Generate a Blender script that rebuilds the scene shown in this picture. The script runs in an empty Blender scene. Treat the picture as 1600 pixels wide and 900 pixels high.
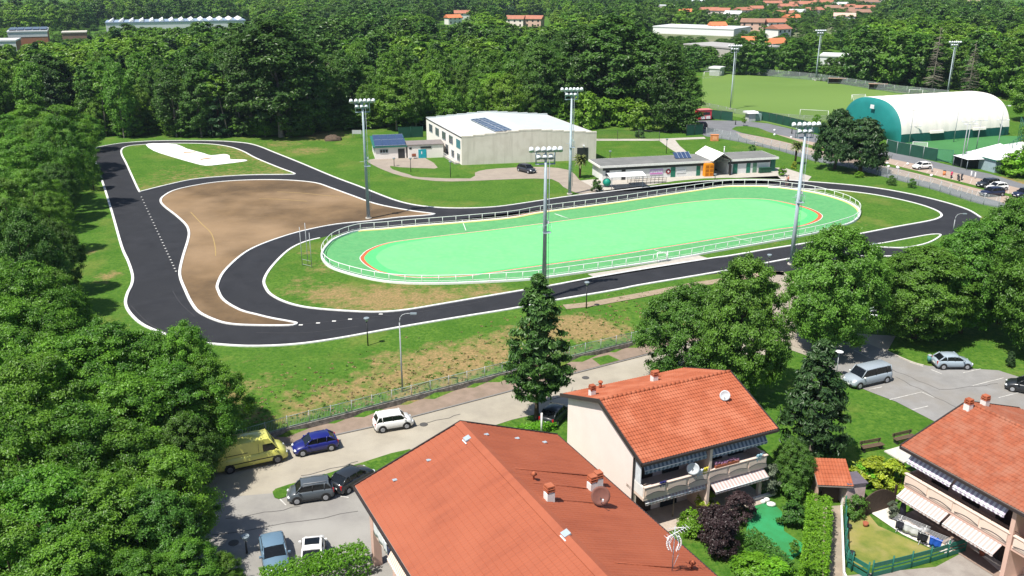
import bpy, bmesh, math, random
import numpy as np
from mathutils import Vector
R_=math.radians
C=bpy.context.scene.collection
scene=bpy.context.scene
# ------------------------------------------------------------ camera, sky, sun, exposure
F_PX=1400.; CAMH=38.; PITCH=19.5
cam=bpy.data.cameras.new('camera'); cam.sensor_width=36; cam.lens=F_PX/1600*36; cam.clip_start=.5; cam.clip_end=8000
co=bpy.data.objects.new('camera',cam); C.objects.link(co); co.location=(0,0,CAMH); co.rotation_euler=(R_(90-PITCH),0,0); scene.camera=co
SUN_AZ=222.; SUN_EL=60.
world=bpy.data.worlds.new('World'); scene.world=world; world.use_nodes=True
wn=world.node_tree; bg=wn.nodes['Background']; sk=wn.nodes.new('ShaderNodeTexSky'); sk.sky_type='NISHITA'; sk.sun_disc=False
sk.sun_elevation=R_(SUN_EL); sk.sun_rotation=R_(90-SUN_AZ); sk.dust_density=1.0
wn.links.new(sk.outputs[0],bg.inputs[0]); bg.inputs[1].default_value=.09
sl=bpy.data.lights.new('sun','SUN'); sl.energy=5.0; sl.angle=R_(.5); sl.color=(1,.95,.86)
so=bpy.data.objects.new('sun',sl); C.objects.link(so)
ce,se=math.cos(R_(SUN_EL)),math.sin(R_(SUN_EL))
so.rotation_euler=Vector((math.cos(R_(SUN_AZ))*ce,math.sin(R_(SUN_AZ))*ce,se)).to_track_quat('Z','Y').to_euler(); so.location=(-60,-60,120)
scene.view_settings.view_transform='Standard'; scene.view_settings.look='None'; scene.view_settings.exposure=.50; scene.view_settings.gamma=1
scene.view_settings.use_curve_mapping=False
scene.cycles.max_bounces=8; scene.cycles.transparent_max_bounces=12; scene.cycles.diffuse_bounces=3; scene.cycles.glossy_bounces=2; scene.cycles.caustics_reflective=False; scene.cycles.caustics_refractive=False
# ------------------------------------------------------------ pixel -> ground
CPI,SPI=math.cos(R_(PITCH)),math.sin(R_(PITCH))
def P(x,y,z=0.):
    u=(x-800)/F_PX; v=-(y-450)/F_PX
    d=(u, CPI+v*SPI, -SPI+v*CPI); t=(z-CAMH)/d[2]
    return Vector((d[0]*t,d[1]*t,z))
def proj(q):
    x,y,z=q[0],q[1],q[2]-CAMH
    w=y*CPI-z*SPI; return 800+F_PX*x/w, 450-F_PX*(y*SPI+z*CPI)/w
LOW=-1.2
_A=P(457,675,LOW); _B=P(1005,537,LOW); _d=(_B-_A).normalized(); _n=Vector((-_d.y,_d.x,0)); WLEN=(_B-_A).length
def sm(t): t=min(1,max(0,t)); return t*t*(3-2*t)
def gz(x,y):
    q=Vector((x,y,0))-Vector((_A.x,_A.y,0)); s=q.dot(_n); t=q.dot(_d)
    if s<=0: return LOW
    w=1-sm((t-WLEN-1)/8); L=9-4*sm((t-55)/15)
    b=LOW+.55*w
    return b+(0-b)*sm(s/L)
def G(x,y,dz=0):
    z=0.
    for _ in range(40):
        p=P(x,y,z); z=.5*z+.5*gz(p.x,p.y)
    p=P(x,y,z); return Vector((p.x,p.y,gz(p.x,p.y)+dz))
def atop(x,y,h,base=0.):          # ground point of a thing of height h whose top is seen at pixel
    p=P(x,y,base+h); z=gz(p.x,p.y); p=P(x,y,z+h); return Vector((p.x,p.y,z))
def height_at(g,ytop):
    lo,hi=0,60
    for _ in range(40):
        m=(lo+hi)/2
        if proj((g.x,g.y,g.z+m))[1]>ytop: lo=m
        else: hi=m
    return lo
def pxm(g,h=0): z=g.z+h-CAMH; return F_PX/(g.y*CPI-z*SPI)
# ------------------------------------------------------------ materials
MATS={}
def mat(name,col,rough=.7,col2=None,scale=3.,bump=0.,bscale=None,metal=0.,spec=.3,detail=6,lo=.35,hi=.65,obj=True,alpha=None,trans=None,coat=0,col3=None,scale3=.3,streak=None):
    if name in MATS: return MATS[name]
    m=bpy.data.materials.new(name); m.use_nodes=True; nt=m.node_tree; N=nt.nodes; L=nt.links; b=N['Principled BSDF']
    b.inputs['Base Color'].default_value=(*col,1); b.inputs['Roughness'].default_value=rough; b.inputs['Metallic'].default_value=metal
    b.inputs['Specular IOR Level'].default_value=spec
    if coat: b.inputs['Coat Weight'].default_value=coat; b.inputs['Coat Roughness'].default_value=.08
    tc=N.new('ShaderNodeTexCoord')
    if col2 is None and not metal and alpha is None: col2=tuple(c*.82 for c in col)
    if col2:
        n=N.new('ShaderNodeTexNoise'); n.inputs['Scale'].default_value=scale; n.inputs['Detail'].default_value=detail; n.inputs['Roughness'].default_value=.65
        if streak:
            mp=N.new('ShaderNodeMapping'); mp.inputs['Scale'].default_value=streak; L.new(tc.outputs['Object'],mp.inputs[0]); L.new(mp.outputs[0],n.inputs['Vector'])
        else: L.new(tc.outputs['Object'],n.inputs['Vector'])
        r=N.new('ShaderNodeMapRange'); r.inputs[1].default_value=lo; r.inputs[2].default_value=hi; L.new(n.outputs[0],r.inputs[0])
        mx=N.new('ShaderNodeMix'); mx.data_type='RGBA'; mx.inputs[6].default_value=(*col,1); mx.inputs[7].default_value=(*col2,1)
        L.new(r.outputs[0],mx.inputs[0]); out=mx.outputs[2]
        if col3:
            n3=N.new('ShaderNodeTexNoise'); n3.inputs['Scale'].default_value=scale3; n3.inputs['Detail'].default_value=5; L.new(tc.outputs['Object'],n3.inputs['Vector'])
            r3=N.new('ShaderNodeMapRange'); r3.inputs[1].default_value=.45; r3.inputs[2].default_value=.68; L.new(n3.outputs[0],r3.inputs[0])
            m3=N.new('ShaderNodeMix'); m3.data_type='RGBA'; L.new(out,m3.inputs[6]); m3.inputs[7].default_value=(*col3,1); L.new(r3.outputs[0],m3.inputs[0]); out=m3.outputs[2]
        L.new(out,b.inputs['Base Color'])
    if bump:
        bn=N.new('ShaderNodeTexNoise'); bn.inputs['Scale'].default_value=bscale or scale*4; bn.inputs['Detail'].default_value=4; L.new(tc.outputs['Object'],bn.inputs['Vector'])
        bp=N.new('ShaderNodeBump'); bp.inputs['Strength'].default_value=bump; bp.inputs['Distance'].default_value=.05; L.new(bn.outputs[0],bp.inputs['Height']); L.new(bp.outputs[0],b.inputs['Normal'])
    if alpha is not None: b.inputs['Alpha'].default_value=alpha
    MATS[name]=m; return m
def leafmat(name,dark,light,tr=.3,huevar=.0):
    huevar=0
    m=bpy.data.materials.new(name); m.use_nodes=True; nt=m.node_tree; N=nt.nodes; L=nt.links; N.remove(N['Principled BSDF'])
    out=N['Material Output']; at=N.new('ShaderNodeAttribute'); at.attribute_name='lv'
    oi=N.new('ShaderNodeObjectInfo')
    mx=N.new('ShaderNodeMix'); mx.data_type='RGBA'; mx.inputs[6].default_value=(*dark,1); mx.inputs[7].default_value=(*light,1); L.new(at.outputs['Fac'],mx.inputs[0])
    hs=N.new('ShaderNodeHueSaturation'); 
    mr=N.new('ShaderNodeMapRange'); mr.inputs[3].default_value=.5-.006-huevar; mr.inputs[4].default_value=.5+.012+huevar; L.new(oi.outputs['Random'],mr.inputs[0]); L.new(mr.outputs[0],hs.inputs['Hue'])
    mm=N.new('ShaderNodeMath'); mm.operation='MULTIPLY'; mm.inputs[1].default_value=7.31; L.new(oi.outputs['Random'],mm.inputs[0])
    fr=N.new('ShaderNodeMath'); fr.operation='FRACT'; L.new(mm.outputs[0],fr.inputs[0])
    mv=N.new('ShaderNodeMapRange'); mv.inputs[3].default_value=.8; mv.inputs[4].default_value=1.22; L.new(fr.outputs[0],mv.inputs[0]); L.new(mv.outputs[0],hs.inputs['Value'])
    L.new(mx.outputs[2],hs.inputs['Color'])
    d=N.new('ShaderNodeBsdfDiffuse'); t=N.new('ShaderNodeBsdfTranslucent'); g=N.new('ShaderNodeBsdfGlossy'); g.inputs['Roughness'].default_value=.45; g.inputs['Color'].default_value=(.5,.5,.5,1)
    L.new(hs.outputs[0],d.inputs[0]); L.new(hs.outputs[0],t.inputs[0])
    a=N.new('ShaderNodeMixShader'); a.inputs[0].default_value=tr; L.new(d.outputs[0],a.inputs[1]); L.new(t.outputs[0],a.inputs[2])
    c=N.new('ShaderNodeMixShader'); c.inputs[0].default_value=.05; L.new(a.outputs[0],c.inputs[1]); L.new(g.outputs[0],c.inputs[2])
    L.new(c.outputs[0],out.inputs[0]); MATS[name]=m; return m
# ------------------------------------------------------------ object helpers
def tag(o,label=None,cat=None,group=None,kind=None):
    if label: o['label']=label
    if cat: o['category']=cat
    if group: o['group']=group
    if kind: o['kind']=kind
    return o
def empty(name,loc,rz=0,label=None,cat=None,group=None):
    o=bpy.data.objects.new(name,None); o.empty_display_size=.3; C.objects.link(o); o.location=loc; o.rotation_euler=(0,0,rz); return tag(o,label,cat,group)
class MB:
    def __init__(s): s.v=[]; s.f=[]; s.m=[]; s.mats=[]; s.sm=[]
    def mi(s,m):
        if m not in s.mats: s.mats.append(m)
        return s.mats.index(m)
    def add(s,vs,fs,m,smooth=False):
        b=len(s.v); s.v+= [tuple(v) for v in vs]; k=s.mi(m)
        for f in fs: s.f.append([i+b for i in f]); s.m.append(k); s.sm.append(smooth)
        return s
    def box(s,c,d,m,rz=0,tilt=None):
        hx,hy,hz=d[0]/2,d[1]/2,d[2]/2; cr,sr=math.cos(rz),math.sin(rz); vs=[]
        for x,y,z in ((-1,-1,-1),(1,-1,-1),(1,1,-1),(-1,1,-1),(-1,-1,1),(1,-1,1),(1,1,1),(-1,1,1)):
            X,Y,Z=x*hx,y*hy,z*hz
            if tilt: ct,st=math.cos(tilt),math.sin(tilt); Y,Z=Y*ct-Z*st,Y*st+Z*ct
            vs.append((c[0]+X*cr-Y*sr,c[1]+X*sr+Y*cr,c[2]+Z))
        return s.add(vs,[(0,3,2,1),(4,5,6,7),(0,1,5,4),(1,2,6,5),(2,3,7,6),(3,0,4,7)],m)
    def bx(s,x0,x1,y0,y1,z0,z1,m): return s.box(((x0+x1)/2,(y0+y1)/2,(z0+z1)/2),(abs(x1-x0),abs(y1-y0),abs(z1-z0)),m)
    def tube(s,p0,p1,r0,r1,m,n=8,caps=True,smooth=True):
        p0,p1=Vector(p0),Vector(p1); d=(p1-p0)
        if d.length<1e-6: return s
        d.normalize(); a=d.orthogonal().normalized(); b=d.cross(a); vs=[]
        for p,r in ((p0,r0),(p1,r1)):
            for i in range(n):
                t=2*math.pi*i/n; vs.append(p+(a*math.cos(t)+b*math.sin(t))*r)
        fs=[(i,(i+1)%n,n+(i+1)%n,n+i) for i in range(n)]
        s.add(vs,fs,m,smooth)
        if caps: s.add(vs,[tuple(range(n))[::-1],tuple(range(n,2*n))],m)
        return s
    def path(s,pts,r,m,n=6):
        for a,b in zip(pts,pts[1:]): s.tube(a,b,r,r,m,n)
        return s
    def prism(s,poly,z0,z1,m,mtop=None):
        n=len(poly); vs=[(p[0],p[1],z0) for p in poly]+[(p[0],p[1],z1) for p in poly]
        s.add(vs,[(i,(i+1)%n,n+(i+1)%n,n+i) for i in range(n)],m); s.add(vs,[tuple(range(n))[::-1]],m); s.add(vs,[tuple(range(n,2*n))],mtop or m); return s
    def ext(s,poly,a,b,axis,m):          # polygon in the plane across axis ('x' or 'y'), from a to b
        n=len(poly)
        if axis=='x': vs=[(a,p[0],p[1]) for p in poly]+[(b,p[0],p[1]) for p in poly]
        else: vs=[(p[0],a,p[1]) for p in poly]+[(p[0],b,p[1]) for p in poly]
        return s.add(vs,[(i,(i+1)%n,n+(i+1)%n,n+i) for i in range(n)]+[tuple(range(n))[::-1],tuple(range(n,2*n))],m)
    def dish(s,c,r,nrm,m,depth=.12,n=20):
        nrm=Vector(nrm).normalized(); a=nrm.orthogonal().normalized(); b=nrm.cross(a); c=Vector(c); vs=[c-nrm*depth]; k=4
        for j in range(1,k+1):
            q=j/k
            for i in range(n): t=2*math.pi*i/n; vs.append(c+(a*math.cos(t)+b*math.sin(t))*r*q-nrm*depth*(1-q*q))
        nv=len(vs); vs+=[v-nrm*.025 for v in vs]
        fs=[(0,1+i,1+(i+1)%n) for i in range(n)]
        for j in range(k-1):
            for i in range(n): A=1+j*n; B=A+n; fs.append((A+i,B+i,B+(i+1)%n,A+(i+1)%n))
        fs+= [tuple(nv+i for i in f[::-1]) for f in fs]; A=1+(k-1)*n
        fs+=[(A+i,nv+A+i,nv+A+(i+1)%n,A+(i+1)%n) for i in range(n)]
        return s.add(vs,fs,m,True)
    def blob(s,c,r,m,seed=0,n=10,amp=.15):
        rnd=random.Random(seed); vs=[];c=Vector(c)
        r=r if hasattr(r,'__len__') else (r,r,r)
        for j in range(n+1):
            ph=math.pi*j/n
            for i in range(n*2):
                th=math.pi*i/n; k=1+amp*(rnd.random()-.5) if 0<j<n else 1
                vs.append((c[0]+r[0]*k*math.sin(ph)*math.cos(th),c[1]+r[1]*k*math.sin(ph)*math.sin(th),c[2]+r[2]*k*math.cos(ph)))
        w=2*n; return s.add(vs,[(j*w+i,(j+1)*w+i,(j+1)*w+(i+1)%w,j*w+(i+1)%w) for j in range(n) for i in range(w)],m,True)
    def build(s,name,parent=None,loc=None,bevel=0):
        me=bpy.data.meshes.new(name); me.from_pydata(s.v,[],s.f)
        for m in s.mats: me.materials.append(m)
        me.polygons.foreach_set('material_index',s.m); me.polygons.foreach_set('use_smooth',s.sm); me.update()
        bm=bmesh.new(); bm.from_mesh(me); bmesh.ops.remove_doubles(bm,verts=bm.verts,dist=1e-5); bmesh.ops.recalc_face_normals(bm,faces=bm.faces); bm.to_mesh(me); bm.free()
        o=bpy.data.objects.new(name,me); C.objects.link(o)
        if parent: o.parent=parent
        if loc is not None: o.location=loc
        if bevel:
            b=o.modifiers.new('bevel','BEVEL'); b.width=bevel; b.segments=2; b.limit_method='ANGLE'
        return o
def copy_tree(o,parent=None):
    c=o.copy(); C.objects.link(c); c.parent=parent
    for ch in o.children: copy_tree(ch,c)
    return c
def cr(pts,n=6,closed=True):         # catmull-rom
    pts=[Vector(p) for p in pts]; out=[]; N=len(pts)
    rg=range(N) if closed else range(N-1)
    for i in rg:
        if closed: a,b,c,d=pts[i-1],pts[i],pts[(i+1)%N],pts[(i+2)%N]
        else: a,b,c,d=pts[max(i-1,0)],pts[i],pts[i+1],pts[min(i+2,N-1)]
        for k in range(n):
            t=k/n; out.append(.5*((2*b)+(c-a)*t+(2*a-5*b+4*c-d)*t*t+(3*b-a-3*c+d)*t**3))
    if not closed: out.append(pts[-1])
    return out
def sheet(name,pts,z,m,thick=0,kind='structure',drape=False):
    bm=bmesh.new(); vs=[bm.verts.new((p[0],p[1],0)) for p in pts]; f=bm.faces.new(vs); bmesh.ops.triangulate(bm,faces=[f],ngon_method='EAR_CLIP')
    if drape:
        for _ in range(4):
            ed=[e for e in bm.edges if e.calc_length()>1.2]
            if ed: bmesh.ops.subdivide_edges(bm,edges=ed,cuts=1,use_grid_fill=False); bmesh.ops.triangulate(bm,faces=bm.faces[:])
    for v in bm.verts: v.co.z=(gz(v.co.x,v.co.y) if drape else 0)+z
    bmesh.ops.recalc_face_normals(bm,faces=bm.faces)
    if bm.faces and sum(f.normal.z for f in bm.faces)<0: bmesh.ops.reverse_faces(bm,faces=bm.faces[:])
    me=bpy.data.meshes.new(name); bm.to_mesh(me); bm.free(); me.materials.append(m); o=bpy.data.objects.new(name,me); C.objects.link(o)
    if kind: o['kind']=kind
    return o
def offset(pts,d):     # inward offset of a closed polyline (counter-clockwise or clockwise handled)
    n=len(pts); A=sum(pts[i][0]*pts[(i+1)%n][1]-pts[(i+1)%n][0]*pts[i][1] for i in range(n)); sg=1 if A>0 else -1; out=[]
    for i in range(n):
        a,b=Vector(pts[i-1][:2]),Vector(pts[(i+1)%n][:2]); t=(b-a).normalized(); dd=d[i] if hasattr(d,'__len__') else d
        out.append(Vector((pts[i][0]-t.y*dd*sg,pts[i][1]+t.x*dd*sg,0)))
    return out
def strip_bm(mb,L,w,z0,z1,m,closed=True,zf=None):       # curb-like strip of width w and height z0..z1 along polyline
    n=len(L); ins=[]; 
    for i in range(n):
        a=Vector(L[i-1][:2]) if (closed or i>0) else Vector(L[i][:2]); b=Vector(L[(i+1)%n][:2]) if (closed or i<n-1) else Vector(L[i][:2])
        t=(b-a).normalized(); c=Vector(L[i][:2]); ins.append((c+Vector((-t.y,t.x))*w/2,c-Vector((-t.y,t.x))*w/2))
    vs=[]
    for (p,q),c in zip(ins,L):
        g=zf(c[0],c[1]) if zf else 0
        vs+=[(p.x,p.y,g+z0),(p.x,p.y,g+z1),(q.x,q.y,g+z1),(q.x,q.y,g+z0)]
    fs=[]
    for i in range(n if closed else n-1):
        a=4*i; b=4*((i+1)%n); fs+=[(a,b,b+1,a+1),(a+1,b+1,b+2,a+2),(a+2,b+2,b+3,a+3)]
    if not closed: fs+=[(0,1,2,3),(4*n-4,4*n-1,4*n-2,4*n-3)]
    return mb.add(vs,fs,m)
def gp(pxs,z=None): return [ (G(*p) if z is None else P(*p,z)) for p in pxs]
# ------------------------------------------------------------ the ground
def grass_mat():
    m=bpy.data.materials.new('grass'); m.use_nodes=True; nt=m.node_tree; N=nt.nodes; L=nt.links; b=N['Principled BSDF']; b.inputs['Roughness'].default_value=.9; b.inputs['Specular IOR Level'].default_value=.1
    tc=N.new('ShaderNodeTexCoord')
    def noise(s,d=6,r=.6):
        n=N.new('ShaderNodeTexNoise'); n.inputs['Scale'].default_value=s; n.inputs['Detail'].default_value=d; n.inputs['Roughness'].default_value=r; L.new(tc.outputs['Object'],n.inputs['Vector']); return n.outputs[0]
    def rng(x,a,b_,c=0,d=1):
        r=N.new('ShaderNodeMapRange'); r.inputs[1].default_value=a; r.inputs[2].default_value=b_; r.inputs[3].default_value=c; r.inputs[4].default_value=d; L.new(x,r.inputs[0]); return r.outputs[0]
    def mix(f,a,b_):
        x=N.new('ShaderNodeMix'); x.data_type='RGBA'; L.new(f,x.inputs[0])
        for i,v in ((6,a),(7,b_)):
            if isinstance(v,tuple): x.inputs[i].default_value=(*v,1)
            else: L.new(v,x.inputs[i])
        return x.outputs[2]
    c=mix(rng(noise(.25),.35,.65),(.07,.155,.018),(.125,.22,.032))
    c=mix(rng(noise(2.2,8,.75),.36,.62),c,(.036,.11,.011))
    c=mix(rng(noise(.09,7,.7),.53,.68,0,.65),c,(.17,.19,.045))
    at=N.new('ShaderNodeAttribute'); at.attribute_name='dry'
    n=noise(.8,8,.72); a=N.new('ShaderNodeMath'); a.operation='ADD'; L.new(at.outputs['Fac'],a.inputs[0]); L.new(n,a.inputs[1])
    dry=mix(rng(noise(3.5,6,.7),.35,.62),(.36,.235,.115),(.17,.15,.055))
    c=mix(rng(a.outputs[0],.86,1.1),c,dry)
    L.new(c,b.inputs['Base Color'])
    bp=N.new('ShaderNodeBump'); bp.inputs['Strength'].default_value=.7; bp.inputs['Distance'].default_value=.12; L.new(noise(5,6,.7),bp.inputs['Height']); L.new(bp.outputs[0],b.inputs['Normal'])
    MATS['grass']=m; return m
M_GRASS=grass_mat()
DRY=[(600,560,3,.5),(680,560,4,.6),(740,545,4,.55),(800,520,4,.45),(850,515,4,.6),(900,510,4.5,.8),(930,515,3.5,.8),(960,515,3,.6),(700,590,3,.6),(640,615,2.6,.6),(560,615,3,.55),(500,625,3,.5),(450,620,3,.45),(400,560,4,.35),
 (520,460,6,.55),(600,468,8,.6),(680,465,6,.55),(500,420,5,.4),(470,440,4,.4),(760,455,5,.5),(780,555,3,.6),(740,570,3,.6),(590,580,2,.5),(560,655,2,.35),(480,660,2,.3),
 (1370,335,6,.3),(1350,350,5,.35),(1220,385,8,.35),(1290,500,5,.2),(1225,445,4,.45),(340,265,10,.4),(420,262,7,.45),(350,232,8,.5),(440,225,10,.4),(500,215,9,.45),(480,235,8,.45),(170,430,3,.5),(140,395,2,.5),(160,440,2,.45),(500,211,12,.5),(250,212,12,.35),
 (950,218,8,.3),(1340,540,3,.1),(1325,575,2.2,.8),(1240,560,2,.2),(1190,640,2,.1),(60,225,8,.6),(1530,290,8,.3),(1560,280,6,.5),(1580,285,6,.6),(540,225,8,.35)]
DRY+=[(660,575,5,.55),(620,590,4,.55),(570,600,4,.5),(520,612,4,.45),(470,640,3,.5),(430,655,2.5,.45),(720,565,4,.6),(770,540,5,.5),(820,560,3,.5),(690,545,4,.45),(640,560,4,.45),(400,600,4,.4),(440,590,4,.35),(360,590,3,.4),(560,470,8,.5),(640,475,6,.5),(455,455,4,.4),(350,625,3,.5),(380,645,2.5,.5),(1290,395,5,.3),(1010,432,3,.35),(860,445,3,.4),(1310,362,5,.35),(480,395,3,.4),(340,600,4,.45)]
DRYW=[(G(a,b),r,s+(.06 if s>.38 else 0)) for a,b,r,s in DRY]
def ax(lo,mid0,mid1,hi,step):
    a=list(np.arange(mid0,mid1+.01,step)); x=mid0; s=step
    while x>lo: s*=1.35; x-=s; a.insert(0,x)
    x=mid1; s=step
    while x<hi: s*=1.35; x+=s; a.append(x)
    return np.array(a)
xs=ax(-2500,-110,150,2500,1.25); ys=ax(-400,38,240,4500,1.25)
X,Y=np.meshgrid(xs,ys); Z=np.array([[gz(x,y) if 20<y<160 else (LOW if y<=20 else 0) for x in xs] for y in ys])
D=np.zeros_like(X)
for p,r,s in DRYW: D=np.maximum(D,s*np.exp(-(((X-p.x)**2+(Y-p.y)**2)/(r*r))))
nx,ny=len(xs),len(ys)
me=bpy.data.meshes.new('ground'); vs=np.stack([X.ravel(),Y.ravel(),Z.ravel()],1)
idx=np.arange(nx*ny).reshape(ny,nx); q=np.stack([idx[:-1,:-1].ravel(),idx[:-1,1:].ravel(),idx[1:,1:].ravel(),idx[1:,:-1].ravel()],1)
def np_mesh(me,vs,q,smooth=False):
    me.vertices.add(len(vs)); me.vertices.foreach_set('co',vs.astype(np.float32).ravel()); me.loops.add(q.size); me.loops.foreach_set('vertex_index',q.astype(np.int32).ravel())
    me.polygons.add(len(q)); me.polygons.foreach_set('loop_start',np.arange(0,q.size,q.shape[1],dtype=np.int32)); me.polygons.foreach_set('loop_total',np.full(len(q),q.shape[1],dtype=np.int32))
    me.polygons.foreach_set('use_smooth',np.full(len(q),smooth)); me.update(calc_edges=True)
np_mesh(me,vs,q,True); a=me.attributes.new('dry','FLOAT','POINT'); a.data.foreach_set('value',D.ravel().astype(np.float32)); me.materials.append(M_GRASS)
g=bpy.data.objects.new('ground',me); C.objects.link(g); g['kind']='structure'
# ------------------------------------------------------------ road, track, paths
asph=mat('track_asphalt',(.017,.018,.022),.85,(.028,.029,.034),.35,.3,25,col3=(.022,.023,.027),scale3=.12)
kerbm=mat('kerb_paint',(.78,.78,.76),.6,(.62,.62,.60),2)
roadm=mat('street_asphalt',(.36,.325,.26),.9,(.30,.27,.22),.5,.3,20,col3=(.40,.365,.30),scale3=.15)
lotm=mat('lot_asphalt',(.27,.26,.24),.9,(.22,.21,.2),.6,.3,20,col3=(.31,.30,.28),scale3=.2)
lotm2=mat('lot_right_asphalt',(.27,.265,.26),.9,(.22,.215,.21),.6,.3,20,col3=(.23,.215,.195),scale3=.25)
farroad=mat('north_road_asphalt',(.18,.185,.2),.9,(.145,.15,.16),.3,.2,10)
paver=mat('clay_pavers',(.40,.31,.25),.9,(.34,.26,.21),.6,.2,10)
conc=mat('pale_concrete',(.46,.43,.38),.9,(.38,.35,.31),1.2,.2,8)
pathm=mat('gravel_path',(.34,.27,.19),.95,(.26,.2,.14),2.,.5,14)
dirtm=mat('bare_dirt',(.20,.13,.068),.95,(.095,.062,.033),.07,.6,4,detail=9,lo=.40,hi=.62,col3=(.30,.205,.12),scale3=.05)
line=mat('white_line',(.74,.74,.72),.7,(.5,.49,.46),4)
outer=gp([(150,232),(162,228.5),(195,223.5),(240,220.5),(300,220),(350,221),(385,224),(405,229),(430,239),(470,255),(520,276),(560,291),(590,303),(620,314),(650,321),(690,325),(735,325.5),(780,323),(830,316),(890,307),(950,300),(1000,294),(1050,288.5),(1100,283.5),(1160,281),(1220,281.5),(1262,284),(1325,289),(1375,295),(1425,304),(1475,316),(1512,328),(1532,340),(1530,353),(1505,363),(1455,371),(1420,377),(1385,384),(1410,390),(1450,393),(1450,401),(1385,402),(1345,403),(1290,408),(1262,418),(1200,430),(1190,421),(1090,431),(1000,446),(960,454),(860,471),(800,483),(720,496),(625,512),(525,530),(462,538.5),(400,541.5),(350,539.5),(302,534),(262,524),(225,509),(205,492),(196.5,476),(199,460),(206,445),(207,430),(200,408),(190,385),(175,332),(162,290),(152,262),(146,241)],0)
sheet('race_track',[p for p in outer],.02,asph)
isl1=gp([(207,277),(197,255),(190,241),(191,233),(200,229),(215,227),(260,224.5),(320,225),(355,229),(378,236),(400,247.5),(435,262),(460,271.5),(450,273),(400,273.5),(350,276),(300,281),(250,292),(222,299),(217,298)],0)
isl2=gp([(251,314),(257,306),(275,297),(312,289),(350,284),(400,281.5),(450,282),(492,286),(517,294),(550,306),(587,319),(637,329),(674,334),(678,335.2),(668,336.8),(625,340),(575,346),(525,351),(475,361),(437,372),(400,386),(375,401),(350,425),(340,445),(341,455),(350,470),(375,485),(400,492),(425,498),(455,503.5),(463,506),(452,509),(400,509),(362,507),(337,501),(312,489),(300,475),(290,455),(281,430),(285,405),(294,375),(295,362),(290,351),(275,337),(257,323)],0)
isl3=gp([(500,372.5),(475,379),(450,392),(425,417),(413,437),(415,450),(425,462),(450,474),(487,482),(550,487),(595,488),(637,484.5),(700,474),(800,457),(860,447),(930,434),(1000,422),(1107,405),(1142,400),(1200,390),(1257,381),(1332,368),(1400,355),(1450,346),(1467,341),(1471,336),(1462,329),(1437,320),(1400,311),(1355,303),(1300,297),(1262,296),(1200,294),(1125,293),(1050,305),(950,320),(850,333),(800,341),(725,348),(650,356),(560,363),(520,368)],0)
isl4=gp([(1358,384),(1385,379.5),(1420,373),(1455,367),(1470,368),(1450,380),(1413,387.5),(1370,386)],0)
for nm,pts,m in (('tarp_verge',isl1,M_GRASS),('dirt_infield',isl2,dirtm),('rink_verge',isl3,None),('wedge_verge',isl4,M_GRASS)):
    pts=cr(pts,4)
    if m is None:  # grass island with dry banks: dense sheet carrying the dry attribute
        o=sheet(nm,pts,.06,M_GRASS); bm=bmesh.new(); bm.from_mesh(o.data)
        for _ in range(5):
            ed=[e for e in bm.edges if e.calc_length()>2.2]
            if ed: bmesh.ops.subdivide_edges(bm,edges=ed,cuts=1); bmesh.ops.triangulate(bm,faces=bm.faces[:])
        bm.to_mesh(o.data); bm.free(); o.data.update()
        at=o.data.attributes.new('dry','FLOAT','POINT'); val=[]
        for v in o.data.vertices:
            d=0
            for p,r,s in DRYW:
                if abs(p.x-v.co.x)<25 and abs(p.y-v.co.y)<25: d=max(d,s*math.exp(-(((v.co.x-p.x)**2+(v.co.y-p.y)**2)/(r*r))))
            val.append(d)
        at.data.foreach_set('value',val)
    else:
        o=sheet(nm,pts,.06,m)
        if nm=='tarp_verge':
            at=o.data.attributes.new('dry','FLOAT','POINT'); at.data.foreach_set('value',[.45 if v.co.x>-72 else .1 for v in o.data.vertices])
kb=MB(); strip_bm(kb,cr(isl1,4),.34,0,.13,kerbm); strip_bm(kb,cr(isl2,4),.34,0,.13,kerbm); strip_bm(kb,cr(isl4,4),.26,0,.13,kerbm)
i3=cr(isl3[:33],4,closed=False); strip_bm(kb,i3,.34,0,.13,kerbm,closed=False)
o1=cr([outer[i] for i in list(range(66,len(outer)))+list(range(0,33))],4,closed=False)
strip_bm(kb,o1,.32,0,.12,kerbm,closed=False)
strip_bm(kb,cr(gp([(1235,404.5),(1200,411),(1165,418),(1090,431),(1000,446),(960,454),(860,471),(800,483),(720,496),(625,512),(525,530),(462,538.5),(400,541.5),(350,539.5),(302,534),(262,524),(225,509),(205,492),(196.5,476),(199,460),(206,445),(207,430),(200,408),(190,385),(175,332),(162,290),(152,262),(146,241)],0),4,closed=False),.34,0,.13,kerbm,closed=False)
strip_bm(kb,cr(gp([(1345,401),(1385,401),(1450,399)],0),3,closed=False),.3,0,.13,kerbm,closed=False)
kb.build('track_kerb')['kind']='structure'
mk=MB()
for i in range(27):
    t=i/26; q=P(221+t*(275-221),308+t*(424-308),0); mk.box((q.x,q.y,.031),(.22,.26,.012),line)
for px,py in ((470,508),(497,505),(522,502),(547,499),(595,491)): q=P(px,py,0); mk.box((q.x,q.y,.031),(.45,.3,.012),line)
mk.build('track_marking')['kind']='structure'
# worn tyre marks on the dirt
dm=MB()
for pl in (((298,332),(315,350),(330,365),(336,385),(337,400)),((433,300),(470,302),(510,306),(530,307)),((405,311),(440,312),(480,315))):
    strip_bm(dm,cr(gp(pl,0),5,closed=False),.14,.0,.075,mat('dirt_rut',(.38,.27,.11),.95),closed=False)
dm.build('dirt_rut')['kind']='structure'
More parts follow.
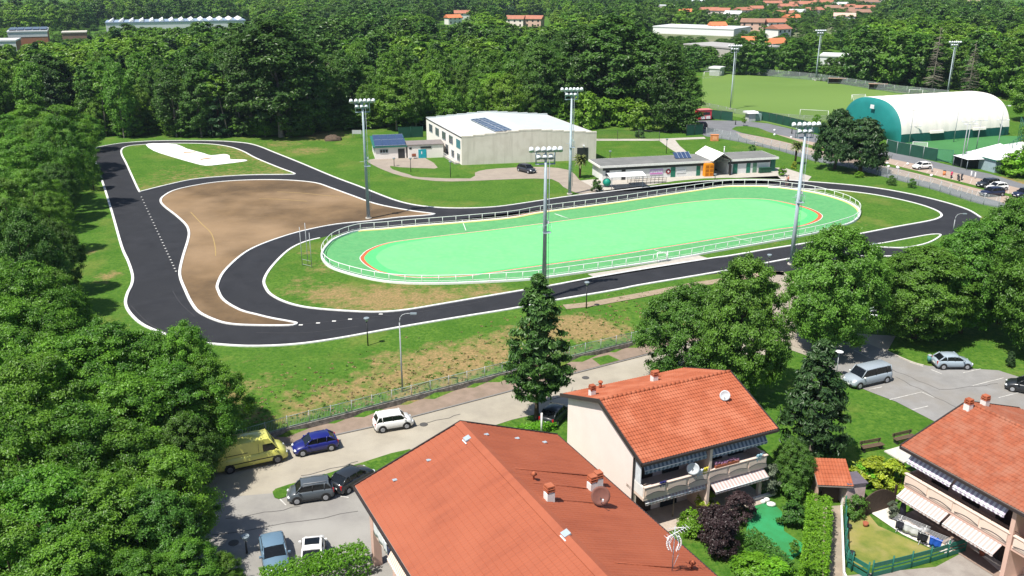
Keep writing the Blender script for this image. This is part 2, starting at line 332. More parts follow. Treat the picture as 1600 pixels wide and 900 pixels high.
# white sheet laid on the verge
tp=gp([(228,227),(240,224.5),(275,226),(292,233),(318,240),(330,243.5),(350,241.5),(359,244),(360,249.5),(382,250),(384,252.5),(345,257.5),(322,259.5),(305,256),(280,249),(260,243),(240,236)],0)
o=sheet('ground_sheet',cr(tp,2),0,mat('white_geotextile',(.82,.82,.82),.6,(.7,.7,.7),.5,.4,1),kind=None); o.location.z=.12; so_=o.modifiers.new('s','SOLIDIFY'); so_.thickness=.05
tag(o,'wrinkled white geotextile sheet spread on the grass inside the far left loop','ground sheet')
for k,(px,py,lb) in enumerate(((296,238,'long ochre plank lying near the middle of the white sheet'),(322,248,'ochre plank at the lower right part of the white sheet'))):
    mb=MB(); mb.box((0,0,.05),(2.5,.5,.1),mat('ochre_plank',(.6,.35,.15),.7)); o=mb.build('plank'); o.location=P(px,py,.15); o.rotation_euler=(0,0,.3+k*.4); tag(o,lb,'plank')
# ------------------------------------------------------------ rink
rink_px=[(505,397),(512,385),(527,373),(560,362),(600,358.5),(650,354),(725,348),(800,341),(850,332),(950,319),(1050,304),(1125,293),(1160,291.5),(1200,292),(1237,296),(1275,302),(1312,312),(1332,321),(1342,331),(1335,345),(1312,354),(1275,364),(1200,378.5),(1125,391.5),(1050,405),(950,420),(850,434),(800,438.5),(700,443),(625,442),(575,435),(525,421),(508,409)]
RK=cr([P(x,y,.1) for x,y in rink_px],5)
g1=mat('rink_lane_green',(.10,.34,.125),.8,(.08,.285,.105),.5,col3=(.12,.34,.13),scale3=1.5); g2=mat('rink_centre_green',(.155,.70,.205),.8,(.135,.62,.18),.22,col3=(.17,.66,.20),scale3=1.3); g3=mat('rink_band_green',(.10,.52,.18),.7); red=mat('rink_red_line',(.72,.13,.05),.7); yel=mat('yellow_kerb',(.78,.66,.25),.7,(.65,.6,.25),1); wht=mat('white_paint',(.82,.83,.82),.45,(.74,.75,.74),2); orang=mat('orange_strip',(.7,.26,.1),.8,(.55,.22,.1),1)
sheet('rink_floor',RK,.10,g1)
inl=[(562,405),(566,397),(575,390),(595,382),(625,376),(700,367),(800,355),(950,335),(1050,319),(1125,311),(1160,309.8),(1200,311.5),(1237,318),(1267,326),(1283,334),(1285,340),(1275,347),(1250,354),(1200,361),(1050,385),(950,401),(850,415),(800,422),(725,432),(650,434),(600,427),(575,417)]
IN=cr([P(x,y,.1) for x,y in inl],5)
sheet('rink_line_white',IN,.112,line)
cxm=sum(p[0] for p in IN)/len(IN); half=max(abs(p[0]-cxm) for p in IN)
w1=[.16+.95*max(0,(abs(p[0]-cxm)/half-.82)/.18)*0+.14 for p in IN]
r1=offset(IN,.13); sheet('rink_line_red',r1,.118,red)
w2=[.18+.42*sm((abs(p[0]-cxm)/half-.82)/.18) for p in IN]
r2=offset(r1,w2); sheet('rink_band',r2,.124,g3)
r3=offset(r2,[.5+1.2*sm((abs(p[0]-cxm)/half-.6)/.4) for p in r2]); sheet('rink_centre',r3,.130,g2)
lm=MB()
for a,b in (((866,334),(893,343)),((1022,390),(1045,398)),((1146,371),(1172,377)),((722,344),(728,360)),((868,334),(893,343))):
    p,q=P(*a,.1),P(*b,.1); d=(q-p).normalized(); n=Vector((-d.y,d.x,0))*.06
    lm.add([p+n+Vector((0,0,.008)),p-n+Vector((0,0,.008)),q-n+Vector((0,0,.008)),q+n+Vector((0,0,.008))],[(0,1,2,3)],line)
lm.build('rink_marking')['kind']='structure'
cb=MB(); outl=offset(RK,-.15)
strip_bm(cb,outl,.3,0,.32,wht); o=cb.build('rink_kerb'); o['kind']='structure'
yb=MB(); north=[i for i,p in enumerate(RK) if 3*5<=i<=18*5]
strip_bm(yb,[offset(RK,.14)[i] for i in north],.26,.10,.2,yel,closed=False); yb.build('yellow_kerb')['kind']='structure'
ob=[offset(RK,.75)[i] for i in north if 730<proj((RK[i].x,RK[i].y,0))[0]<885]
ob2=[RK[i] for i in north if 730<proj((RK[i].x,RK[i].y,0))[0]<885]
# orange apron strip on the north side behind the kerb
oo=[offset(RK,-.35)[i] for i in north if 722<proj((RK[i].x,RK[i].y,0))[0]<885]; o3=[offset(RK,-1.2)[i] for i in north if 722<proj((RK[i].x,RK[i].y,0))[0]<885]
sheet('orange_apron',oo+o3[::-1],.075,orang)
rr=empty('rink_railing',(0,0,0),0,'long white tubular railing running all the way round the green skating rink','railing')
L=offset(RK,-.15); tot=sum((L[i]-L[i-1]).length for i in range(len(L))); NP=100; pos=[];acc=0;k=0
for i in range(len(L)):
    a,b=L[i],L[(i+1)%len(L)]; s=(b-a).length
    while k*tot/NP<acc+s and k<NP: pos.append(a.lerp(b,(k*tot/NP-acc)/s)); k+=1
    acc+=s
pm=MB(); pm.tube((0,0,.3),(0,0,1.28),.045,.045,wht,6); post=pm.build('post',rr); post.location=(pos[0].x,pos[0].y,0)
for p in pos[1:]: c=post.copy(); C.objects.link(c); c.parent=rr; c.location=(p.x,p.y,0)
for nm,z,r in (('top_rail',1.28,.05),('lower_rail',.55,.025)):
    t=MB(); 
    for i in range(len(L)): a,b=L[i],L[(i+1)%len(L)]; t.tube((a.x,a.y,z),(b.x,b.y,z),r,r,wht,6,caps=False)
    t.build(nm,rr)
# gate in the railing
q=P(1026,410,.1); q2=P(1042,407.5,.1); gt=MB(); d=(q2-q)
for t_ in (0,1): gt.tube(q+d*t_+Vector((0,0,.2)),q+d*t_+Vector((0,0,1.5)),.06,.06,wht,6)
gt.tube(q+Vector((0,0,1.45)),q2+Vector((0,0,1.45)),.045,.045,wht,6); gt.tube(q+Vector((0,0,.8)),q2+Vector((0,0,.8)),.03,.03,wht,6)
o=gt.build('gate'); o.location.y=-.25; tag(o,'small white gate in the near side of the rink railing above the concrete apron','gate')
sheet('concrete_apron',gp([(918,429),(985,419),(1050,407.5),(1092,400),(1108,404.5),(1000,422),(930,434.5)],0),.075,conc)
# ------------------------------------------------------------ other paved ground (high level)
sheet('gym_path',cr(gp([(574,252),(586,248),(625,247.5),(664,247),(684,262),(666,263),(625,261.5),(610,259.5),(614,265),(640,273),(656,277),(735,279),(742,270),(760,265),(800,262),(850,261),(890,266),(905,281),(935,299),(905,303),(880,292),(862,280),(800,280),(735,283),(680,283),(630,276),(600,266),(583,258)],0),2),.03,mat('gym_paving',(.33,.28,.23),.9,(.27,.23,.19),.5))
sheet('pavilion_apron',gp([(905,303),(925,300),(1000,291),(1060,287.5),(1110,280),(1215,275),(1222,282),(1262,283),(1268,276),(1225,262),(1180,262),(930,280),(900,283),(895,290)],0),.025,conc)
sheet('pavilion_lawn',gp([(1000,292),(1055,283),(1100,279),(1140,278),(1225,280),(1170,280),(1100,282),(1050,287.5)],0),.05,M_GRASS)
sheet('park_path',gp([(931,217),(1028,217),(1050,216),(1100,214),(1103,217),(1055,219),(1062,228),(1080,243),(1068,246),(1046,232),(1030,220),(931,220)],0),.03,conc)
sheet('north_road',cr(gp([(1075,196),(1085,189),(1110,188),(1160,189),(1200,193),(1260,207),(1300,216),(1400,238),(1465,254),(1500,262),(1548,272),(1600,288),(1660,308),(1690,345),(1600,330),(1530,318),(1460,296),(1385,277),(1330,262),(1270,251),(1219,236),(1160,222),(1103,213),(1085,205)],0),1),.02,farroad)
sheet('paver_bay',gp([(1165,203),(1200,207),(1260,220),(1330,236),(1400,250),(1493,270),(1600,296),(1650,309),(1650,322),(1600,309),(1500,284),(1400,259),(1260,225),(1200,212)],0),.03,paver)
sheet('paver_bay',gp([(1150,207),(1200,216),(1260,230),(1330,248),(1400,264),(1460,277),(1537,297),(1600,313),(1650,327),(1650,338),(1600,326),(1531,307),(1462,287),(1400,273),(1330,257),(1260,241),(1200,227),(1160,215)],0),.03,paver)
sheet('bay_verge',gp([(1143,202),(1150,198),(1165,197),(1185,200),(1200,206),(1260,225),(1330,241.5),(1400,259),(1500,284),(1600,309),(1650,322),(1650,326),(1600,313),(1500,288),(1400,263),(1330,247.5),(1260,230),(1200,216),(1160,208)],0),.05,M_GRASS)
bl=MB()
for (u0,u1),(w0,w1),n in (((P(1185,205,0),P(1640,306.5,0)),(P(1175,209,0),P(1640,319,0)),40),((P(1175,212.5,0),P(1640,325,0)),(P(1165,216,0),P(1640,335,0)),40)):
    for i in range(n):
        t=i/(n-1); a=u0.lerp(u1,t); b=w0.lerp(w1,t); d=b-a; l=d.length; bl.box(((a.x+b.x)/2,(a.y+b.y)/2,.038),(l,.10,.01),mat('faded_line',(.6,.57,.53),.8,(.42,.36,.31),3),rz=math.atan2(d.y,d.x))
bl.build('bay_marking')['kind']='structure'
turf=mat('artificial_turf',(.055,.2,.06),.9,(.045,.17,.05),.15)
sheet('turf_court',gp([(1375,226),(1440,238),(1490,257),(1600,262),(1680,262),(1640,215),(1560,212)],0),.04,turf)
sheet('football_field',gp([(1098,113),(1180,118),(1280,126),(1400,146),(1490,156),(1560,180),(1400,195),(1270,208),(1190,190),(1095,172)],0),.02,mat('field_grass',(.13,.22,.045),.9,(.10,.18,.03),.03,.2,5,col3=(.15,.24,.05),scale3=.015))
# lower-level paved ground
sheet('street',gp([(200,835),(250,740),(360,712),(430,700),(500,686),(580,668.5),(642,653),(790,614),(885,587.5),(1005,556.5),(1100,531),(1230,500),(1258,517),(1400,525),(1380,560),(1290,566),(1230,545),(1120,575),(1020,600),(870,640),(800,656),(720,682),(640,704),(570,722),(512,741),(430,764),(430,778),(515,752),(575,738),(640,745),(640,900),(560,1000),(380,1000),(300,930)],LOW),LOW+.02,roadm)
sheet('car_park',gp([(320,780),(427,771),(437,779),(515,752),(600,738),(660,780),(660,960),(400,960),(300,900)],LOW),LOW+.03,lotm)
sheet('car_park',gp([(1262,540),(1300,535),(1345,532),(1377,546),(1422,566),(1450,572),(1560,579),(1600,592),(1700,620),(1700,760),(1560,720),(1462,660),(1400,628),(1358,612),(1327,599),(1300,585),(1270,560)],LOW),LOW+.034,lotm2)
sheet('pavement',gp([(345,708),(400,692),(457,675),(530,657),(590,641),(690,615),(790,589),(885,566),(1005,537),(1030,530),(1100,513),(1100,531),(1005,555),(885,586.5),(790,613),(642,652),(580,667.5),(500,685),(430,699),(345,722)],LOW),LOW+.10,mat('brown_pavement',(.28,.21,.165),.9,(.21,.16,.12),.8,.3,10))
kb=MB(); strip_bm(kb,gp([(345,723),(430,700),(500,686),(580,668.5),(642,653),(790,614),(885,587.5),(1005,556.5),(1100,531)],LOW),.16,LOW,LOW+.12,mat('grey_kerb',(.24,.23,.22),.9),closed=False)
strip_bm(kb,cr(gp([(1377,546),(1422,566),(1443,572)],LOW),3,closed=False),.2,LOW,LOW+.14,conc,closed=False)
kb.build('street_kerb')['kind']='structure'
sheet('grass_patch',gp([(925,562),(950,556),(968,564),(938,572)],LOW),LOW+.12,M_GRASS)
lm=MB()
def pline(a,b,w=.10,z=LOW+.045):
    p,q=P(*a,LOW),P(*b,LOW); d=q-p; lm.box(((p.x+q.x)/2,(p.y+q.y)/2,z),(d.length,w,.01),mat('worn_line',(.62,.61,.58),.8,(.34,.33,.31),2.5),rz=math.atan2(d.y,d.x))
for a,b in (((437,780),(447,790)),((524,778),(535,766)),((524,775),(545,778)),((1358,609),(1378,605)),((1390,625),(1440,613)),((1425,641),(1450,635)),((1455,578),(1472,585)),((1520,603),(1568,591)),((1505,583),(1532,577)),((1420,566),(1442,573)),((1366,561),(1374,566)),((1440,613),(1460,622)),((1560,622),(1600,612)),((1335,548),(1360,560)),((505,870),(520,900)),((460,870),(470,900))): pline(a,b)
lm.build('bay_marking')['kind']='structure'
rib=lambda pts,w: [Vector(p) for p in pts]
def dpath(name,px,w,m,dz=.05):
    pts=cr([G(*p) for p in px],4,closed=False); l=[];r=[]
    for i,p in enumerate(pts):
        t=(pts[min(i+1,len(pts)-1)]-pts[max(i-1,0)]); t.z=0; t.normalize(); n=Vector((-t.y,t.x,0))*w/2; l.append(p+n); r.append(p-n)
    return sheet(name,l+r[::-1],dz,m,drape=True)
dpath('dirt_path',[(882,480),(920,476),(960,469),(1020,458),(1080,446),(1120,440),(1200,428),(1225,428)],1.5,pathm)
dpath('park_path',[(1205,425),(1225,450),(1228,490),(1222,520),(1250,535),(1290,545)],3.2,mat('beige_paving',(.36,.31,.25),.9,(.28,.24,.2),.8))

# weeds and tussocks on the embankment
# ------------------------------------------------------------ foliage
rng=np.random.default_rng(7)
def leaf_cloud(me_name,cen,rad,n_per,size,m,up=.5,squash=.8,seed=0,shell=.55,clumpv=None,elong=1.0,cohere=.7):
    r=np.random.default_rng(seed); cen=np.asarray(cen,float); rad=np.asarray(rad,float); K=len(cen)
    n=K*n_per; ci=np.repeat(np.arange(K),n_per)
    d=r.normal(size=(n,3)); d/=np.linalg.norm(d,axis=1,keepdims=True); lowr=r.random(n)<.35; d[:,2]=np.where(lowr,d[:,2],np.abs(d[:,2]))
    rr=np.clip(shell*.9+r.normal(size=n)*.36,0,1.75)*rad[ci]; off=d*rr[:,None]; off[:,2]*=squash; p=cen[ci]+off
    mid=cen.mean(0); mid=np.array([mid[0],mid[1],cen[:,2].min()*.6+cen[:,2].max()*.4]); ext_=np.abs(cen-mid).max(0)+1e-3; cd=(cen-mid)/ext_; cd/=np.linalg.norm(cd,axis=1,keepdims=True)+1e-6; nr=d*.55+cd[ci]*cohere+np.array([0,0,up])+r.normal(size=(n,3))*.5; nr/=np.linalg.norm(nr,axis=1,keepdims=True)
    a=np.cross(nr,r.normal(size=(n,3))); a/=np.linalg.norm(a,axis=1,keepdims=True); b=np.cross(nr,a)
    s=size*(.6+.8*r.random(n))[:,None]
    v=np.stack([p-a*s*elong,p-b*s*.55+a*s*.1,p+a*s*elong,p+b*s*.55+a*s*.1],1)
    # fold the sprig so that it is not flat
    v[:,0]-=nr*s*.22; v[:,2]-=nr*s*.22
    me=bpy.data.meshes.new(me_name); q=np.arange(n*4).reshape(n,4); np_mesh(me,v.reshape(-1,3),q)
    cv=r.random(K) if clumpv is None else clumpv
    lv=np.clip(cv[ci]*.55+r.random(n)*.45,0,1)
    at=me.attributes.new('lv','FLOAT','FACE'); at.data.foreach_set('value',lv.astype(np.float32)); me.materials.append(m); return me
def crown_clumps(R,H0,H1,n,seed,prof='egg',inner=.3,cr_=(.2,.34),zbias=1.):
    r=np.random.default_rng(seed); cen=[];rad=[]
    lob=[(r.uniform(0,6.28),r.uniform(.8,1.2)) for _ in range(5)]
    for i in range(n):
        t=r.random()**zbias; a=r.uniform(0,2*math.pi)
        if prof=='egg': k=math.sin(math.pi*min(1,max(0,(t*.86+.12))))**.6
        elif prof=='cone': k=(1-t)**.8*.95+.05
        elif prof=='dome': k=math.sqrt(max(0,1-(t*1.0)**2.2))*.95+.05
        elif prof=='wide': k=math.sin(math.pi*min(1,t*.75+.22))**.7
        elif prof=='tear': k=min(1,(1-t)**.62*1.15)*(.55+.45*min(1,t/.18))
        w=1+.13*sum(math.cos(a*(j+1)+l[0])*l[1] for j,l in enumerate(lob[:3]))/1.5
        inn=r.random()<inner; q=(r.uniform(.3,.75) if inn else r.uniform(.78,.98))
        cen.append((R*k*q*w*math.cos(a),R*k*q*w*math.sin(a),H0+(H1-H0)*t)); rad.append(R*r.uniform(*cr_)*(.6+.4*k))
    return np.array(cen),np.array(rad)
bark=mat('bark',(.1,.075,.05),.95,(.06,.045,.03),6,.6,10); bark_pale=mat('pale_bark',(.28,.25,.21),.95,(.16,.14,.11),4,.6,8)
def trunk_mesh(name,H,r0,limbs,m,seed=0,top=.75,spread=.5):
    rnd=random.Random(seed); t=MB(); n=5; prev=Vector((0,0,-.3)); pr_=r0*1.25
    for i in range(1,n+1):
        p=Vector((rnd.uniform(-.12,.12)*i*r0*2,rnd.uniform(-.12,.12)*i*r0*2,H*top*i/n)); rr=r0*(1-.75*i/n); t.tube(prev,p,pr_,rr,m,8,caps=False); prev,pr_=p,rr
    for j in range(limbs):
        z=H*rnd.uniform(.25,.65); a=rnd.uniform(0,6.28); l=H*rnd.uniform(.15,.3)*spread*1.6
        p0=Vector((0,0,z)); p1=p0+Vector((math.cos(a)*l*.6,math.sin(a)*l*.6,l*.5)); p2=p1+Vector((math.cos(a+.4)*l*.5,math.sin(a+.4)*l*.5,l*.5))
        t.tube(p0,p1,r0*.4,r0*.25,m,6,caps=False); t.tube(p1,p2,r0*.25,r0*.08,m,6,caps=False)
    o=t.build(name); me=o.data; bpy.data.objects.remove(o); return me
LM={}
LM['horn']=leafmat('hornbeam_leaf',(.055,.14,.014),(.155,.325,.035),.36)
LM['maple']=leafmat('maple_leaf',(.045,.125,.016),(.13,.28,.032),.35)
LM['locust']=leafmat('locust_leaf',(.05,.15,.012),(.20,.40,.03),.4)
LM['deep']=leafmat('deep_wood_leaf',(.032,.088,.013),(.09,.19,.024),.3)
LM['dryweed']=leafmat('dry_weed',(.20,.17,.06),(.36,.27,.13),.2)
LM['weed']=leafmat('green_weed',(.06,.14,.016),(.14,.27,.03),.3)
LM['wood_dark']=leafmat('dark_wood_leaf',(.045,.12,.016),(.115,.24,.03),.35)
LM['wood']=leafmat('wood_leaf',(.075,.18,.016),(.18,.345,.032),.4)
LM['wood_light']=leafmat('light_wood_leaf',(.125,.25,.018),(.25,.44,.038),.42)
LM['conifer']=leafmat('conifer_needle',(.035,.095,.018),(.10,.20,.035),.25)
LM['spruce']=leafmat('spruce_needle',(.025,.075,.022),(.07,.155,.04),.25)
LM['cypress']=leafmat('cypress_needle',(.02,.06,.018),(.055,.13,.03),.22)
LM['hedge']=leafmat('hedge_leaf',(.09,.25,.012),(.26,.54,.03),.38)
LM['lime']=leafmat('lime_leaf',(.15,.25,.012),(.42,.50,.04),.3)
LM['purple']=leafmat('purple_leaf',(.022,.013,.014),(.065,.038,.042),.25)
LM['shrub']=leafmat('shrub_leaf',(.04,.115,.018),(.12,.26,.035),.3)
LM['palm']=leafmat('palm_leaf',(.04,.07,.015),(.17,.19,.055),.2)
LM['grey']=leafmat('grey_leaf',(.07,.10,.06),(.25,.30,.2),.25)
LM['twig']=leafmat('bare_twig',(.14,.11,.08),(.30,.26,.2),.0)
PROTO={}
def proto(key,R,H0,H1,n,nper,size,lm,prof,seeds,tr,**kw):
    out=[]
    for s in seeds:
        c,r=crown_clumps(R,H0,H1,n,s,prof,kw.get('inner',.3),kw.get('cr_',(.2,.34)),kw.get('zbias',1.))
        me=leaf_cloud(key+'_crown',c,r,nper,size,LM[lm],seed=s,up=kw.get('up',.5),squash=kw.get('squash',.8),shell=kw.get('shell',.55),elong=kw.get('elong',1.))
        tm=trunk_mesh(key+'_trunk',H1,*tr,seed=s); cc=np.zeros(len(me.vertices)*3,np.float32); me.vertices.foreach_get('co',cc); cc=cc.reshape(-1,3); out.append((me,tm,float(np.percentile(np.hypot(cc[:,0],cc[:,1]),98.5)),float(np.percentile(cc[:,2],99.8))))
    PROTO[key]=out
proto('horn',5.,1.2,11,460,240,.108,'horn','egg',(1,2,3),(.22,6,bark),cr_=(.09,.16),shell=.6,inner=.4)
proto('maple',5.,1.2,10,380,230,.105,'maple','egg',(4,5),(.2,6,bark),cr_=(.10,.18))
proto('locust',5.,2.4,10.5,210,360,.10,'locust','wide',(6,7,8),(.2,8,bark),cr_=(.11,.22),squash=.62,inner=.3,up=.6,shell=.5)
proto('wood_dark',5.,3.5,20,140,130,.27,'wood_dark','egg',(10,11,12),(.3,5,bark_pale),cr_=(.2,.34))
proto('wood',5.,3.,17,130,130,.26,'wood','egg',(13,14,15),(.25,5,bark_pale),cr_=(.18,.32))
proto('wood_light',4.5,2.5,15,130,130,.23,'wood_light','egg',(16,17,18),(.2,5,bark_pale),cr_=(.18,.32))
proto('conifer',3.,2.4,13.6,260,110,.17,'conifer','tear',(20,),(.22,14,bark),cr_=(.14,.27),squash=.5,up=.2,elong=1.3)
proto('spruce',2.9,1.,11.2,240,110,.15,'spruce','tear',(21,),(.25,10,bark_pale),cr_=(.16,.28),squash=.55,up=.2,elong=1.3)
proto('cypress',5.,2.,10.4,200,90,.3,'cypress','dome',(22,23),(.4,10,bark),cr_=(.16,.28),squash=.6,up=.3,elong=1.2)
proto('bigdark',5.,2.,20,200,150,.25,'deep','egg',(40,41),(.35,6,bark_pale),cr_=(.16,.28))
proto('poplar',3.2,.8,19,170,130,.24,'deep','egg',(24,25),(.3,4,bark_pale),cr_=(.3,.5))
proto('shrub',1.,.15,1.9,40,110,.085,'shrub','dome',(26,27),(.05,4,bark),cr_=(.25,.4))
proto('lime',1.,.15,1.9,40,110,.1,'lime','dome',(28,),(.05,4,bark),cr_=(.25,.4))
proto('hedgeball',1.,.15,1.9,40,110,.09,'hedge','dome',(29,30),(.05,4,bark),cr_=(.25,.4))
proto('purple',1.6,.3,3.,60,130,.1,'purple','wide',(31,32),(.06,6,bark),cr_=(.2,.36))
proto('grey',1.,.3,2.9,50,90,.09,'grey','egg',(33,),(.05,5,bark),cr_=(.25,.4))
proto('firwood',3.4,1.,17,110,70,.34,'cypress','cone',(34,35),(.3,8,bark),cr_=(.2,.34),squash=.5)
proto('sapling',1.4,1.4,4.2,40,60,.14,'wood','egg',(36,),(.07,4,bark),cr_=(.25,.4))
proto('field',2.6,.3,6,70,60,.26,'wood_light','dome',(37,38),(.1,4,bark),cr_=(.25,.38))
# bare dead conifer
def dead_mesh(seed):
    r=random.Random(seed); t=MB(); H=15
    t.tube((0,0,-.2),(0,0,H),.25,.03,bark_pale,6)
    for i in range(95):
        z=2+(H-2.2)*r.random(); l=3.2*(1-z/H)+.4; a=r.uniform(0,6.28); p=Vector((0,0,z)); q=p+Vector((math.cos(a)*l,math.sin(a)*l,-.12*l)); t.tube(p,q,.05,.02,bark_pale,3,caps=False)
        for k in (.4,.6,.8): s=p.lerp(q,k); b=a+r.uniform(.5,1.2)*(1 if r.random()<.5 else -1); t.tube(s,s+Vector((math.cos(b)*l*.4,math.sin(b)*l*.4,-.2)),.025,.012,bark_pale,3,caps=False)
    return t
def tree(key,g,h=None,w=None,label=None,name='tree',cat='tree',group=None,var=None,rz=None,trunk=True):
    pr=PROTO[key]; i=random.randrange(len(pr)) if var is None else var%len(pr); me,tm,R,H=pr[i]
    sz=(h or H)/H; sx=(w/2/R) if w else sz
    e=empty(name,(g.x,g.y,g.z),random.uniform(0,6.28) if rz is None else rz,label,cat,group); 
    c=bpy.data.objects.new('crown',me); C.objects.link(c); c.parent=e; c.scale=(sx,sx,sz)
    if trunk: t=bpy.data.objects.new('trunk',tm); C.objects.link(t); t.parent=e; t.scale=(sx,sx,sz)
    return e
def ptree(key,base,top,wpx,label,low=False,**kw):
    g=G(*base); h=height_at(g,top); w=wpx/pxm(g,h*.5); return tree(key,g,h,w,label,**kw)
random.seed(5)
# the trees one can tell apart in the near and middle ground
ptree('conifer',(838,655),430,100,'tall ragged conifer with bare lower trunk at the street edge behind the metal roof',name='conifer_tree',cat='conifer',rz=.4)
ptree('spruce',(1265,727),533,108,'dense dark conical spruce on the lawn above the small tiled shelter',name='spruce_tree',cat='conifer',rz=1.)
ptree('maple',(1068,600),448,165,'dark green bushy tree nearest the street, left of the pointed bright one',name='broadleaf_tree',rz=.3,var=0)
ptree('horn',(1150,618),404,158,'tall pointed bright green tree behind the right end of the middle tiled roof',name='broadleaf_tree',rz=2.,var=0)
ptree('horn',(1290,548),357,165,'rounded bright green tree standing between the two floodlit lawns, shading the car park entrance',name='broadleaf_tree',rz=1.1,var=1)
ptree('horn',(1428,528),388,170,'broad low bright green tree behind the silver hatchback and the round street sign',name='broadleaf_tree',rz=.2,var=2)
ptree('horn',(1500,520),348,150,'tall bright green tree third from the right edge of the hornbeam row',name='broadleaf_tree',rz=4.,var=0)
ptree('horn',(1560,505),312,135,'tallest bright green tree at the right end of the row, beside the parked dark cars',name='broadleaf_tree',rz=3.,var=1)
ptree('horn',(1625,560),340,170,'bright green tree cut by the right edge of the picture',name='broadleaf_tree',rz=5.,var=2)
ptree('cypress',(1304,264),171,66,'dark rounded cypress, the left and farther of the pair beside the lane',name='cypress_tree',cat='cypress',rz=0,var=0)
ptree('cypress',(1344,270),186,78,'dark rounded cypress, the right and nearer of the pair beside the lane',name='cypress_tree',cat='cypress',rz=1,var=1)
# left foreground wood: tops seen at (x, y) with height h, crown width w
LEFT=[((285,508),10.5,6.5),((225,520),10,8),((160,505),11,9),((318,560),8.5,6.5),((262,575),9.5,8.5),((185,590),10,9),((100,530),11,9.5),((40,560),12,10),((60,480),11,9),((10,640),12,9),((110,640),11,9),((190,665),9.5,7.5),((255,705),8.5,7),((275,650),7,6),((150,750),9,8),((60,740),10,9),((215,770),7.5,6.5),((90,840),8,7.5),((0,820),9,8),((285,850),5.2,5),((200,870),6,5.5),((345,868),3.6,3.0),((30,410),12,9.5),((85,425),9.5,6.5),((110,470),8,5),((0,470),12,9),((20,330),13,9),((75,345),9.5,6.5),((70,300),9,6),((0,280),12,9),((45,265),10,8),((105,208),9,10),((60,225),10,9),((130,180),8,8),((20,215),12,11),((0,180),13,12),((40,165),13,12),((95,165),13,12),((140,255),5,4)]
BAND=[(240,'level with the white sheet'),(320,'level with the upper fork of the track'),(440,'level with the dashed line of the track'),(530,'level with the near left bend'),(600,'level with the grassy bank'),(680,'level with the street wall'),(760,'level with the yellow van'),(825,'level with the lower car park'),(999,'at the bottom edge')]
ORD=['nearest the picture edge','second from the picture edge','third from the picture edge','fourth from the picture edge','fifth from the picture edge','sixth from the picture edge','seventh from the picture edge']
def leftlab(i):
    (x,y),h,w=LEFT[i]; b=next(k for k,(lim,_) in enumerate(BAND) if y<lim); lo_=BAND[b-1][0] if b else -1
    same=sorted(xx for (xx,yy),_,_ in LEFT if lo_<=yy<BAND[b][0]); return 'feathery tree '+BAND[b][1]+', '+ORD[min(6,same.index(x))]
for i,((x,y),h,w) in enumerate(LEFT):
    if (x,y) in ((30,410),(105,208),(140,255),(75,345),(70,300)): pass
    g=atop(x,y,h,LOW); 
    lab={0:'feathery green tree whose pointed top overlaps the near left bend of the track',3:'feathery tree leaning toward the street wall at the right edge of the left wood',13:'dark young tree beside the front of the yellow van',21:'small bright sapling at the lower edge by the parked blue grey car',16:'glossy green tree in front of the lowest car park corner',31:'pale willowy tree at the far left bend of the track',27:'dark tree casting its shadow across the left straight of the track',19:'low bushy tree nearest the car park shadow'}.get(i,None)
    tree('locust' if i not in (13,16,26,27) else 'maple',g,h,w*1.1,lab or leftlab(i),name='broadleaf_tree',group='trees of the left edge wood')
ptree('locust',(110,326),182,92,'tall willowy tree shading the upper left straight of the track',name='broadleaf_tree',var=1)
ptree('maple',(96,345),255,80,'dark tree at the track side whose shadow reaches the asphalt below the fork',name='broadleaf_tree',var=0)
ptree('locust',(70,300),190,70,'tree behind the willowy tree at the upper left straight',name='broadleaf_tree',var=2)
# ------------------------------------------------------------ woods behind
def inpoly(x,y,poly):
    c=False; n=len(poly); j=n-1
    for i in range(n):
        xi,yi=poly[i][0],poly[i][1]; xj,yj=poly[j][0],poly[j][1]
        if (yi>y)!=(yj>y) and x<(xj-xi)*(y-yi)/(yj-yi)+xi: c=not c
        j=i
    return c
VIEW=[(-50,14,64,1e9),(14,92,60,1e9),(92,142,60,1e9),(142,165,50,1e9),(165,392,41,1e9),(676,735,39,1e9),(790,862,40,1e9),(1008,1060,60,1e9),(1060,1150,72,1e9),(1150,1200,62,1e9),(1200,1225,72,1e9),(1225,1260,58,1e9),(1260,1305,50,1e9),(1305,1352,46,1e9),(1272,1342,92,420),(1352,1400,22,1e9),(1100,1150,84,400)]
def cap(x,y,h):
    px,py=proj((x,y,h)); w=3+1400*3/y
    for a,b,lim,dm in VIEW:
        if a-w*.5<px<b+w*.5 and y<min(dm,720 if lim<60 else 620):
            while h>2.5 and proj((x,y,h))[1]<lim+rw.uniform(-3,3): h-=.7
    return h
FRONT=[(-400,205),(-180,203),(-150,196),(-118,208),(-100,214),(-60,214),(-52,212),(-40,226),(-28,226),(-16,222),(2,226),(22,232),(26,242),(36,248),(44,252),(52,330),(60,362),(90,352),(112,345),(128,318),(150,300),(158,262),(160,215),(400,150)]
def front_y(x):
    for (a,b),(c,d) in zip(FRONT,FRONT[1:]):
        if a<=x<=c: return b+(d-b)*(x-a)/(c-a)
    return 1e9
def wpoly(px,h=0): return [P(x,y,h) for x,y in px]
GAPS=[wpoly([(1000,28),(1350,60),(1345,42),(1420,8),(1420,-2),(985,0)],4),      # town
      wpoly([(1120,62),(1185,62),(1200,80),(1120,80)],6),
      wpoly([(150,36),(400,30),(410,50),(150,60)],3), wpoly([(-20,66),(90,42),(150,52),(150,72),(60,95),(-20,98)],3), wpoly([(-30,118),(62,118),(66,150),(-30,150)],0),
      wpoly([(680,26),(730,22),(860,20),(865,44),(680,46)],3), wpoly([(1270,72),(1345,72),(1345,104),(1270,104)],3),wpoly([(950,44),(1150,44),(1150,58),(950,52)],3)]
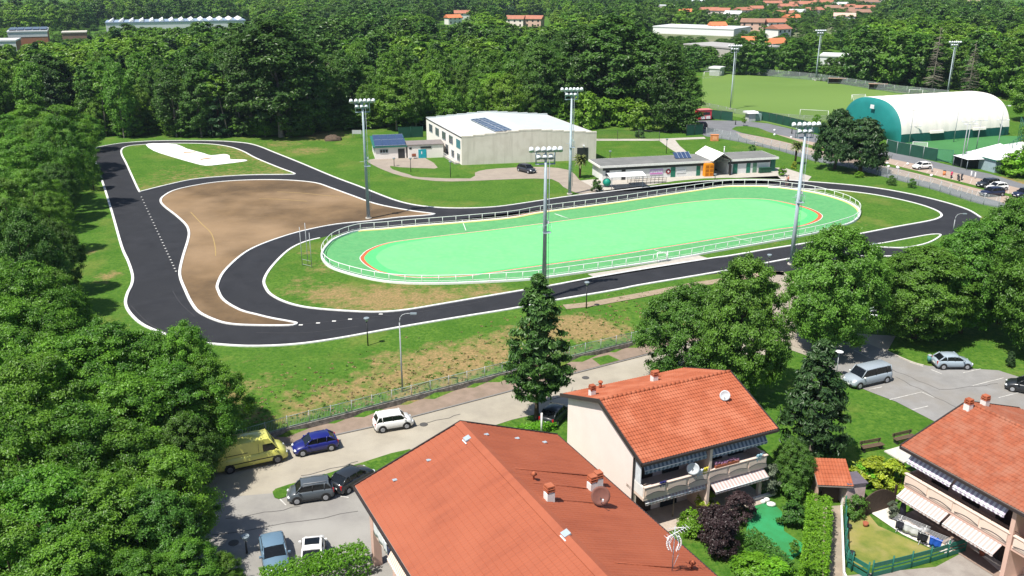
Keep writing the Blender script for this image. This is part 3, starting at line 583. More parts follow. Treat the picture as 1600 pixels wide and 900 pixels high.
pts=[]; rw=random.Random(11)
def sample(y0,y1,st):
    y=y0
    while y<y1:
        half=.60*y+28; x=-half+rw.random()*st
        while x<half:
            X_,Y_=x+rw.uniform(-.4,.4)*st,y+rw.uniform(-.4,.4)*st
            if Y_>front_y(X_)+1 and not any(inpoly(X_,Y_,g_) for g_ in GAPS): pts.append((X_,Y_))
            x+=st
        y+=st
sample(196,330,6.6); sample(330,500,7.6); sample(500,900,10); sample(900,1500,14)
pts.sort(key=lambda p:p[1]+abs(p[0])*.25)
kinds=['wood_dark','wood','wood_light','firwood','poplar']
def kindf(x,y):
    v=math.sin(x*.035+1.3)+math.sin(y*.03+x*.011)+rw.uniform(-1.1,1.1)
    if rw.random()<.04: return 'firwood'
    if x<-90 and y<300: return 'wood_light' if rw.random()<.6 else 'wood'
    if -40<x<5 and y<300: return 'wood' if rw.random()<.6 else 'wood_light'
    if y<260 and -75<x<-38: return 'wood_dark'
    if x>5 and x<60 and y<330: return 'wood_dark'
    return 'wood_light' if v>.65 else ('wood' if v>-.5 else 'wood_dark')
HS={'wood_dark':(13,21),'wood':(10,18),'wood_light':(7.5,14),'firwood':(13,19),'poplar':(16,20)}
LBL={'wood_dark':'tall dark green broadleaf tree in the wood beyond the track','wood':'mid green tree in the wood beyond the track','wood_light':'pale yellowish green tree in the wood beyond the track','firwood':'dark pointed fir among the broadleaf trees of the wood'}
special=[((440,214),27,21,'bigdark','huge dark tree towering over the wood edge between the left loop and the rink'),((395,212),24,15,'bigdark','tall dark tree at the left shoulder of the huge tree behind the far track bend'),((485,210),22,13,'bigdark','tall dark tree at the right shoulder of the huge tree behind the far track bend'),
 ((90,205),19,15,'bigdark','round dark tree rising over the far left corner of the track'),
 ((955,185),27,22,'bigdark','broad dark tree, highest crown behind the gym'),((905,180),24,15,'bigdark','dark tree left of the highest crown behind the gym'),((1010,190),23,15,'bigdark','dark tree right of the highest crown behind the gym'),
 ((1040,206),21,9.5,'poplar','dense dark columnar tree beside the park paths'),((1070,207),15,8,'poplar','smaller dark columnar tree beside the red vehicle'),
 ((620,203),13,11,'wood','round green tree behind the solar panelled annexe'),((775,186),12,14,'wood_light','low round bright tree peeping over the gym roof'),
 ((830,192),7,7,'field','small green tree right behind the gym roof'),((870,196),7.5,6,'field','small green tree at the right rear of the gym'),((915,200),9,8,'field','small orchard tree behind the gym corner'),((945,196),7,8,'field','low spreading tree in the orchard lawn'),((975,196),7,8,'field','low spreading tree at the right of the orchard lawn'),((1000,204),7,7,'field','low bushy tree before the columnar trees'),((880,186),8,8,'field','low tree behind the gym right wing'),
 ((230,203),6,6,'field','small bright bush tree at the left of the pale trunks'),((277,205),4,5,'field','low flat topped bush below the pale trunks'),((215,205),7,5,'field','small tree among the pale trunks behind the far kerb')]
sp=[]
for (bx,by),h,w,k,lb in special:
    g=P(bx,by,0); sp.append((g.x,g.y,w)); tree(k,g,h,w,lb,name='broadleaf_tree')
near=[p for p in pts if all((p[0]-q[0])**2+(p[1]-q[1])**2>(q[2]*.42)**2 for q in sp)]
ind=near[:260]; far=near[260:]
for x,y in ind:
    k=kindf(x,y); h=cap(x,y,rw.uniform(*HS[k]));
    h=max(h,3.5)
    w=h*rw.uniform(.42,.62) if k!='firwood' else h*.4
    tree(k,Vector((x,y,0)),h,w,LBL[k],name='fir_tree' if k=='firwood' else 'broadleaf_tree',group={'wood_dark':'dark trees of the wood beyond the track','wood':'mid green trees of the wood beyond the track','wood_light':'pale green trees of the wood beyond the track','firwood':'firs of the wood beyond the track'}[k])
# the rest of the wood: one object, crowns set on points
far_src=[]
for key,R,H0,H1,lm,prof,sd in (('a',4.6,1.,16,'wood_dark','egg',50),('b',4.4,1.,14,'wood','egg',51),('c',4.2,1.,12.5,'wood_light','egg',52),('d',3.,.6,15,'cypress','cone',53),('e',4.6,1.,14.5,'wood_dark','egg',54),('f',4.4,1.,13,'wood','egg',55)):
    c,r=crown_clumps(R,H0,H1,60,sd,prof,.25,(.2,.34)); me=leaf_cloud('far_crown_'+key,c,r,60,.46,LM[lm],seed=sd); far_src.append(me)
def stuff_wood(name,P_,src_me,picks,hs,mat_list):
    me=bpy.data.meshes.new(name); me.vertices.add(len(P_)); me.vertices.foreach_set('co',np.array(P_,np.float32).ravel())
    o=bpy.data.objects.new(name,me); C.objects.link(o); o['kind']='stuff'
    a=me.attributes.new('pick','INT','POINT'); a.data.foreach_set('value',picks); b=me.attributes.new('hs','FLOAT_VECTOR','POINT'); b.data.foreach_set('vector',np.array(hs,np.float32).ravel())
    r=me.attributes.new('rz','FLOAT_VECTOR','POINT'); rz=np.zeros((len(P_),3),np.float32); rz[:,2]=np.random.default_rng(3).random(len(P_))*6.28; r.data.foreach_set('vector',rz.ravel())
    ng=bpy.data.node_groups.new(name,'GeometryNodeTree'); ng.interface.new_socket('Geometry',in_out='INPUT',socket_type='NodeSocketGeometry'); ng.interface.new_socket('Geometry',in_out='OUTPUT',socket_type='NodeSocketGeometry')
    N=ng.nodes; L=ng.links; gi=N.new('NodeGroupInput'); go=N.new('NodeGroupOutput'); jn=N.new('GeometryNodeJoinGeometry')
    def attr(n,t): x=N.new('GeometryNodeInputNamedAttribute'); x.data_type=t; x.inputs[0].default_value=n; return x.outputs[0]
    pk=attr('pick','INT'); hv=attr('hs','FLOAT_VECTOR'); rv=attr('rz','FLOAT_VECTOR')
    for i,src in enumerate(src_me):
        oi=N.new('GeometryNodeObjectInfo'); oi.inputs[0].default_value=src
        cmp=N.new('FunctionNodeCompare'); cmp.data_type='INT'; cmp.operation='EQUAL'; L.new(pk,cmp.inputs[2]); cmp.inputs[3].default_value=i
        ip=N.new('GeometryNodeInstanceOnPoints'); L.new(gi.outputs[0],ip.inputs['Points']); L.new(cmp.outputs[0],ip.inputs['Selection']); L.new(oi.outputs['Geometry'],ip.inputs['Instance']); L.new(rv,ip.inputs['Rotation']); L.new(hv,ip.inputs['Scale']); L.new(ip.outputs[0],jn.inputs[0])
    L.new(jn.outputs[0],go.inputs[0]); md=o.modifiers.new('wood','NODES'); md.node_group=ng; return o
srcs=[]
for me in far_src: so2=bpy.data.objects.new(me.name,me); srcs.append(so2)
pk=[];hs=[]
far2=[]
for x,y in far:
    s=rw.uniform(.8,1.25)*(1.15 if y>900 else 1); s0=s; s=min(s,cap(x,y,s*15)/15)
    s=max(s,.22)
    far2.append((x,y))
    k=kindf(x,y); pk.append({'wood_dark':rw.choice((0,4)),'wood':rw.choice((1,5)),'wood_light':2,'firwood':3}[k]); sw_=max(s,s0*.6); hs.append((sw_*rw.uniform(.95,1.3),sw_*rw.uniform(.95,1.3),s))
tgap=GAPS[0]
for i in range(170):
    q=P(rw.uniform(-20,175) if i%2 else rw.uniform(80,165),rw.uniform(62,92) if i%2 else rw.uniform(56,72),0)
    far2.append((q.x,q.y)); s=rw.uniform(.22,.36); s=max(.2,min(s,cap(q.x,q.y,s*15)/15)); pk.append(rw.choice((0,1,4,5,2))); hs.append((s*1.6,s*1.6,s))
for i in range(3200):
    x=rw.uniform(90,420); y=rw.uniform(380,1250)
    if inpoly(x,y,tgap) and not (450<y<640 and x<250 and rw.random()<.45):
        far2.append((x,y)); s=rw.uniform(.2,.45)*(1.3 if y>600 else 1); pk.append(rw.choice((0,1,4,5,2))); hs.append((s*1.5,s*1.5,s))
far3=[(x,y,0) for x,y in far2]
sw=stuff_wood('distant_wood',far3,srcs,pk,hs,None)
# bushes filling the foot of the wood front
ub=[];upk=[];uhs=[]
for i in range(900):
    x=rw.uniform(-190,52); y=front_y(x)+rw.uniform(3,26)
    if y>400: continue
    if rw.random()<.45*(1 if -110<x<-60 else .4): continue
    ub.append((x,y,0)); upk.append(rw.choice((0,1,1,5,4))); s=rw.uniform(.22,.4); uhs.append((s*1.6,s*1.6,s))
stuff_wood('undergrowth',ub,srcs,upk,uhs,None)
# pale leaning trunks at the edge of the wood
for i,(x,dx) in enumerate(((148,-3),(166,2),(283,1),(313,-1),(333,-2),(358,-8),(372,1),(378,-2),(415,-1),(425,0),(448,4),(455,2))):
    g=P(x,212+(i%3),0); t=MB(); t.tube((0,0,-.2),(dx*.12,0,6),.2,.15,bark_pale,7); t.tube((dx*.12,0,6),(dx*.25,.3,13),.15,.06,bark_pale,7)
    e=empty('bare_trunk_tree',g,0,'slim pale bare trunk showing at the dark foot of the wood','tree','pale trunks at the foot of the wood'); t.build('trunk',e)
    c=bpy.data.objects.new('crown',far_src[i%3]); C.objects.link(c); c.parent=e; c.location=(dx*.25,.3,8.5); c.scale=(.55,.55,.5)
for (bx,by),tp,lb in (((1455,147),42,'bare dead grey conifer, left of the mast beyond the dome'),((1512,150),66,'bare dead grey conifer, right of the mast beyond the dome')):
    g=P(bx,by,0); h=height_at(g,tp); o=dead_mesh(bx).build('dead_tree'); o.location=g; o.scale=(1.1,1.1,h/15); tag(o,lb,'dead tree')

def stuff_leaves(name,pts,rad,nper,size,m,seed):
    me=leaf_cloud(name,np.array(pts),np.array(rad),nper,size,m,seed=seed,up=.9,cohere=0.,squash=.35); o=bpy.data.objects.new(name,me); C.objects.link(o); o['kind']='stuff'; return o
rs=random.Random(21); A1=[];A2=[];B1=[];B2=[]
for i in range(950):
    t=rs.uniform(-9,50); s_=abs(rs.gauss(0,5.5))+.35
    p=_A+_d*t+_n*s_; 
    if s_>12.5: continue
    r_=rs.uniform(.10,.30)*(1.25 if s_<2 else 1)
    z=gz(p.x,p.y)+.02
    if rs.random()<(.62 if s_<1.8 else .42): A2.append((p.x,p.y,z)); B2.append(r_)
    else: A1.append((p.x,p.y,z)); B1.append(r_*.9)
stuff_leaves('dry_weeds',A1,B1,14,.10,LM['dryweed'],3); stuff_leaves('green_weeds',A2,B2,20,.09,LM['weed'],4)
# ------------------------------------------------------------ houses
def tile_slope(name,Lr,W2,ze,zr,side,m,parent,up=.24,amp=.045,row=.35,step=.03,du=.05,gu=0,style='tile',u0=None,s0=0.,thick=.14):
    # local frame: u along the ridge, v across; side -1 / +1
    u0=-Lr/2 if u0 is None else u0
    sl=math.hypot(W2,zr-ze); nu=int(Lr/du)+1; us=np.linspace(u0,u0+Lr,nu); nr=int(sl/row)
    ss=[]; ofs=[]
    for i in range(nr): ss+=[i*row,(i+1)*row-.012]; ofs+=[0,step]
    ss=np.array(ss)*(sl/(nr*row)); ofs=np.array(ofs)
    hu=amp*np.abs(np.sin(np.pi*us/up)) if style=='tile' else amp*(np.sin(2*np.pi*us/up)>.55)
    U,S=np.meshgrid(us,ss); O=ofs[:,None]+hu[None,:]
    dy=W2/sl*side; dz=-(zr-ze)/sl; ny=(zr-ze)/sl*side; nz=W2/sl
    V=S*dy+O*ny; Zz=zr+S*dz+O*nz
    vs=np.stack([U.ravel(),V.ravel(),Zz.ravel()],1); idx=np.arange(len(ss)*nu).reshape(len(ss),nu)
    q=np.stack([idx[:-1,:-1].ravel(),idx[:-1,1:].ravel(),idx[1:,1:].ravel(),idx[1:,:-1].ravel()],1)
    if side>0: q=q[:,::-1]
    me=bpy.data.meshes.new(name); np_mesh(me,vs,q); me.materials.append(m); o=bpy.data.objects.new(name,me); C.objects.link(o); o.parent=parent; return o
def slab(mb,u0,u1,W2,ze,zr,side,m,t=.16,dz=-.02):
    poly=[(0,zr+dz),(side*W2,ze+dz),(side*W2,ze+dz-t),(0,zr+dz-t)]
    mb.ext(poly,u0,u1,'x',m)
tile2=mat('terracotta_tiles',(.385,.108,.05),.85,(.305,.082,.038),1.6,.15,20,col3=(.42,.14,.075),scale3=.6)
tile3=mat('weathered_tiles',(.36,.108,.055),.9,(.25,.075,.04),2.2,.15,20,col3=(.33,.13,.08),scale3=.9)
metalr=mat('brick_red_sheet',(.325,.09,.044),.65,(.255,.068,.034),1.,lo=.42,hi=.75,col3=(.345,.10,.05),scale3=.25,spec=.35,streak=(1.6,.22,.3))
trimd=mat('dark_fascia',(.045,.035,.035),.5)
under=mat('soffit',(.3,.25,.22),.8)
pinkw=mat('pink_render',(.62,.42,.35),.85,(.57,.38,.31),.8,.1,20)
creamw=mat('cream_render',(.84,.72,.67),.85,(.79,.67,.62),.5,.1,20)
parap=mat('parapet_panel',(.74,.59,.50),.85,(.68,.54,.455),.8,.1,20)
glass=mat('window_glass',(.02,.025,.03),.08,(.03,.035,.04),1,spec=.6)
dark=mat('dark_room',(.03,.025,.025),.9)
dkmetal=mat('dark_metal',(.03,.03,.032),.45,spec=.5)
brownw=mat('brown_shutter',(.05,.03,.025),.6)
galv=mat('galvanised_steel',(.36,.43,.48),.45,(.31,.37,.42),3,spec=.5)
whitem=mat('white_metal',(.8,.81,.82),.4)
def stripes(name,c1,c2,period,axis=0,width=.5):
    m=bpy.data.materials.new(name); m.use_nodes=True; N=m.node_tree.nodes; L=m.node_tree.links; b=N['Principled BSDF']; b.inputs['Roughness'].default_value=.85
    tc=N.new('ShaderNodeTexCoord'); sx=N.new('ShaderNodeSeparateXYZ'); L.new(tc.outputs['Object'],sx.inputs[0])
    a=N.new('ShaderNodeMath'); a.operation='DIVIDE'; a.inputs[1].default_value=period; L.new(sx.outputs[axis],a.inputs[0]); f=N.new('ShaderNodeMath'); f.operation='FRACT'; L.new(a.outputs[0],f.inputs[0])
    g=N.new('ShaderNodeMath'); g.operation='GREATER_THAN'; g.inputs[1].default_value=width; L.new(f.outputs[0],g.inputs[0])
    x=N.new('ShaderNodeMix'); x.data_type='RGBA'; x.inputs[6].default_value=(*c1,1); x.inputs[7].default_value=(*c2,1); L.new(g.outputs[0],x.inputs[0]); L.new(x.outputs[2],b.inputs['Base Color']); return m
aw_blue=stripes('blue_grey_awning',(.34,.39,.46),(.10,.14,.20),.36); aw_pink=stripes('pink_white_awning',(.55,.50,.49),(.42,.32,.30),.3); aw_check=stripes('white_violet_awning',(.74,.72,.78),(.4,.34,.44),.36); aw_salm=stripes('salmon_awning',(.74,.58,.5),(.5,.36,.28),.24,width=.6)
def awning(parent,u0,u1,v0,z0,v1,z1,m,name='awning',val=.22):
    t=MB(); t.add([(u0,v0,z0),(u1,v0,z0),(u1,v1,z1),(u0,v1,z1),(u0,v0,z0-.03),(u1,v0,z0-.03),(u1,v1,z1-.03),(u0,v1,z1-.03)],[(0,1,2,3),(7,6,5,4),(0,3,7,4),(1,5,6,2)],m)
    n=max(4,int((u1-u0)/.36)); 
    for i in range(n):
        a=u0+(u1-u0)*i/n; b=u0+(u1-u0)*(i+1)/n
        t.add([(a,v1,z1),(b,v1,z1),(b,v1-.01,z1-val*.8),((a+b)/2,v1-.01,z1-val),(a,v1-.01,z1-val*.8)],[(0,1,2,3,4)],m)
    t.tube((u0,v1,z1),(u1,v1,z1),.035,.035,whitem,6); return t.build(name,parent)
def panel_parapet(mb,u0,u1,v,z0,z1,n,mp,th=.12,wave=True):
    mb.bx(u0,u1,v-th/2,v+th/2,z0,z1,mp); w=(u1-u0)/n
    for i in range(n):
        a=u0+i*w+.12; b=u0+(i+1)*w-.12; pts=[]
        mb.bx(a,b,v-th/2-.07,v-th/2-.002,z0+.18,z1-.12,mp)
        if wave:
            ps=[(a+(b-a)*k/10, v-th/2-.085, z0+.2+.16*math.sin(math.pi*k/10)) for k in range(11)]; mb.path(ps,.022,dkmetal,4)
    mb.bx(u0-.04,u1+.04,v-th/2-.1,v+th/2+.05,z1,z1+.06,mp)
def gable_roof_parts(root,Lr,W,ze,zr,m,up,amp,row,step,du,style='tile',ridge=True):
    f=MB(); 
    for s in (-1,1): slab(f,-Lr/2,Lr/2,W/2,ze,zr,s,under)
    for e in (-1,1):
        for s in (-1,1):
            poly=[(0,zr+.12),(s*(W/2+.05),ze+.1),(s*(W/2+.05),ze-.22),(0,zr-.22)]; f.ext(poly,e*Lr/2,e*(Lr/2+.1),'x',trimd)
    for s in (-1,1): f.bx(-Lr/2,Lr/2,s*W/2,s*(W/2+.14),ze-.2,ze-.02,trimd)
    rf=f.build('roof',root)
    for s in (-1,1): tile_slope('tile_slope',Lr,W/2,ze,zr,s,m,rf,up,amp,row,step,du,style=style)
    if ridge:
        r=MB(); n=int(Lr/.4)
        if style=='tile':
            for i in range(n): a=-Lr/2+i*Lr/n; r.tube((a,0,zr+.03),(a+Lr/n*1.05,0,zr+.03),.15,.13,m,8)
        else:
            for s in (-1,1): r.ext([(0,zr+.1),(s*.45,zr+.1-.45*(zr-ze)/(W/2)),(s*.45,zr+.06-.45*(zr-ze)/(W/2)),(0,zr+.06)],-Lr/2,Lr/2,'x',m)
        r.build('ridge_cap',rf)
    return rf
def chimney(parent,u,v,z,s=.55,h=.9,capm=None,n=2):
    s*=.75; h*=.8
    t=MB(); t.box((u,v,z),(s*1.15,s*1.15,.9),whitew); t.box((u,v,z+h*.5),(s,s,h*.7),whitew); t.build
    o=t.build('chimney',parent); c=MB(); zz=z+h*.85
    for i in range(n): c.box((u,v,zz+.08+i*.15),(s*1.25,s*1.25,.05),capm or tile2)
    for a in (-1,1):
        for b in (-1,1): c.box((u+a*s*.45,v+b*s*.45,zz+n*.075),(.1,.1,n*.15+.05),tile2)
    c.box((u,v,zz+n*.15+.08),(s*1.1,s*1.1,.1),tile2); c.build('chimney_cap',o); return o
whitew=mat('white_render',(.76,.75,.73),.85,(.68,.67,.65),1.2)
AZ_A=-63.3; AZ_B=25.0
def ff(az): a=R_(az); return Vector((math.cos(a),math.sin(a),0)),Vector((-math.sin(a),math.cos(a),0))
# --- house with the big metal roof (near)
u,v=ff(AZ_A); E1=P(553,757,4.8); E2=P(873,682,4.8); L1=26.; W1=(E2-E1).length; ctr=(E1+E2)/2+u*(L1/2); ctr.z=LOW
h1=empty('apartment_house',ctr,R_(AZ_A),'nearest pink house under the large brick red sheet metal roof','house')
gable_roof_parts(h1,L1,W1,6.,9.,metalr,.26,.034,.42,.028,.04,style='rib')
wl=MB(); wl.ext([(-W1/2+2.6,0),(W1/2-.8,0),(W1/2-.8,6.0),(0,8.75),(-W1/2+2.6,6.75)],-L1/2+.7,L1/2-.7,'x',pinkw); wl.build('wall',h1)
# local -v side is the side seen at the left
sv=-W1/2
p=MB()
for uu in (-L1/2+.95,-L1/2+5.5,-L1/2+10.2,-L1/2+14.): p.bx(uu-.3,uu+.3,sv+.7,sv+1.25,0,5.7,pinkw)
p.build('pillar',h1)
bw=MB(); bw.bx(-L1/2+.7,L1/2-1,sv+.75,sv+2.6,2.75,3.0,parap); bw.bx(-L1/2+1.25,L1/2-1,sv+.72,sv+.86,3.0,3.95,pinkw); bw.bx(-L1/2+.72,-L1/2+.86,sv+1.25,sv+2.6,3.0,3.95,pinkw); bw.build('balcony',h1)
for i,uu in enumerate((-L1/2+2.6,-L1/2+6.5,-L1/2+11)):
    for zz in (0.05,3.05): d=MB(); d.bx(uu-.8,uu+.8,sv+2.5,sv+2.58,zz,zz+2.25,glass); d.bx(uu-.9,uu-.8,sv+2.48,sv+2.6,zz,zz+2.3,whitem); d.bx(uu+.8,uu+.9,sv+2.48,sv+2.6,zz,zz+2.3,whitem); d.build('balcony_door',h1)
awning(h1,-L1/2+6.1,-L1/2+9.8,sv+.9,5.5,sv+.1,4.1,aw_salm)
gw=MB()
for (y0,z0,w_,h_) in ((-3.5,3.9,1.2,1.3),(2.5,3.9,1.2,1.3),(-3.5,1,1.2,1.3),(2.5,1,1.2,1.3)): gw.bx(-L1/2+.62,-L1/2+.695,y0-w_/2,y0+w_/2,z0,z0+h_,glass)
gw.build('window',h1)
def on_roof(root_ctr,az,W,ze,zr,px):      # pixel -> local (u, v, z) on the roof surface of a house
    u_,v_=ff(az); best=None
    for k in range(400):
        z=LOW+ze+(zr-ze)*k/399; q=P(px[0],px[1],z)-root_ctr; vv=q.dot(v_); zs=zr-(zr-ze)*abs(vv)/(W/2)+LOW; e=abs(zs-z)
        # accept nearest along the ray (highest z first)
        if best is None or e<best[0]-1e-3: best=(e,q.dot(u_),vv,z-LOW)
    return best[1:]
chm=[((858,768),.6,.75),((925,752),.6,.8),((934,745),.6,.75)]
for px,s_,h_ in chm:
    a=on_roof(ctr,AZ_A,W1,6,9,(px[0],px[1]+14)); chimney(h1,a[0],a[1],a[2]+.15,s_,h_)
for px in ((834,750),(1081,889)):
    a=on_roof(ctr,AZ_A,W1,6,9,px); t=MB(); t.tube((a[0],a[1],a[2]),(a[0],a[1],a[2]+.45),.06,.06,tile2,8); t.tube((a[0],a[1],a[2]+.42),(a[0],a[1],a[2]+.62),.22,.05,tile2,10); t.build('roof_vent',h1)
for px in ((617,751),(670,720),(760,680),(808,686),(851,692)):
    a=on_roof(ctr,AZ_A,W1,6,9,px); t=MB(); t.box((a[0],a[1],a[2]+.06),(.25,.3,.05),galv); t.build('snow_clip',h1)
for px in ((730,687),(884,836)):
    a=on_roof(ctr,AZ_A,W1,6,9,px); t=MB(); t.box((a[0],a[1],a[2]+.1),(.5,.45,.12),galv,tilt=.35); t.box((a[0]+.2,a[1]-.3,a[2]+.0),(.6,.08,.06),whitem,tilt=.35); t.build('roof_hatch',h1)
fl=MB()
for p0,p1 in (((805,733),(925,745)),((832,755),(918,765)),((855,780),(930,788)),((960,880),(1090,892))):
    a=on_roof(ctr,AZ_A,W1,6,9,p0); b=on_roof(ctr,AZ_A,W1,6,9,p1); fl.tube((a[0],a[1],a[2]+.07),(b[0],b[1],b[2]+.07),.03,.03,metalr,4)
fl.build('flashing',h1)
def dish(parent_ctr,az,W,ze,zr,px,r,m,lab,mast=.7,nrm=(-.25,-.85,.45)):
    a=on_roof(parent_ctr,az,W,ze,zr,px); u_,v_=ff(az); g=parent_ctr+u_*a[0]+v_*a[1]; g.z=LOW+a[2]
    e=empty('satellite_dish',g,0,lab,'satellite dish'); n=Vector(nrm).normalized(); c=Vector((0,0,mast+.25))
    t=MB(); t.tube((0,0,0),(0,0,mast+.1),.035,.035,dkmetal,6); t.build('mount',e)
    t=MB(); t.dish(c,r,n,m); t.build('reflector',e)
    t=MB(); f=c+n*r*1.15+Vector((0,0,-r*.3)); t.tube(c-Vector((0,0,r*.9)),f,.02,.02,galv,5); t.box(f,(.1,.1,.12),whitem); t.build('receiver_arm',e)
dish(ctr,AZ_A,W1,6,9,(938,792),.62,mat('rusty_dish',(.20,.085,.065),.7,(.16,.07,.055),3),'rusty brown satellite dish beside the twin chimneys on the sheet metal roof',.55,nrm=(.1,-.9,.4))
# antenna mast on the metal roof
a=on_roof(ctr,AZ_A,W1,6,9,(1050,893)); g=ctr+u*a[0]+v*a[1]; g.z=LOW+a[2]
e=empty('television_antenna',g,0,'white television antenna mast with two curved grid reflectors near the lower roof edge','antenna')
t=MB(); t.tube((0,0,0),(0,0,3.0),.03,.022,galv,6); t.tube((0,0,.15),(.35,.15,1.1),.015,.015,galv,4); t.build('mast',e)
for sgn in (-1,1):
    t=MB()
    for k in range(-4,5):
        aa=.28*k/4*1.6; t.tube((sgn*(.25+.12*abs(k)/4*-1),-.15+0*k,1.9+.11*k),(sgn*(.30-.14*(k/4)**2),.2,1.9+.11*k),.022,.022,whitem,4)
    t.path([(sgn*(.3-.16*(k/4)**2)+sgn*.1,-.0,1.9+.12*k) for k in range(-4,5)],.045,whitem,6); t.build('reflector',e)
t=MB(); t.tube((-.5,-.3,2.45),(.75,.35,2.75),.02,.02,whitem,5)
for k in range(9): f=k/8; c=Vector((-.5+1.25*f,-.3+.65*f,2.45+.3*f)); t.tube(c+Vector((.1,-.22,0)),c+Vector((-.1,.22,0)),.012,.012,whitem,4)
t.tube((-.3,.5,2.5),(.45,-.1,3.0),.018,.018,whitem,5); t.build('boom',e)
# --- middle house with terracotta roof
u,v=ff(AZ_B); E=P(1003,725,4.8); L2=12.3; W2=12.3; ctr2=E+u*(L2/2)+v*(W2/2); ctr2.z=LOW
h2=empty('terraced_house',ctr2,R_(AZ_B),'middle cream house with bright terracotta tiles, blank gable wall and balcony hung with washing','house')
gable_roof_parts(h2,L2,W2,6.,8.25,tile2,.24,.05,.36,.035,.04)
w=MB(); w.ext([(-W2/2+2.4,0),(W2/2-.6,0),(W2/2-.6,5.85),(0,8.0),(-W2/2+2.4,6.6)],-L2/2+.35,L2/2-.6,'x',creamw); w.ext([(-W2/2+1.4,0),(-W2/2+2.4,0),(-W2/2+2.4,6.6),(-W2/2+1.4,6.3)],-L2/2+.35,-L2/2+.6,'x',creamw); w.build('wall',h2)
f=-W2/2
b=MB(); b.bx(-L2/2+.35,L2/2-.6,f+.1,f+2.4,2.75,3.0,parap); panel_parapet(b,-L2/2+.4,L2/2-.7,f+.14,3.0,3.85,6,parap); b.bx(-L2/2+.35,-L2/2+.47,f+.2,f+1.4,3.0,3.85,whitew); b.bx(L2/2-.75,L2/2-.63,f+.5,f+2.4,3.0,3.85,parap); b.build('balcony',h2)
b=MB(); b.bx(-.1,.14,f+.05,f+2.4,0,5.7,parap); b.bx(L2/2-.9,L2/2-.6,f+.4,f+.7,0,3.9,parap); b.build('pillar',h2)
t=MB(); t.bx(-L2/2+.2,-L2/2+.3,f+1.35,f+1.45,.2,5.7,trimd); t.build('downpipe',h2)
for i,uu in enumerate((-4.3,-1.9,2.2,4.3)):
    for zz in (.05,3.05): d=MB(); d.bx(uu-.75,uu+.75,f+2.3,f+2.39,zz,zz+2.2,glass if i%2 else brownw); d.build('balcony_door',h2)
awning(h2,-L2/2+.5,-.15,f+.6,5.55,f+.3,5.1,aw_blue,val=.3); awning(h2,.2,L2/2-.7,f+.7,5.6,f+.2,5.0,aw_blue)
awning(h2,-L2/2+.6,-.15,f+.4,2.72,f+.15,2.45,aw_pink); awning(h2,.25,L2/2-.8,f+.45,2.72,f-.5,2.25,aw_pink)
t=MB(); t.bx(-L2/2+.36,-L2/2+.42,f+.6,f+1.3,3.9,5.4,mat('white_screen',(.7,.74,.78),.5)); t.build('side_screen',h2)
for px in ((1022,590),(1029,583)): pass
for px,s_ in (((925,618),.5),((1022,596),.55)):
    a=on_roof(ctr2,AZ_B,W2,6,8.25,px); chimney(h2,a[0],a[1],a[2]+.1,s_,.6)
for px in ((938,607),(1026,590)):
    a=on_roof(ctr2,AZ_B,W2,6,8.25,px); t=MB(); t.tube((a[0],a[1],a[2]-.1),(a[0],a[1],a[2]+.7),.13,.13,tile2,8); t.tube((a[0],a[1],a[2]+.55),(a[0],a[1],a[2]+.65),.2,.2,tile2,8); t.build('flue_pipe',h2)
dish(ctr2,AZ_B,W2,6,8.25,(1132,627),.42,mat('pale_dish',(.62,.66,.7),.4),'pale satellite dish alone on the middle terracotta roof',.25,nrm=(-.1,-.95,.25))
U2,V2,U3,V3=u.copy(),v.copy(),None,None
def at2(uu,vv,zz): q=ctr2+U2*uu+V2*vv; return Vector((q.x,q.y,LOW+zz))
e=empty('satellite_dish',at2(-1.6,f+.0,3.7),0,'white satellite dish fixed to the balcony rail of the middle house','satellite dish')
t=MB(); t.dish((0,0,.75),.48,(-.15,-.95,.2),mat('pale_dish',(.6,.65,.7),.4)); t.build('reflector',e); t=MB(); t.tube((0,.1,0),(0,.05,.75),.03,.03,dkmetal,6); t.tube((0,0,.3),(.25,-.5,.15),.02,.02,dkmetal,5); t.build('mount',e)
def cloth(name,loc,rz,w_,h_,col,lab,cat='laundry'):
    t=MB(); n=8; vs=[];
    for j in range(5):
        for i in range(n+1): x=-w_/2+w_*i/n; vs.append((x*(1-.06*j*math.sin(i)),.05*math.sin(i*1.7+j)+.03*j,-h_*j/4-.03*math.sin(i*2.1)))
    fs=[(j*(n+1)+i,j*(n+1)+i+1,(j+1)*(n+1)+i+1,(j+1)*(n+1)+i) for j in range(4) for i in range(n)]
    t.add(vs,fs,mat('cloth_'+'_'.join(str(int(c*100)) for c in col),col,.9),True); o=t.build(name); o.location=loc; o.rotation_euler=(0,0,rz); sd=o.modifiers.new('s','SOLIDIFY'); sd.thickness=.03; tag(o,lab,cat); return o
rz2=R_(AZ_B)
cloth('hanging_towel',at2(-.9,f-.02,4.25),rz2,.55,.7,(.75,.77,.85),'white towel drying on the balcony rail between the dish and the yellow cloth')
cloth('hanging_towel',at2(-.4,f-.02,4.3),rz2,.45,.7,(.75,.65,.08),'bright yellow cloth drying on the balcony rail of the middle house')
cloth('hanging_shirt',at2(-4.2,f-.02,4.1),rz2,.6,.6,(.03,.03,.16),'navy garment drying on the balcony rail under the left blue awning')
cloth('hanging_shirt',at2(L2/2-1.5,f-.02,4.2),rz2,.6,.8,(.3,.5,.6),'pale blue shirt drying at the far right end of the balcony')
pt=empty('flower_box',at2(1.6,f+.12,3.92),rz2,'planter of violet and pink flowers on the balcony rail of the middle house','planter')
t=MB(); t.box((0,0,.1),(2.2,.22,.2),tile3); t.build('pot',pt)
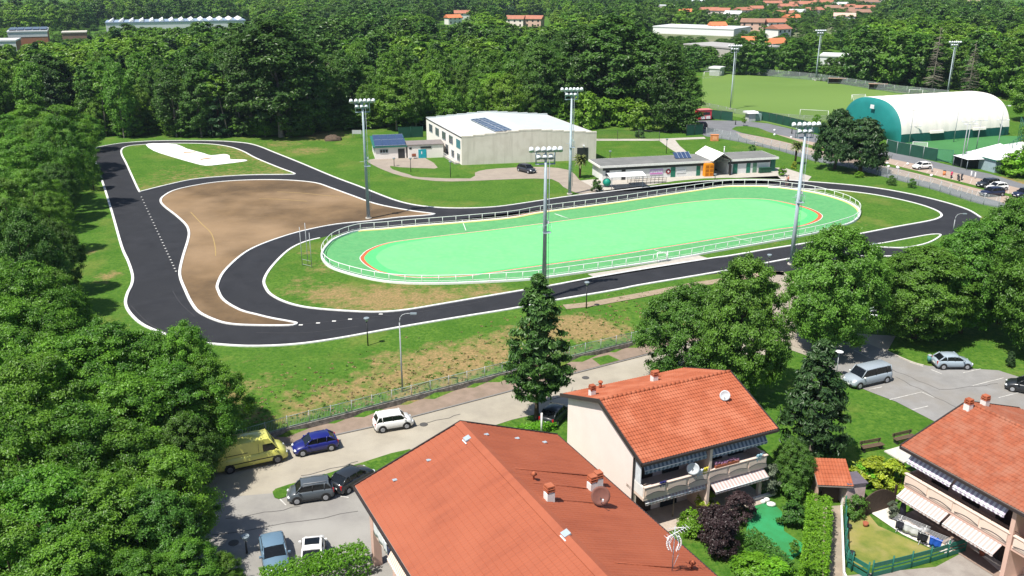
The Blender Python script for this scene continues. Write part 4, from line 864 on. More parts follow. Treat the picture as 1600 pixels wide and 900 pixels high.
c,r=np.array([(x,0,.32+.08*math.sin(x*5)) for x in np.linspace(-1.,1.,9)]),np.full(9,.2); me=leaf_cloud('flowers',c,r,60,.04,leafmat('violet_petals',(.2,.05,.2),(.75,.45,.65),.2),seed=3); o=bpy.data.objects.new('flowers',me); C.objects.link(o); o.parent=pt
t=MB(); 
for i in range(2): t.box((0,0,.05),(.3,.25,.1),tile3)
# --- right house
u3,v3=ff(AZ_A); E=P(1408,697,4.8); L3=30.; W3=13.4; ctr3=E+u3*(L3/2)+v3*(W3/2); ctr3.z=LOW
h3=empty('terraced_house',ctr3,R_(AZ_A),'right hand pink house with weathered tiles, long curved parapets and two rows of striped awnings','house')
gable_roof_parts(h3,L3,W3,6.,8.1,tile3,.26,.05,.38,.035,.052)
f=-W3/2
w=MB(); w.ext([(f+2.4,0),(W3/2-.6,0),(W3/2-.6,5.85),(0,7.85),(f+2.4,6.5)],-L3/2+.6,L3/2-.6,'x',pinkw); w.build('wall',h3)
b=MB(); b.bx(-L3/2+.5,L3/2-.6,f+.4,f+2.4,2.7,3.0,pinkw); 
for a0,a1,n in ((-L3/2+.5,-L3/2+9.0,4),(-L3/2+9.3,-L3/2+21,5)): panel_parapet(b,a0,a1,f+.4,2.95,3.85,n,parap)
b.bx(-L3/2+.5,-L3/2+.62,f+.4,f+2.4,3.0,3.85,pinkw); b.build('balcony',h3)
t=MB(); t.path([(-L3/2+.5,f+2.3,4.15),(-L3/2+.5,f+.45,4.15),(L3/2-2,f+.45,4.15)],.03,brownw,5)
for i in range(14): t.tube((-L3/2+.5+i*1.4,f+.45,3.85),(-L3/2+.5+i*1.4,f+.45,4.15),.02,.02,brownw,4)
t.build('railing',h3)
t=MB(); t.bx(-L3/2+8.9,-L3/2+9.2,f+.3,f+2.4,0,5.7,pinkw); t.build('pillar',h3)
lat=MB()
for zz in (0.4,3.2):
    for k in range(12): 
        lat.tube((-L3/2+8.85,f+.5+k*.16,zz+.4),(-L3/2+8.85,f+.5+min(11,k+5)*.16,zz+2.2),.015,.015,brownw,4); lat.tube((-L3/2+8.85,f+.5+k*.16,zz+2.2),(-L3/2+8.85,f+.5+min(11,k+5)*.16,zz+.4),.015,.015,brownw,4)
lat.build('lattice',h3)
for i,uu in enumerate((2.,4.6,7.3,11.6,14.5,17.5)):
    for zz in (.05,3.05): d=MB(); d.bx(-L3/2+uu-.7,-L3/2+uu+.7,f+2.3,f+2.39,zz,zz+2.2,brownw); d.bx(-L3/2+uu-.05,-L3/2+uu+.05,f+2.26,f+2.31,zz,zz+2.2,dkmetal); d.build('balcony_door',h3)
awning(h3,-L3/2+.6,-L3/2+4.3,f+.6,5.55,f+.1,5.05,aw_check); awning(h3,-L3/2+4.5,-L3/2+8.5,f+.6,5.55,f+.1,5.05,aw_check)
awning(h3,-L3/2+.6,-L3/2+4.4,f+.4,2.68,f-.4,2.2,aw_pink); awning(h3,-L3/2+4.6,-L3/2+8.6,f+.4,2.68,f-.4,2.2,aw_pink)
for px in ((1512,640),(1538,634)):
    a=on_roof(ctr3,AZ_A,W3,6,8.1,px); chimney(h3,a[0],a[1],a[2]+.1,.55,.55)
U3,V3,F3=u3.copy(),v3.copy(),-W3/2
def at3(uu,vv,zz): q=ctr3+U3*(uu-L3/2)+V3*(vv+F3); return Vector((q.x,q.y,LOW+zz))
# ------------------------------------------------------------ gym
g0=P(722,258,0); g1_=P(931,249.5,0); gu=(g1_-g0).normalized(); gaz=math.atan2(gu.y,gu.x); Lg=(g1_-g0).length; Wg=27.; hg=5.7
gym=empty('sports_hall',g0,gaz,'large white and concrete sports hall with a pale low pitched roof','sports hall')
beige=mat('stained_concrete',(.66,.61,.54),.9,(.46,.42,.36),.9,.2,6,lo=.5,hi=.78,col3=(.58,.53,.46),scale3=.5,streak=(1.4,1.4,.14)); paleroof=mat('pale_roof_sheet',(.50,.54,.54),.7,(.46,.5,.5),.3); wwhite=mat('white_wall',(.82,.77,.73),.85,(.77,.72,.68),.4)
pk_=[(0,hg),(Lg*.1,hg+.0),(Lg*.5,hg+1.15),(Lg*.9,hg+.05),(Lg,hg)]
t=MB(); t.ext([(0,0),(Lg,0),(Lg,hg),(Lg*.5,hg+1.1),(0,hg)],0,.3,'y',beige); t.ext([(0,0),(Lg,0),(Lg,hg),(Lg*.5,hg+1.1),(0,hg)],Wg-.3,Wg,'y',beige); t.bx(Lg-.3,Lg,.3,Wg-.3,0,hg,beige); t.build('wall',gym)
t=MB(); t.bx(-.01,.3,.3,Wg-.3,0,hg,wwhite); t.build('side_wall',gym)
# stepped parapet
t=MB()
for yy in (.0,Wg-.35):
    t=MB()
    for k in range(12):
        a=Lg*k/12; b=Lg*(k+1)/12; m_=min(a,Lg-b) if True else 0; z=hg+1.1*(max(a,0)+0)/(Lg*.5) if b<=Lg*.5+.1 else hg+1.1*(Lg-b)/(Lg*.5)
        t.bx(a,b,yy-.03,yy+.38,z,z+.32,beige if yy==0 else paleroof)
    t.build('parapet',gym)
t=MB(); t.ext([(.2,hg+.02),(Lg*.5,hg+1.08),(Lg-.2,hg+.02),(Lg-.2,hg-.1),(Lg*.5,hg+.95),(.2,hg-.1)],.4,Wg-.4,'y',paleroof); t.bx(-.12,.02,-.02,Wg,hg-.05,hg+.08,trimd); t.build('roof',gym)
solar=mat('solar_cell',(.035,.06,.13),.25,(.045,.075,.15),2,spec=.6); frame_=mat('panel_frame',(.45,.5,.56),.4)
sp_=empty('solar_array',gym.location,gaz,'strip of blue solar panels down the middle of the pale sports hall roof','solar panels')
slp=math.atan(1.1/(Lg*.5))
pan=MB(); pan.box((0,0,0),(1.62,2.0,.06),solar); 
for s in (-1,1): pan.box((s*.8,0,.02),(.05,2.02,.07),frame_); pan.box((0,s*1.,.02),(1.62,.05,.07),frame_)
pan.box((0,0,.034),(.04,2,.02),frame_)
first=None
for i in range(8):
    for j in range(2):
        x=Lg*.5-6.6+j*1.75+.2*0; y=2.2+i*2.15; 
        z=hg+1.1*(x+.6)/(Lg*.5)+.24
        if first is None: first=pan.build('solar_panel',sp_); o=first
        else: o=first.copy(); C.objects.link(o); o.parent=sp_
        o.location=(x+.6,y,z); o.rotation_euler=(0,-slp,0)
def win(parent,mb_loc,name='window',fr=None,gl=None,axis='x',n=3,w_=2.2,h_=1.3):
    t=MB(); x,y,z=mb_loc; g_=gl or glass; fr=fr or whitem
    if axis=='x':
        t.bx(x-.05,x+.02,y-w_/2,y+w_/2,z,z+h_,g_)
        for k in range(n+1): yy=y-w_/2+w_*k/n; t.bx(x-.08,x-.05,yy-.05,yy+.05,z,z+h_,fr)
        t.bx(x-.08,x-.05,y-w_/2,y+w_/2,z-.04,z+.05,fr); t.bx(x-.08,x-.05,y-w_/2,y+w_/2,z+h_-.05,z+h_+.04,fr)
    else:
        t.bx(x-w_/2,x+w_/2,y-.05,y+.02,z,z+h_,g_)
        for k in range(n+1): xx=x-w_/2+w_*k/n; t.bx(xx-.05,xx+.05,y-.08,y-.05,z,z+h_,fr)
        t.bx(x-w_/2,x+w_/2,y-.08,y-.05,z-.04,z+.05,fr); t.bx(x-w_/2,x+w_/2,y-.08,y-.05,z+h_-.05,z+h_+.04,fr)
    return t.build(name,parent)
teal=mat('teal_glass',(.05,.22,.26),.3); tealdoor=mat('teal_door',(.02,.35,.42),.5); grn=mat('green_paint',(.02,.14,.10),.5,(.02,.12,.09),2)
for y in (2.2,7.4,12.6,17.8,23.): win(gym,(-.01,y,3.2),w_=2.6,h_=1.7,n=3,gl=teal if y<3 else glass,fr=teal if y<3 else galv)
for y in (2.2,6.2): win(gym,(-.01,y,.5),w_=1.8,h_=1.5,n=2,fr=galv)
win(gym,(-.01,10.5,.2),w_=1.9,h_=2.3,n=2,fr=galv)
t=MB(); t.bx(Lg-4.2,Lg-1.8,-.08,.02,0,2.7,dkmetal); t.build('gate_door',gym); t=MB(); t.tube((Lg-2.9,-.05,3.1),(Lg-2.9,-.4,3.2),.12,.2,whitem,8); t.build('wall_lamp',gym)
t=MB(); t.bx(Lg*.0+1.2,Lg,-.0,.0,0,0,beige) if False else None
SHEAR=.162
for o_ in gym.children:
    for v_ in o_.data.vertices: v_.co.x-=v_.co.y*SHEAR
for o_ in sp_.children: o_.location.x-=o_.location.y*SHEAR
for v_ in first.data.vertices: v_.co.x-=v_.co.y*SHEAR
hr=MB()
for k in range(12): hr.tube((-1.2,1+k*.9,0),(-1.2,1+k*.9,1.05+.0),.03,.03,whitem,5)
hr.path([(-1.2,1,1.05),(-1.2,10.9,1.05)],.035,whitem,5); hr.path([(-1.2,1,.55),(-1.2,10.9,.55)],.03,whitem,5); hr.box((-.65,6,.14),(1.0,9.6,.28),conc)
o=hr.build('access_ramp'); o.location=gym.location; o.rotation_euler=(0,0,gaz+.16); tag(o,'white railed access ramp along the white side of the sports hall','ramp')
# annexe with green roof and solar panels
a0=P(586.5,249,0); a1=P(635,247,0); au=(a1-a0).normalized(); aaz=math.atan2(au.y,au.x); La=(a1-a0).length
an=empty('changing_room',a0,aaz,'small white block with green roof covered by two rows of solar panels','annexe')
greenroof=mat('green_roof_sheet',(.03,.16,.13),.6)
t=MB(); t.ext([(0,0),(9.5,0),(9.5,3.0),(0,2.7)],0,La,'x',wwhite); t.build('wall',an)
t=MB(); t.ext([(-.4,2.7),(9.8,3.35),(9.8,3.15),(-.4,2.5)],-.4,La+.3,'x',greenroof); t.build('roof',an)
t=MB(); t.bx(-.02,0,0,.02,0,.01,wwhite); 
win(an,(1.9,-.02,1.3),axis='y',n=3,w_=1.7,h_=.75,fr=galv)
t=MB(); t.bx(4.9,6.3,-.06,.02,0,2.1,dkmetal); t.build('door',an)
for y in (1.6,3.4,5.2): win(an,(-.02,y,1.2),axis='x',n=1,w_=1.2,h_=.8,fr=galv)
sa=empty('solar_array',a0,aaz,'two raised rows of blue solar panels over the green annexe roof','solar panels')
for r_ in range(2):
    for k in range(4):
        t=MB(); t.box((.8+k*1.66,1.4+r_*4.2,3.25+r_*.35),(1.62,3.2,.06),solar,tilt=.22); t.box((.8+k*1.66,-.22+r_*4.2+.03,2.9+r_*.35),(1.62,.05,.07),frame_); t.box((.8+k*1.66,2.98+r_*4.2,3.63+r_*.35),(1.62,.05,.07),frame_)
        t.build('solar_panel',sa)
b0=P(638,248,0); ln=empty('link_block',b0,aaz,'low white block with a teal door between the green roofed annexe and the sports hall','entrance block')
t=MB(); t.bx(0,7.6,0,5,0,2.8,wwhite); t.build('wall',ln); t=MB(); t.bx(-.2,7.8,-.2,5,2.8,3.0,mat('grey_felt_roof',(.24,.21,.2),.9,(.19,.17,.165),1)); t.build('roof',ln)
t=MB(); t.bx(2.2,3.9,-.06,.01,0,1.9,tealdoor); t.bx(2.8,3.0,-.08,-.06,.9,1.5,whitem); t.build('door',ln); t=MB(); t.bx(2.7,5.,-.08,.01,2.1,2.5,dkmetal); t.build('sign_board',ln); t=MB(); t.bx(.3,.8,-.05,.01,2,2.4,glass); t.build('window',ln); t=MB(); t.box((1.2,-.5,.55),(.9,.35,.1),brownw); t.box((1.2,-.3,.85),(.9,.06,.5),tile3); t.build('bench',ln)
# green screen behind link block
def fence(name,pts,h,m,lab,postm=None,cat='fence',step=3.,post=.05,base=None,basem=None,panel='sheet',group=None,cap=True):
    e=empty(name,pts[0],0,lab,cat,group); o0=pts[0]; cum=[0]
    for a,b in zip(pts,pts[1:]): cum.append(cum[-1]+(b-a).length)
    n=max(1,round(cum[-1]/step)); n=min(n,98); ps=[]
    for i in range(n+1):
        s=cum[-1]*i/n
        for j in range(len(pts)-1):
            if s<=cum[j+1]+1e-6: ps.append(pts[j].lerp(pts[j+1],(s-cum[j])/max(1e-6,cum[j+1]-cum[j]))); break
    for i,p in enumerate(ps):
        if post:
            t=MB(); t.tube((0,0,0),(0,0,h+.06),post,post,postm or m,6); o=t.build('post',e); o.location=p-o0
    t=MB()
    for a,b in zip(ps,ps[1:]):
        A=a-o0; B=b-o0; bz=base or 0
        if panel=='bars':
            k=int((b-a).length/.14)
            for j in range(1,k): q=A.lerp(B,j/k); t.box((q.x,q.y,q.z+bz+(h-bz)/2),(.022,.022,h-bz-.1),m)
            for zz in (bz+.12,h-.04): t.tube(A+Vector((0,0,zz)),B+Vector((0,0,zz)),.028,.028,m,4)
        elif panel=='boards':
            d=(B-A).normalized(); rz=math.atan2(d.y,d.x)
            k=int((h-bz)/.38)
            for j in range(k): q=(A+B)/2; t.box((q.x,q.y,q.z+bz+.2+j*.38),((B-A).length,.04,.33 if j!=k-2 else .12),m,rz=rz)
        else:
            t.add([A+Vector((0,0,bz)),B+Vector((0,0,bz)),B+Vector((0,0,h)),A+Vector((0,0,h))],[(0,1,2,3)],m)
            if cap: t.tube(A+Vector((0,0,h)),B+Vector((0,0,h)),.03,.03,postm or m,4)
    t.build('panel',e); return e
screen=mat('green_screen_net',(.015,.075,.05),.8,(.012,.06,.04),1); meshm=mat('wire_mesh',(.32,.35,.37),.5,alpha=.38); galvp=mat('post_steel',(.4,.42,.44),.5)
fence('screen_fence',[P(623,216,0),P(661,214,0)],2.6,screen,'green screened fence behind the annexe, reaching the sports hall corner')
# ------------------------------------------------------------ pavilion
p0=P(941,283,0); p1=P(1212,268,0); pu=(p1-p0).normalized(); paz=math.atan2(pu.y,pu.x); Lp=(p1-p0).length
pv=empty('park_pavilion',p0,paz,'long low grey flat roofed pavilion with green doors and a gabled passage','pavilion')
blk=mat('grey_block',(.72,.72,.70),.9,(.66,.66,.64),.8); felt=mat('roof_felt',(.15,.155,.15),.95,(.20,.2,.195),.5); whf=mat('white_fascia',(.85,.84,.8),.6)
def pl_(px):
    lo,hi=-5.,60.
    for _ in range(50):
        m=(lo+hi)/2; q=p0+pu*m
        if proj((q.x,q.y,1.))[0]<px: lo=m
        else: hi=m
    return lo
cA=pl_(1112); cB=pl_(1136.5); LE=pl_(1203)
t=MB(); t.bx(0,cA,0,6,0,2.6,blk); t.build('wall',pv); t=MB(); t.bx(cB,LE,0,6,0,2.6,blk); t.build('wall',pv)
for a,b in ((.05,cA-.02),(cB+.02,LE-.05)): t=MB(); t.bx(a,b,-.035,-.002,2.0,2.5,dkmetal); t.build('window_band',pv)
for a,b in ((-.7,cA+.1),(cB-.1,pl_(1214))):
    t=MB(); t.bx(a,b,-.45,6.6,2.6,3.0,whf); t.bx(a+.12,b-.12,-.33,6.48,3.0,3.02,felt); t.build('roof',pv)
t=MB(); t.ext([(cA-.5,3.1),((cA+cB)/2,4.5),(cB+.5,3.1),(cB+.5,3.0),((cA+cB)/2,4.38),(cA-.5,3.0)],-1.3,7,'y',whf); t.build('gable_roof',pv)
for x in (cA,cB):
    for y in (-1.12,6.68): t=MB(); t.bx(x-.08,x+.08,y-.08,y+.08,0,3.05,dkmetal); t.build('post',pv)
t=MB(); t.tube((cA,-1.12,3.0),((cA+cB)/2,-1.12,4.3),.07,.07,dkmetal,4); t.tube((cB,-1.12,3.0),((cA+cB)/2,-1.12,4.3),.07,.07,dkmetal,4); t.tube((cA,-1.12,2.95),(cB,-1.12,2.95),.07,.07,dkmetal,4); t.tube(((cA+cB)/2,-1.12,2.95),((cA+cB)/2,-1.12,4.3),.05,.05,dkmetal,4); t.build('porch_frame',pv)
t=MB(); t.bx(cA,cB,5.5,5.6,0,2.9,mat('passage_back',(.06,.06,.06),.9)); t.build('back_panel',pv)
t=MB(); t.bx(LE+.3,pl_(1212),.2,1,0,2.6,grn); t.build('end_door',pv); t=MB(); t.bx(LE,LE+.3,1,6,0,2.6,dkmetal); t.build('end_wall',pv)
fgr=mat('faded_green',(.12,.25,.16),.7); brg=mat('door_green',(.02,.17,.11),.5)
for a,b,m_,z0,nm in ((946,952,glass,1.,'window'),(971,977,dkmetal,0,'door'),(1048,1055,brg,0,'door'),(1088,1094,brg,0,'door'),(1145,1152,brg,0,'door'),(1166,1172,brg,0,'door'),(1176,1182,fgr,0,'door')):
    t=MB(); t.bx(pl_(a),pl_(b),-.07,-.005,z0,1.98,m_); t.build(nm,pv)
t=MB(); t.bx(pl_(1138.5),pl_(1139.5),-.9,-.05,0,2.0,brownw); t.build('open_door',pv)
def wl(x,y,z): q=p0+pu*x+Vector((-pu.y,pu.x,0))*y; return Vector((q.x,q.y,z))
bn=empty('banner',wl((pl_(1016)+pl_(1035))/2,-.06,.75),paz,'pink and lilac lettered banner on the grey pavilion wall','banner')
t=MB(); t.box((0,0,.5),(2.7,.03,1.05),mat('lilac_banner',(.62,.42,.72),.6)); t.build('board',bn)
t=MB(); 
for k in range(7): t.box((-1.1+k*.36,-.02,.58+.05*math.sin(k*2)),(.26,.012,.34),whitem)
for k in range(10): t.box((-1.15+k*.25,-.02,.2),(.17,.012,.14),mat('pink_ink',(.7,.1,.35),.6))
t.build('lettering',bn)
bn2=empty('banner',wl((pl_(1058)+pl_(1070))/2,-.06,.75),paz,'white lettered notice board between the green doors of the pavilion','notice board')
t=MB(); t.box((0,0,.5),(1.9,.03,.95),whitem); t.build('board',bn2)
t=MB()
for k in range(6): t.box((-.7+k*.27,-.02,.6),(.18,.012,.2),mat('grey_ink',(.3,.32,.36),.6))
for k in range(8): t.box((-.75+k*.21,-.02,.28),(.13,.012,.09),mat('grey_ink',(.3,.32,.36),.6))
t.build('lettering',bn2)
sg=MB(); sg.tube((0,0,0),(0,-.04,0),.5,.5,mat('maroon_paint',(.3,.03,.04),.6),16); sg.tube((0,-.041,0),(0,-.05,0),.2,.2,whitem,12); o=sg.build('round_sign'); o.location=wl(pl_(1044),-.05,1.2); o.rotation_euler=(0,0,paz); tag(o,'round maroon sign on the pavilion wall beside the lilac banner','sign')
lx=pl_(1097.5); lw=pl_(1111)-lx
bx_=empty('container',wl(lx,-1.15,0),paz,'bright orange slatted locker against the pavilion, left of the gabled passage','locker')
t=MB(); om=mat('orange_paint',(.85,.30,.01),.5); t.bx(0,lw,0,1.0,0,2.5,om); t.build('body',bx_)
for i in range(2):
    for j in range(3): t=MB(); t.bx(.15+i*lw/2,.15+i*lw/2+lw*.36,-.03,-.002,.2+j*.75,.2+j*.75+.5,mat('orange_dark',(.5,.15,.005),.6)); t.build('hatch',bx_)
sa=empty('solar_array',wl(pl_(1066),0,3.05),paz,'small tilted blue solar collector on the pavilion roof','solar panels')
for k in range(4): t=MB(); t.box((k*.85,3.4,.5),(.8,1.9,.08),solar,tilt=.5); t.box((k*.85+.41,3.4,.55),(.05,1.9,.06),frame_,tilt=.5); t.build('solar_panel',sa)
t=MB(); t.tube((0,0,0),(0,0,1.5),.09,.09,whitem,8); t.tube((0,0,1.5),(0,0,1.65),.14,.14,whitem,8); o=t.build('chimney_pipe'); o.location=wl(pl_(1146),4.5,3.02); tag(o,'thin white flue pipe rising from the right part of the pavilion roof','pipe')
tbm=mat('wheelie_green',(.02,.09,.05),.5)
for k in range(4):
    t=MB(); t.ext([(-.28,.1),(.28,.1),(.33,1.0),(-.3,1.0)],-.28,.28,'x',tbm); t.bx(-.3,.3,-.36,.33,1.0,1.07,tbm); t.tube((-.3,.3,.12),(.3,.3,.12),.1,.1,dkmetal,8)
    o=t.build('waste_bin'); o.location=wl(pl_(1186.5)+k*.62,-.6,0); o.rotation_euler=(0,0,paz); tag(o,'dark green wheeled bin in the row at the right end of the pavilion','waste bin','wheeled bins by the pavilion')
# canopy table + umbrella near pavilion
cn=empty('canopy',P(976,293,0),paz,'white sheet canopy over a picnic spot before the pavilion','canopy')
t=MB(); 
for x in (-3,3):
    for y in (-1.2,1.6): t.tube((x,y,0),(x,y,2.5),.05,.05,galv,6)
t.build('pole',cn); t=MB(); t.ext([(-1.6,2.45),(.2,2.85),(2.,2.5),(2.,2.44),(.2,2.79),(-1.6,2.39)],-3.5,3.5,'x',whitem); t.build('cover',cn)
um=MB(); um.blob((0,0,.9),(.8,.8,.75),mat('teal_cover',(.01,.28,.2),.5),3,8,.05); o=um.build('playground_dome'); o.location=P(948,292,0); tag(o,'small glossy green domed bin beside the round bush and the white canopy','container')
ra=MB(); 
for k in range(10): ra.tube((k*.8,0,0),(k*.8,0,1.1),.03,.03,dkmetal,4); ra.tube((k*.8,1.6,0),(k*.8,1.6,1.1),.03,.03,dkmetal,4)
for y in (0,1.6):
    for z in (.4,.75,1.1): ra.tube((0,y,z),(7.2,y,z),.03,.03,dkmetal,4)
ra.bx(0,7.2,.05,1.55,0,.25,conc); o=ra.build('ramp_railing'); o.location=P(985,289,0); o.rotation_euler=(0,0,paz); tag(o,'grey railed ramp beside the lawn in front of the pavilion','ramp')
# ------------------------------------------------------------ inflatable dome
q0=P(1402,213,2.2); q1=P(1574,202,2.2); du_=(q1-q0); du_.z=0; daz=R_(20.); L_d=0
d0=P(1407,224,0); du_=Vector((math.cos(daz),math.sin(daz),0)); 
Ld=33.; Wd=21.; Hd=9.2
dm_=empty('sports_dome',d0,daz,'big white inflatable sports dome with green end wall and green skirt','dome')
wm=mat('dome_membrane',(.80,.76,.70),.55,(.68,.64,.58),.8,lo=.45,hi=.8,spec=.3,streak=(1.2,.25,.25)); gm=mat('dome_green',(.015,.21,.20),.55,(.012,.17,.165),.2); dg_=mat('dome_dark_green',(.01,.1,.085),.6)
def prof(t,k=1.): a=math.pi*t; return (Wd/2-Wd/2*math.copysign(abs(math.cos(a))**.8,math.cos(a)), Hd*math.sin(a)**.82)
nt_=40; nl=60
vsM=[];vsG=[]
def dome_pt(x,t):
    y,z=prof(t); e=min(x,Ld-x); k=1.
    return (x+0, y, z)
t=MB(); vs=[]
seam=lambda x: .07*abs(math.sin(math.pi*x/2.75))
for i in range(nl+1):
    x=Ld*i/nl
    for j in range(nt_+1):
        y,z=prof(j/nt_); s=seam(x); vs.append((x,y+(y-Wd/2)/Wd*s*2,z+s))
fsW=[];fsG=[]
for i in range(nl):
    for j in range(nt_):
        a=i*(nt_+1)+j; zz=prof((j+.5)/nt_)[1]; (fsG if zz<2.1 else fsW).append((a,a+nt_+1,a+nt_+2,a+1))
t.add(vs,fsW,wm,True); t.build('membrane',dm_)
t=MB(); t.add(vs,fsG,dg_,True); t.build('skirt',dm_)
for xx,sg_,nm in ((0,-1,'end_wall'),(Ld,1,'end_wall')):
    t=MB(); vs=[]; m=14
    for k in range(m+1):
        s=k/m
        for j in range(nt_+1):
            y,z=prof(j/nt_); vs.append((xx+sg_*1.6*math.sqrt(max(0,1-s*s))*(min(1,z/4+.15)), Wd/2+(y-Wd/2)*s, z*s))
    fs=[(k*(nt_+1)+j,k*(nt_+1)+j+1,(k+1)*(nt_+1)+j+1,(k+1)*(nt_+1)+j) for k in range(m) for j in range(nt_)]
    t.add(vs,fs,gm,True); t.build(nm,dm_)
t=MB(); t.box((-1.75,Wd*.42,7.4),(.15,1.2,.9),whitem); t.build('vent_patch',dm_)
t=MB()
for x in (8,21): t.ext([(-.35,1.9),(-.55,1.9),(-.4,2.45),(-.15,2.5)],x,x+4,'x',wm)
t.build('door_flap',dm_)
# court masts and fences
def mastpole(bx,by,top,lab,arms=2,group='thin lamp masts around the turf court',scale=1.):
    g=G(bx,by); h=height_at(g,top); e=empty('court_mast',g,0,lab,'lamp mast',group)
    t=MB(); t.tube((0,0,0),(0,0,h),.11,.07,galvp,6); t.build('pole',e)
    for s in ((-1,1) if arms==2 else ((-1,0,1))): t=MB(); t.tube((0,0,h-.1),(s*1.1,0,h),.05,.05,galvp,4); t.box((s*1.1,-.1,h),(.6,.4,.2),whitem); t.build('floodlight',e)
for bx,by,tp in ((1420,226,172),(1490,222,168),(1561,214,165),(1507,252,194),(1525,235,188),(1557,240,187),(1501,262,190),(1426,222,197)):
    mastpole(bx,by,tp,'thin grey lamp mast around the turf court beside the dome')
mastpole(1370,205,170,'thin mast standing before the green end wall of the dome',group=None); mastpole(1548,150,134,'thin mast with twin lamps rising behind the dome ridge',group=None)
fence('screen_fence',[P(1384,236,0),P(1400,240,0),P(1463,252,0)],2.6,screen,'dark green screened fence between the turf court and the north lane',postm=galvp)
fence('screen_fence',[P(1488,258,0),P(1503,262,0),P(1548,264,0)],2.3,mat('black_net',(.012,.02,.018),.8),'black screened fence around the small white gazebo',postm=dkmetal)
fence('mesh_fence',[P(1463,252,0),P(1487,254,0)],2.6,mat('green_mesh',(.05,.2,.14),.6,alpha=.4),'see through green mesh fence between the two screened fences of the court',postm=grn)
fence('screen_fence',[P(1175,186,0),P(1200,190,0),P(1255,203,0),P(1285,211,0),P(1320,218,0)],2.4,screen,'long dark green screened fence between the football field and the north road',postm=dkmetal)
fence('screen_fence',[P(1108,185,0),P(1144,189,0)],2.4,screen,'short dark green screened fence beside the red vehicle',postm=dkmetal)
fence('screen_fence',[P(1072,212,0),P(1098,210,0)],2.6,screen,'green screened gate under the dark columnar trees',postm=dkmetal)
fence('mesh_fence',[P(1103,212,0),P(1160,223,0),P(1219,236,0),P(1270,252,0),P(1330,263,0),P(1385,277.5,0),P(1460,297,0),P(1525,318,0),P(1560,325,0)],2.0,meshm,'long grey wire mesh fence between the car park and the race track',postm=galvp,step=2.6)
fence('field_fence',[P(1098,112,0),P(1180,117,0),P(1280,126,0),P(1400,145,0),P(1480,153,0)],2.4,meshm,'tall mesh fence with posts along the far side of the football field',postm=galvp,step=4.5)
fence('field_fence',[P(1095,166,0),P(1115,170,0),P(1150,178,0),P(1200,184,0),P(1270,189,0),P(1300,188,0)],1.3,mat('faded_mesh',(.25,.28,.24),.6,alpha=.45),'low faded mesh fence along the near side of the football field',postm=galvp,step=4.)
fence('park_fence',[P(931,219,0),P(1000,217,0),P(1030,220,0)],2.2,mat('dark_mesh',(.05,.07,.06),.6,alpha=.16),'tall thin mesh fence between the sports hall corner and the park path',postm=dkmetal,step=6)
fence('net_fence',[P(1590,215,0),P(1600,240,0),P(1570,262,0)],5.,mat('green_mesh2',(.03,.16,.11),.6,alpha=.3),'high green net fence at the right end of the turf court',postm=grn,step=4)
# street fence on low wall
wpts=[P(345,709,LOW),P(400,693,LOW),P(457,676,LOW),P(530,658,LOW),P(590,642,LOW),P(690,616,LOW),P(790,590,LOW),P(885,567,LOW),P(1005,538,LOW),P(1030,531,LOW)]
t=MB(); strip_bm(t,[(p.x,p.y) for p in wpts],.25,LOW-.2,LOW+.62,mat('mossy_wall',(.3,.28,.25),.95,(.1,.095,.085),2.4,.4,10),closed=False); o=t.build('retaining_wall'); tag(o,'low mossy concrete retaining wall carrying the railing along the street','wall')
fp=[Vector((p.x,p.y,LOW+.62)) for p in wpts]
fence('street_railing',fp,1.15,mat('galvanised_bars',(.30,.40,.36),.5),'long galvanised bar railing on top of the low street wall',postm=galvp,cat='railing',step=2.,panel='bars',post=.04)
# tents
tn=empty('marquee',P(1556,262,0),R_(15),'white pyramid roofed marquee with pale blue walls beside the turf court','marquee')
t=MB(); S=4.3; t.add([(-S,-S,2.6),(S,-S,2.6),(S,S,2.6),(-S,S,2.6),(0,0,5.)],[(0,1,4),(1,2,4),(2,3,4),(3,0,4),(0,3,2,1)],whitem); t.build('canopy',tn)
t=MB(); t.bx(-S+.2,S-.2,-S+.2,S-.2,0,2.6,mat('pale_blue_wall',(.32,.42,.46),.7)); t.build('wall',tn); t=MB(); t.bx(-S,S,-S-.05,-S+.1,2.35,2.6,grn); t.bx(-S-.05,-S+.1,-S,S,2.35,2.6,grn); t.build('trim',tn)
tn=empty('marquee',P(1600,252,0),R_(15),'second white marquee mostly hidden behind the bushes at the right edge','marquee'); t=MB(); t.add([(-S,-S,2.6),(S,-S,2.6),(S,S,2.6),(-S,S,2.6),(0,0,4.4)],[(0,1,4),(1,2,4),(2,3,4),(3,0,4),(0,3,2,1)],whitem); t.build('canopy',tn); t=MB(); t.bx(-S+.3,S-.3,-S+.3,S-.3,0,2.6,wwhite); t.build('wall',tn)
tn=empty('gazebo',P(1519,262,0),R_(10),'small white open gazebo between the black fence and the marquee','gazebo'); t=MB(); S=2.4; t.add([(-S*1.3,-S,2.2),(S*1.3,-S,2.2),(S*1.3,S,2.2),(-S*1.3,S,2.2),(0,0,3.1)],[(0,1,4),(1,2,4),(2,3,4),(3,0,4),(0,3,2,1)],whitem); t.build('canopy',tn)
t=MB(); 
for a in (-1,1):
    for b in (-1,1): t.tube((a*S*1.2,b*S*.9,0),(a*S*1.2,b*S*.9,2.2),.05,.05,galv,5)
t.build('pole',tn)
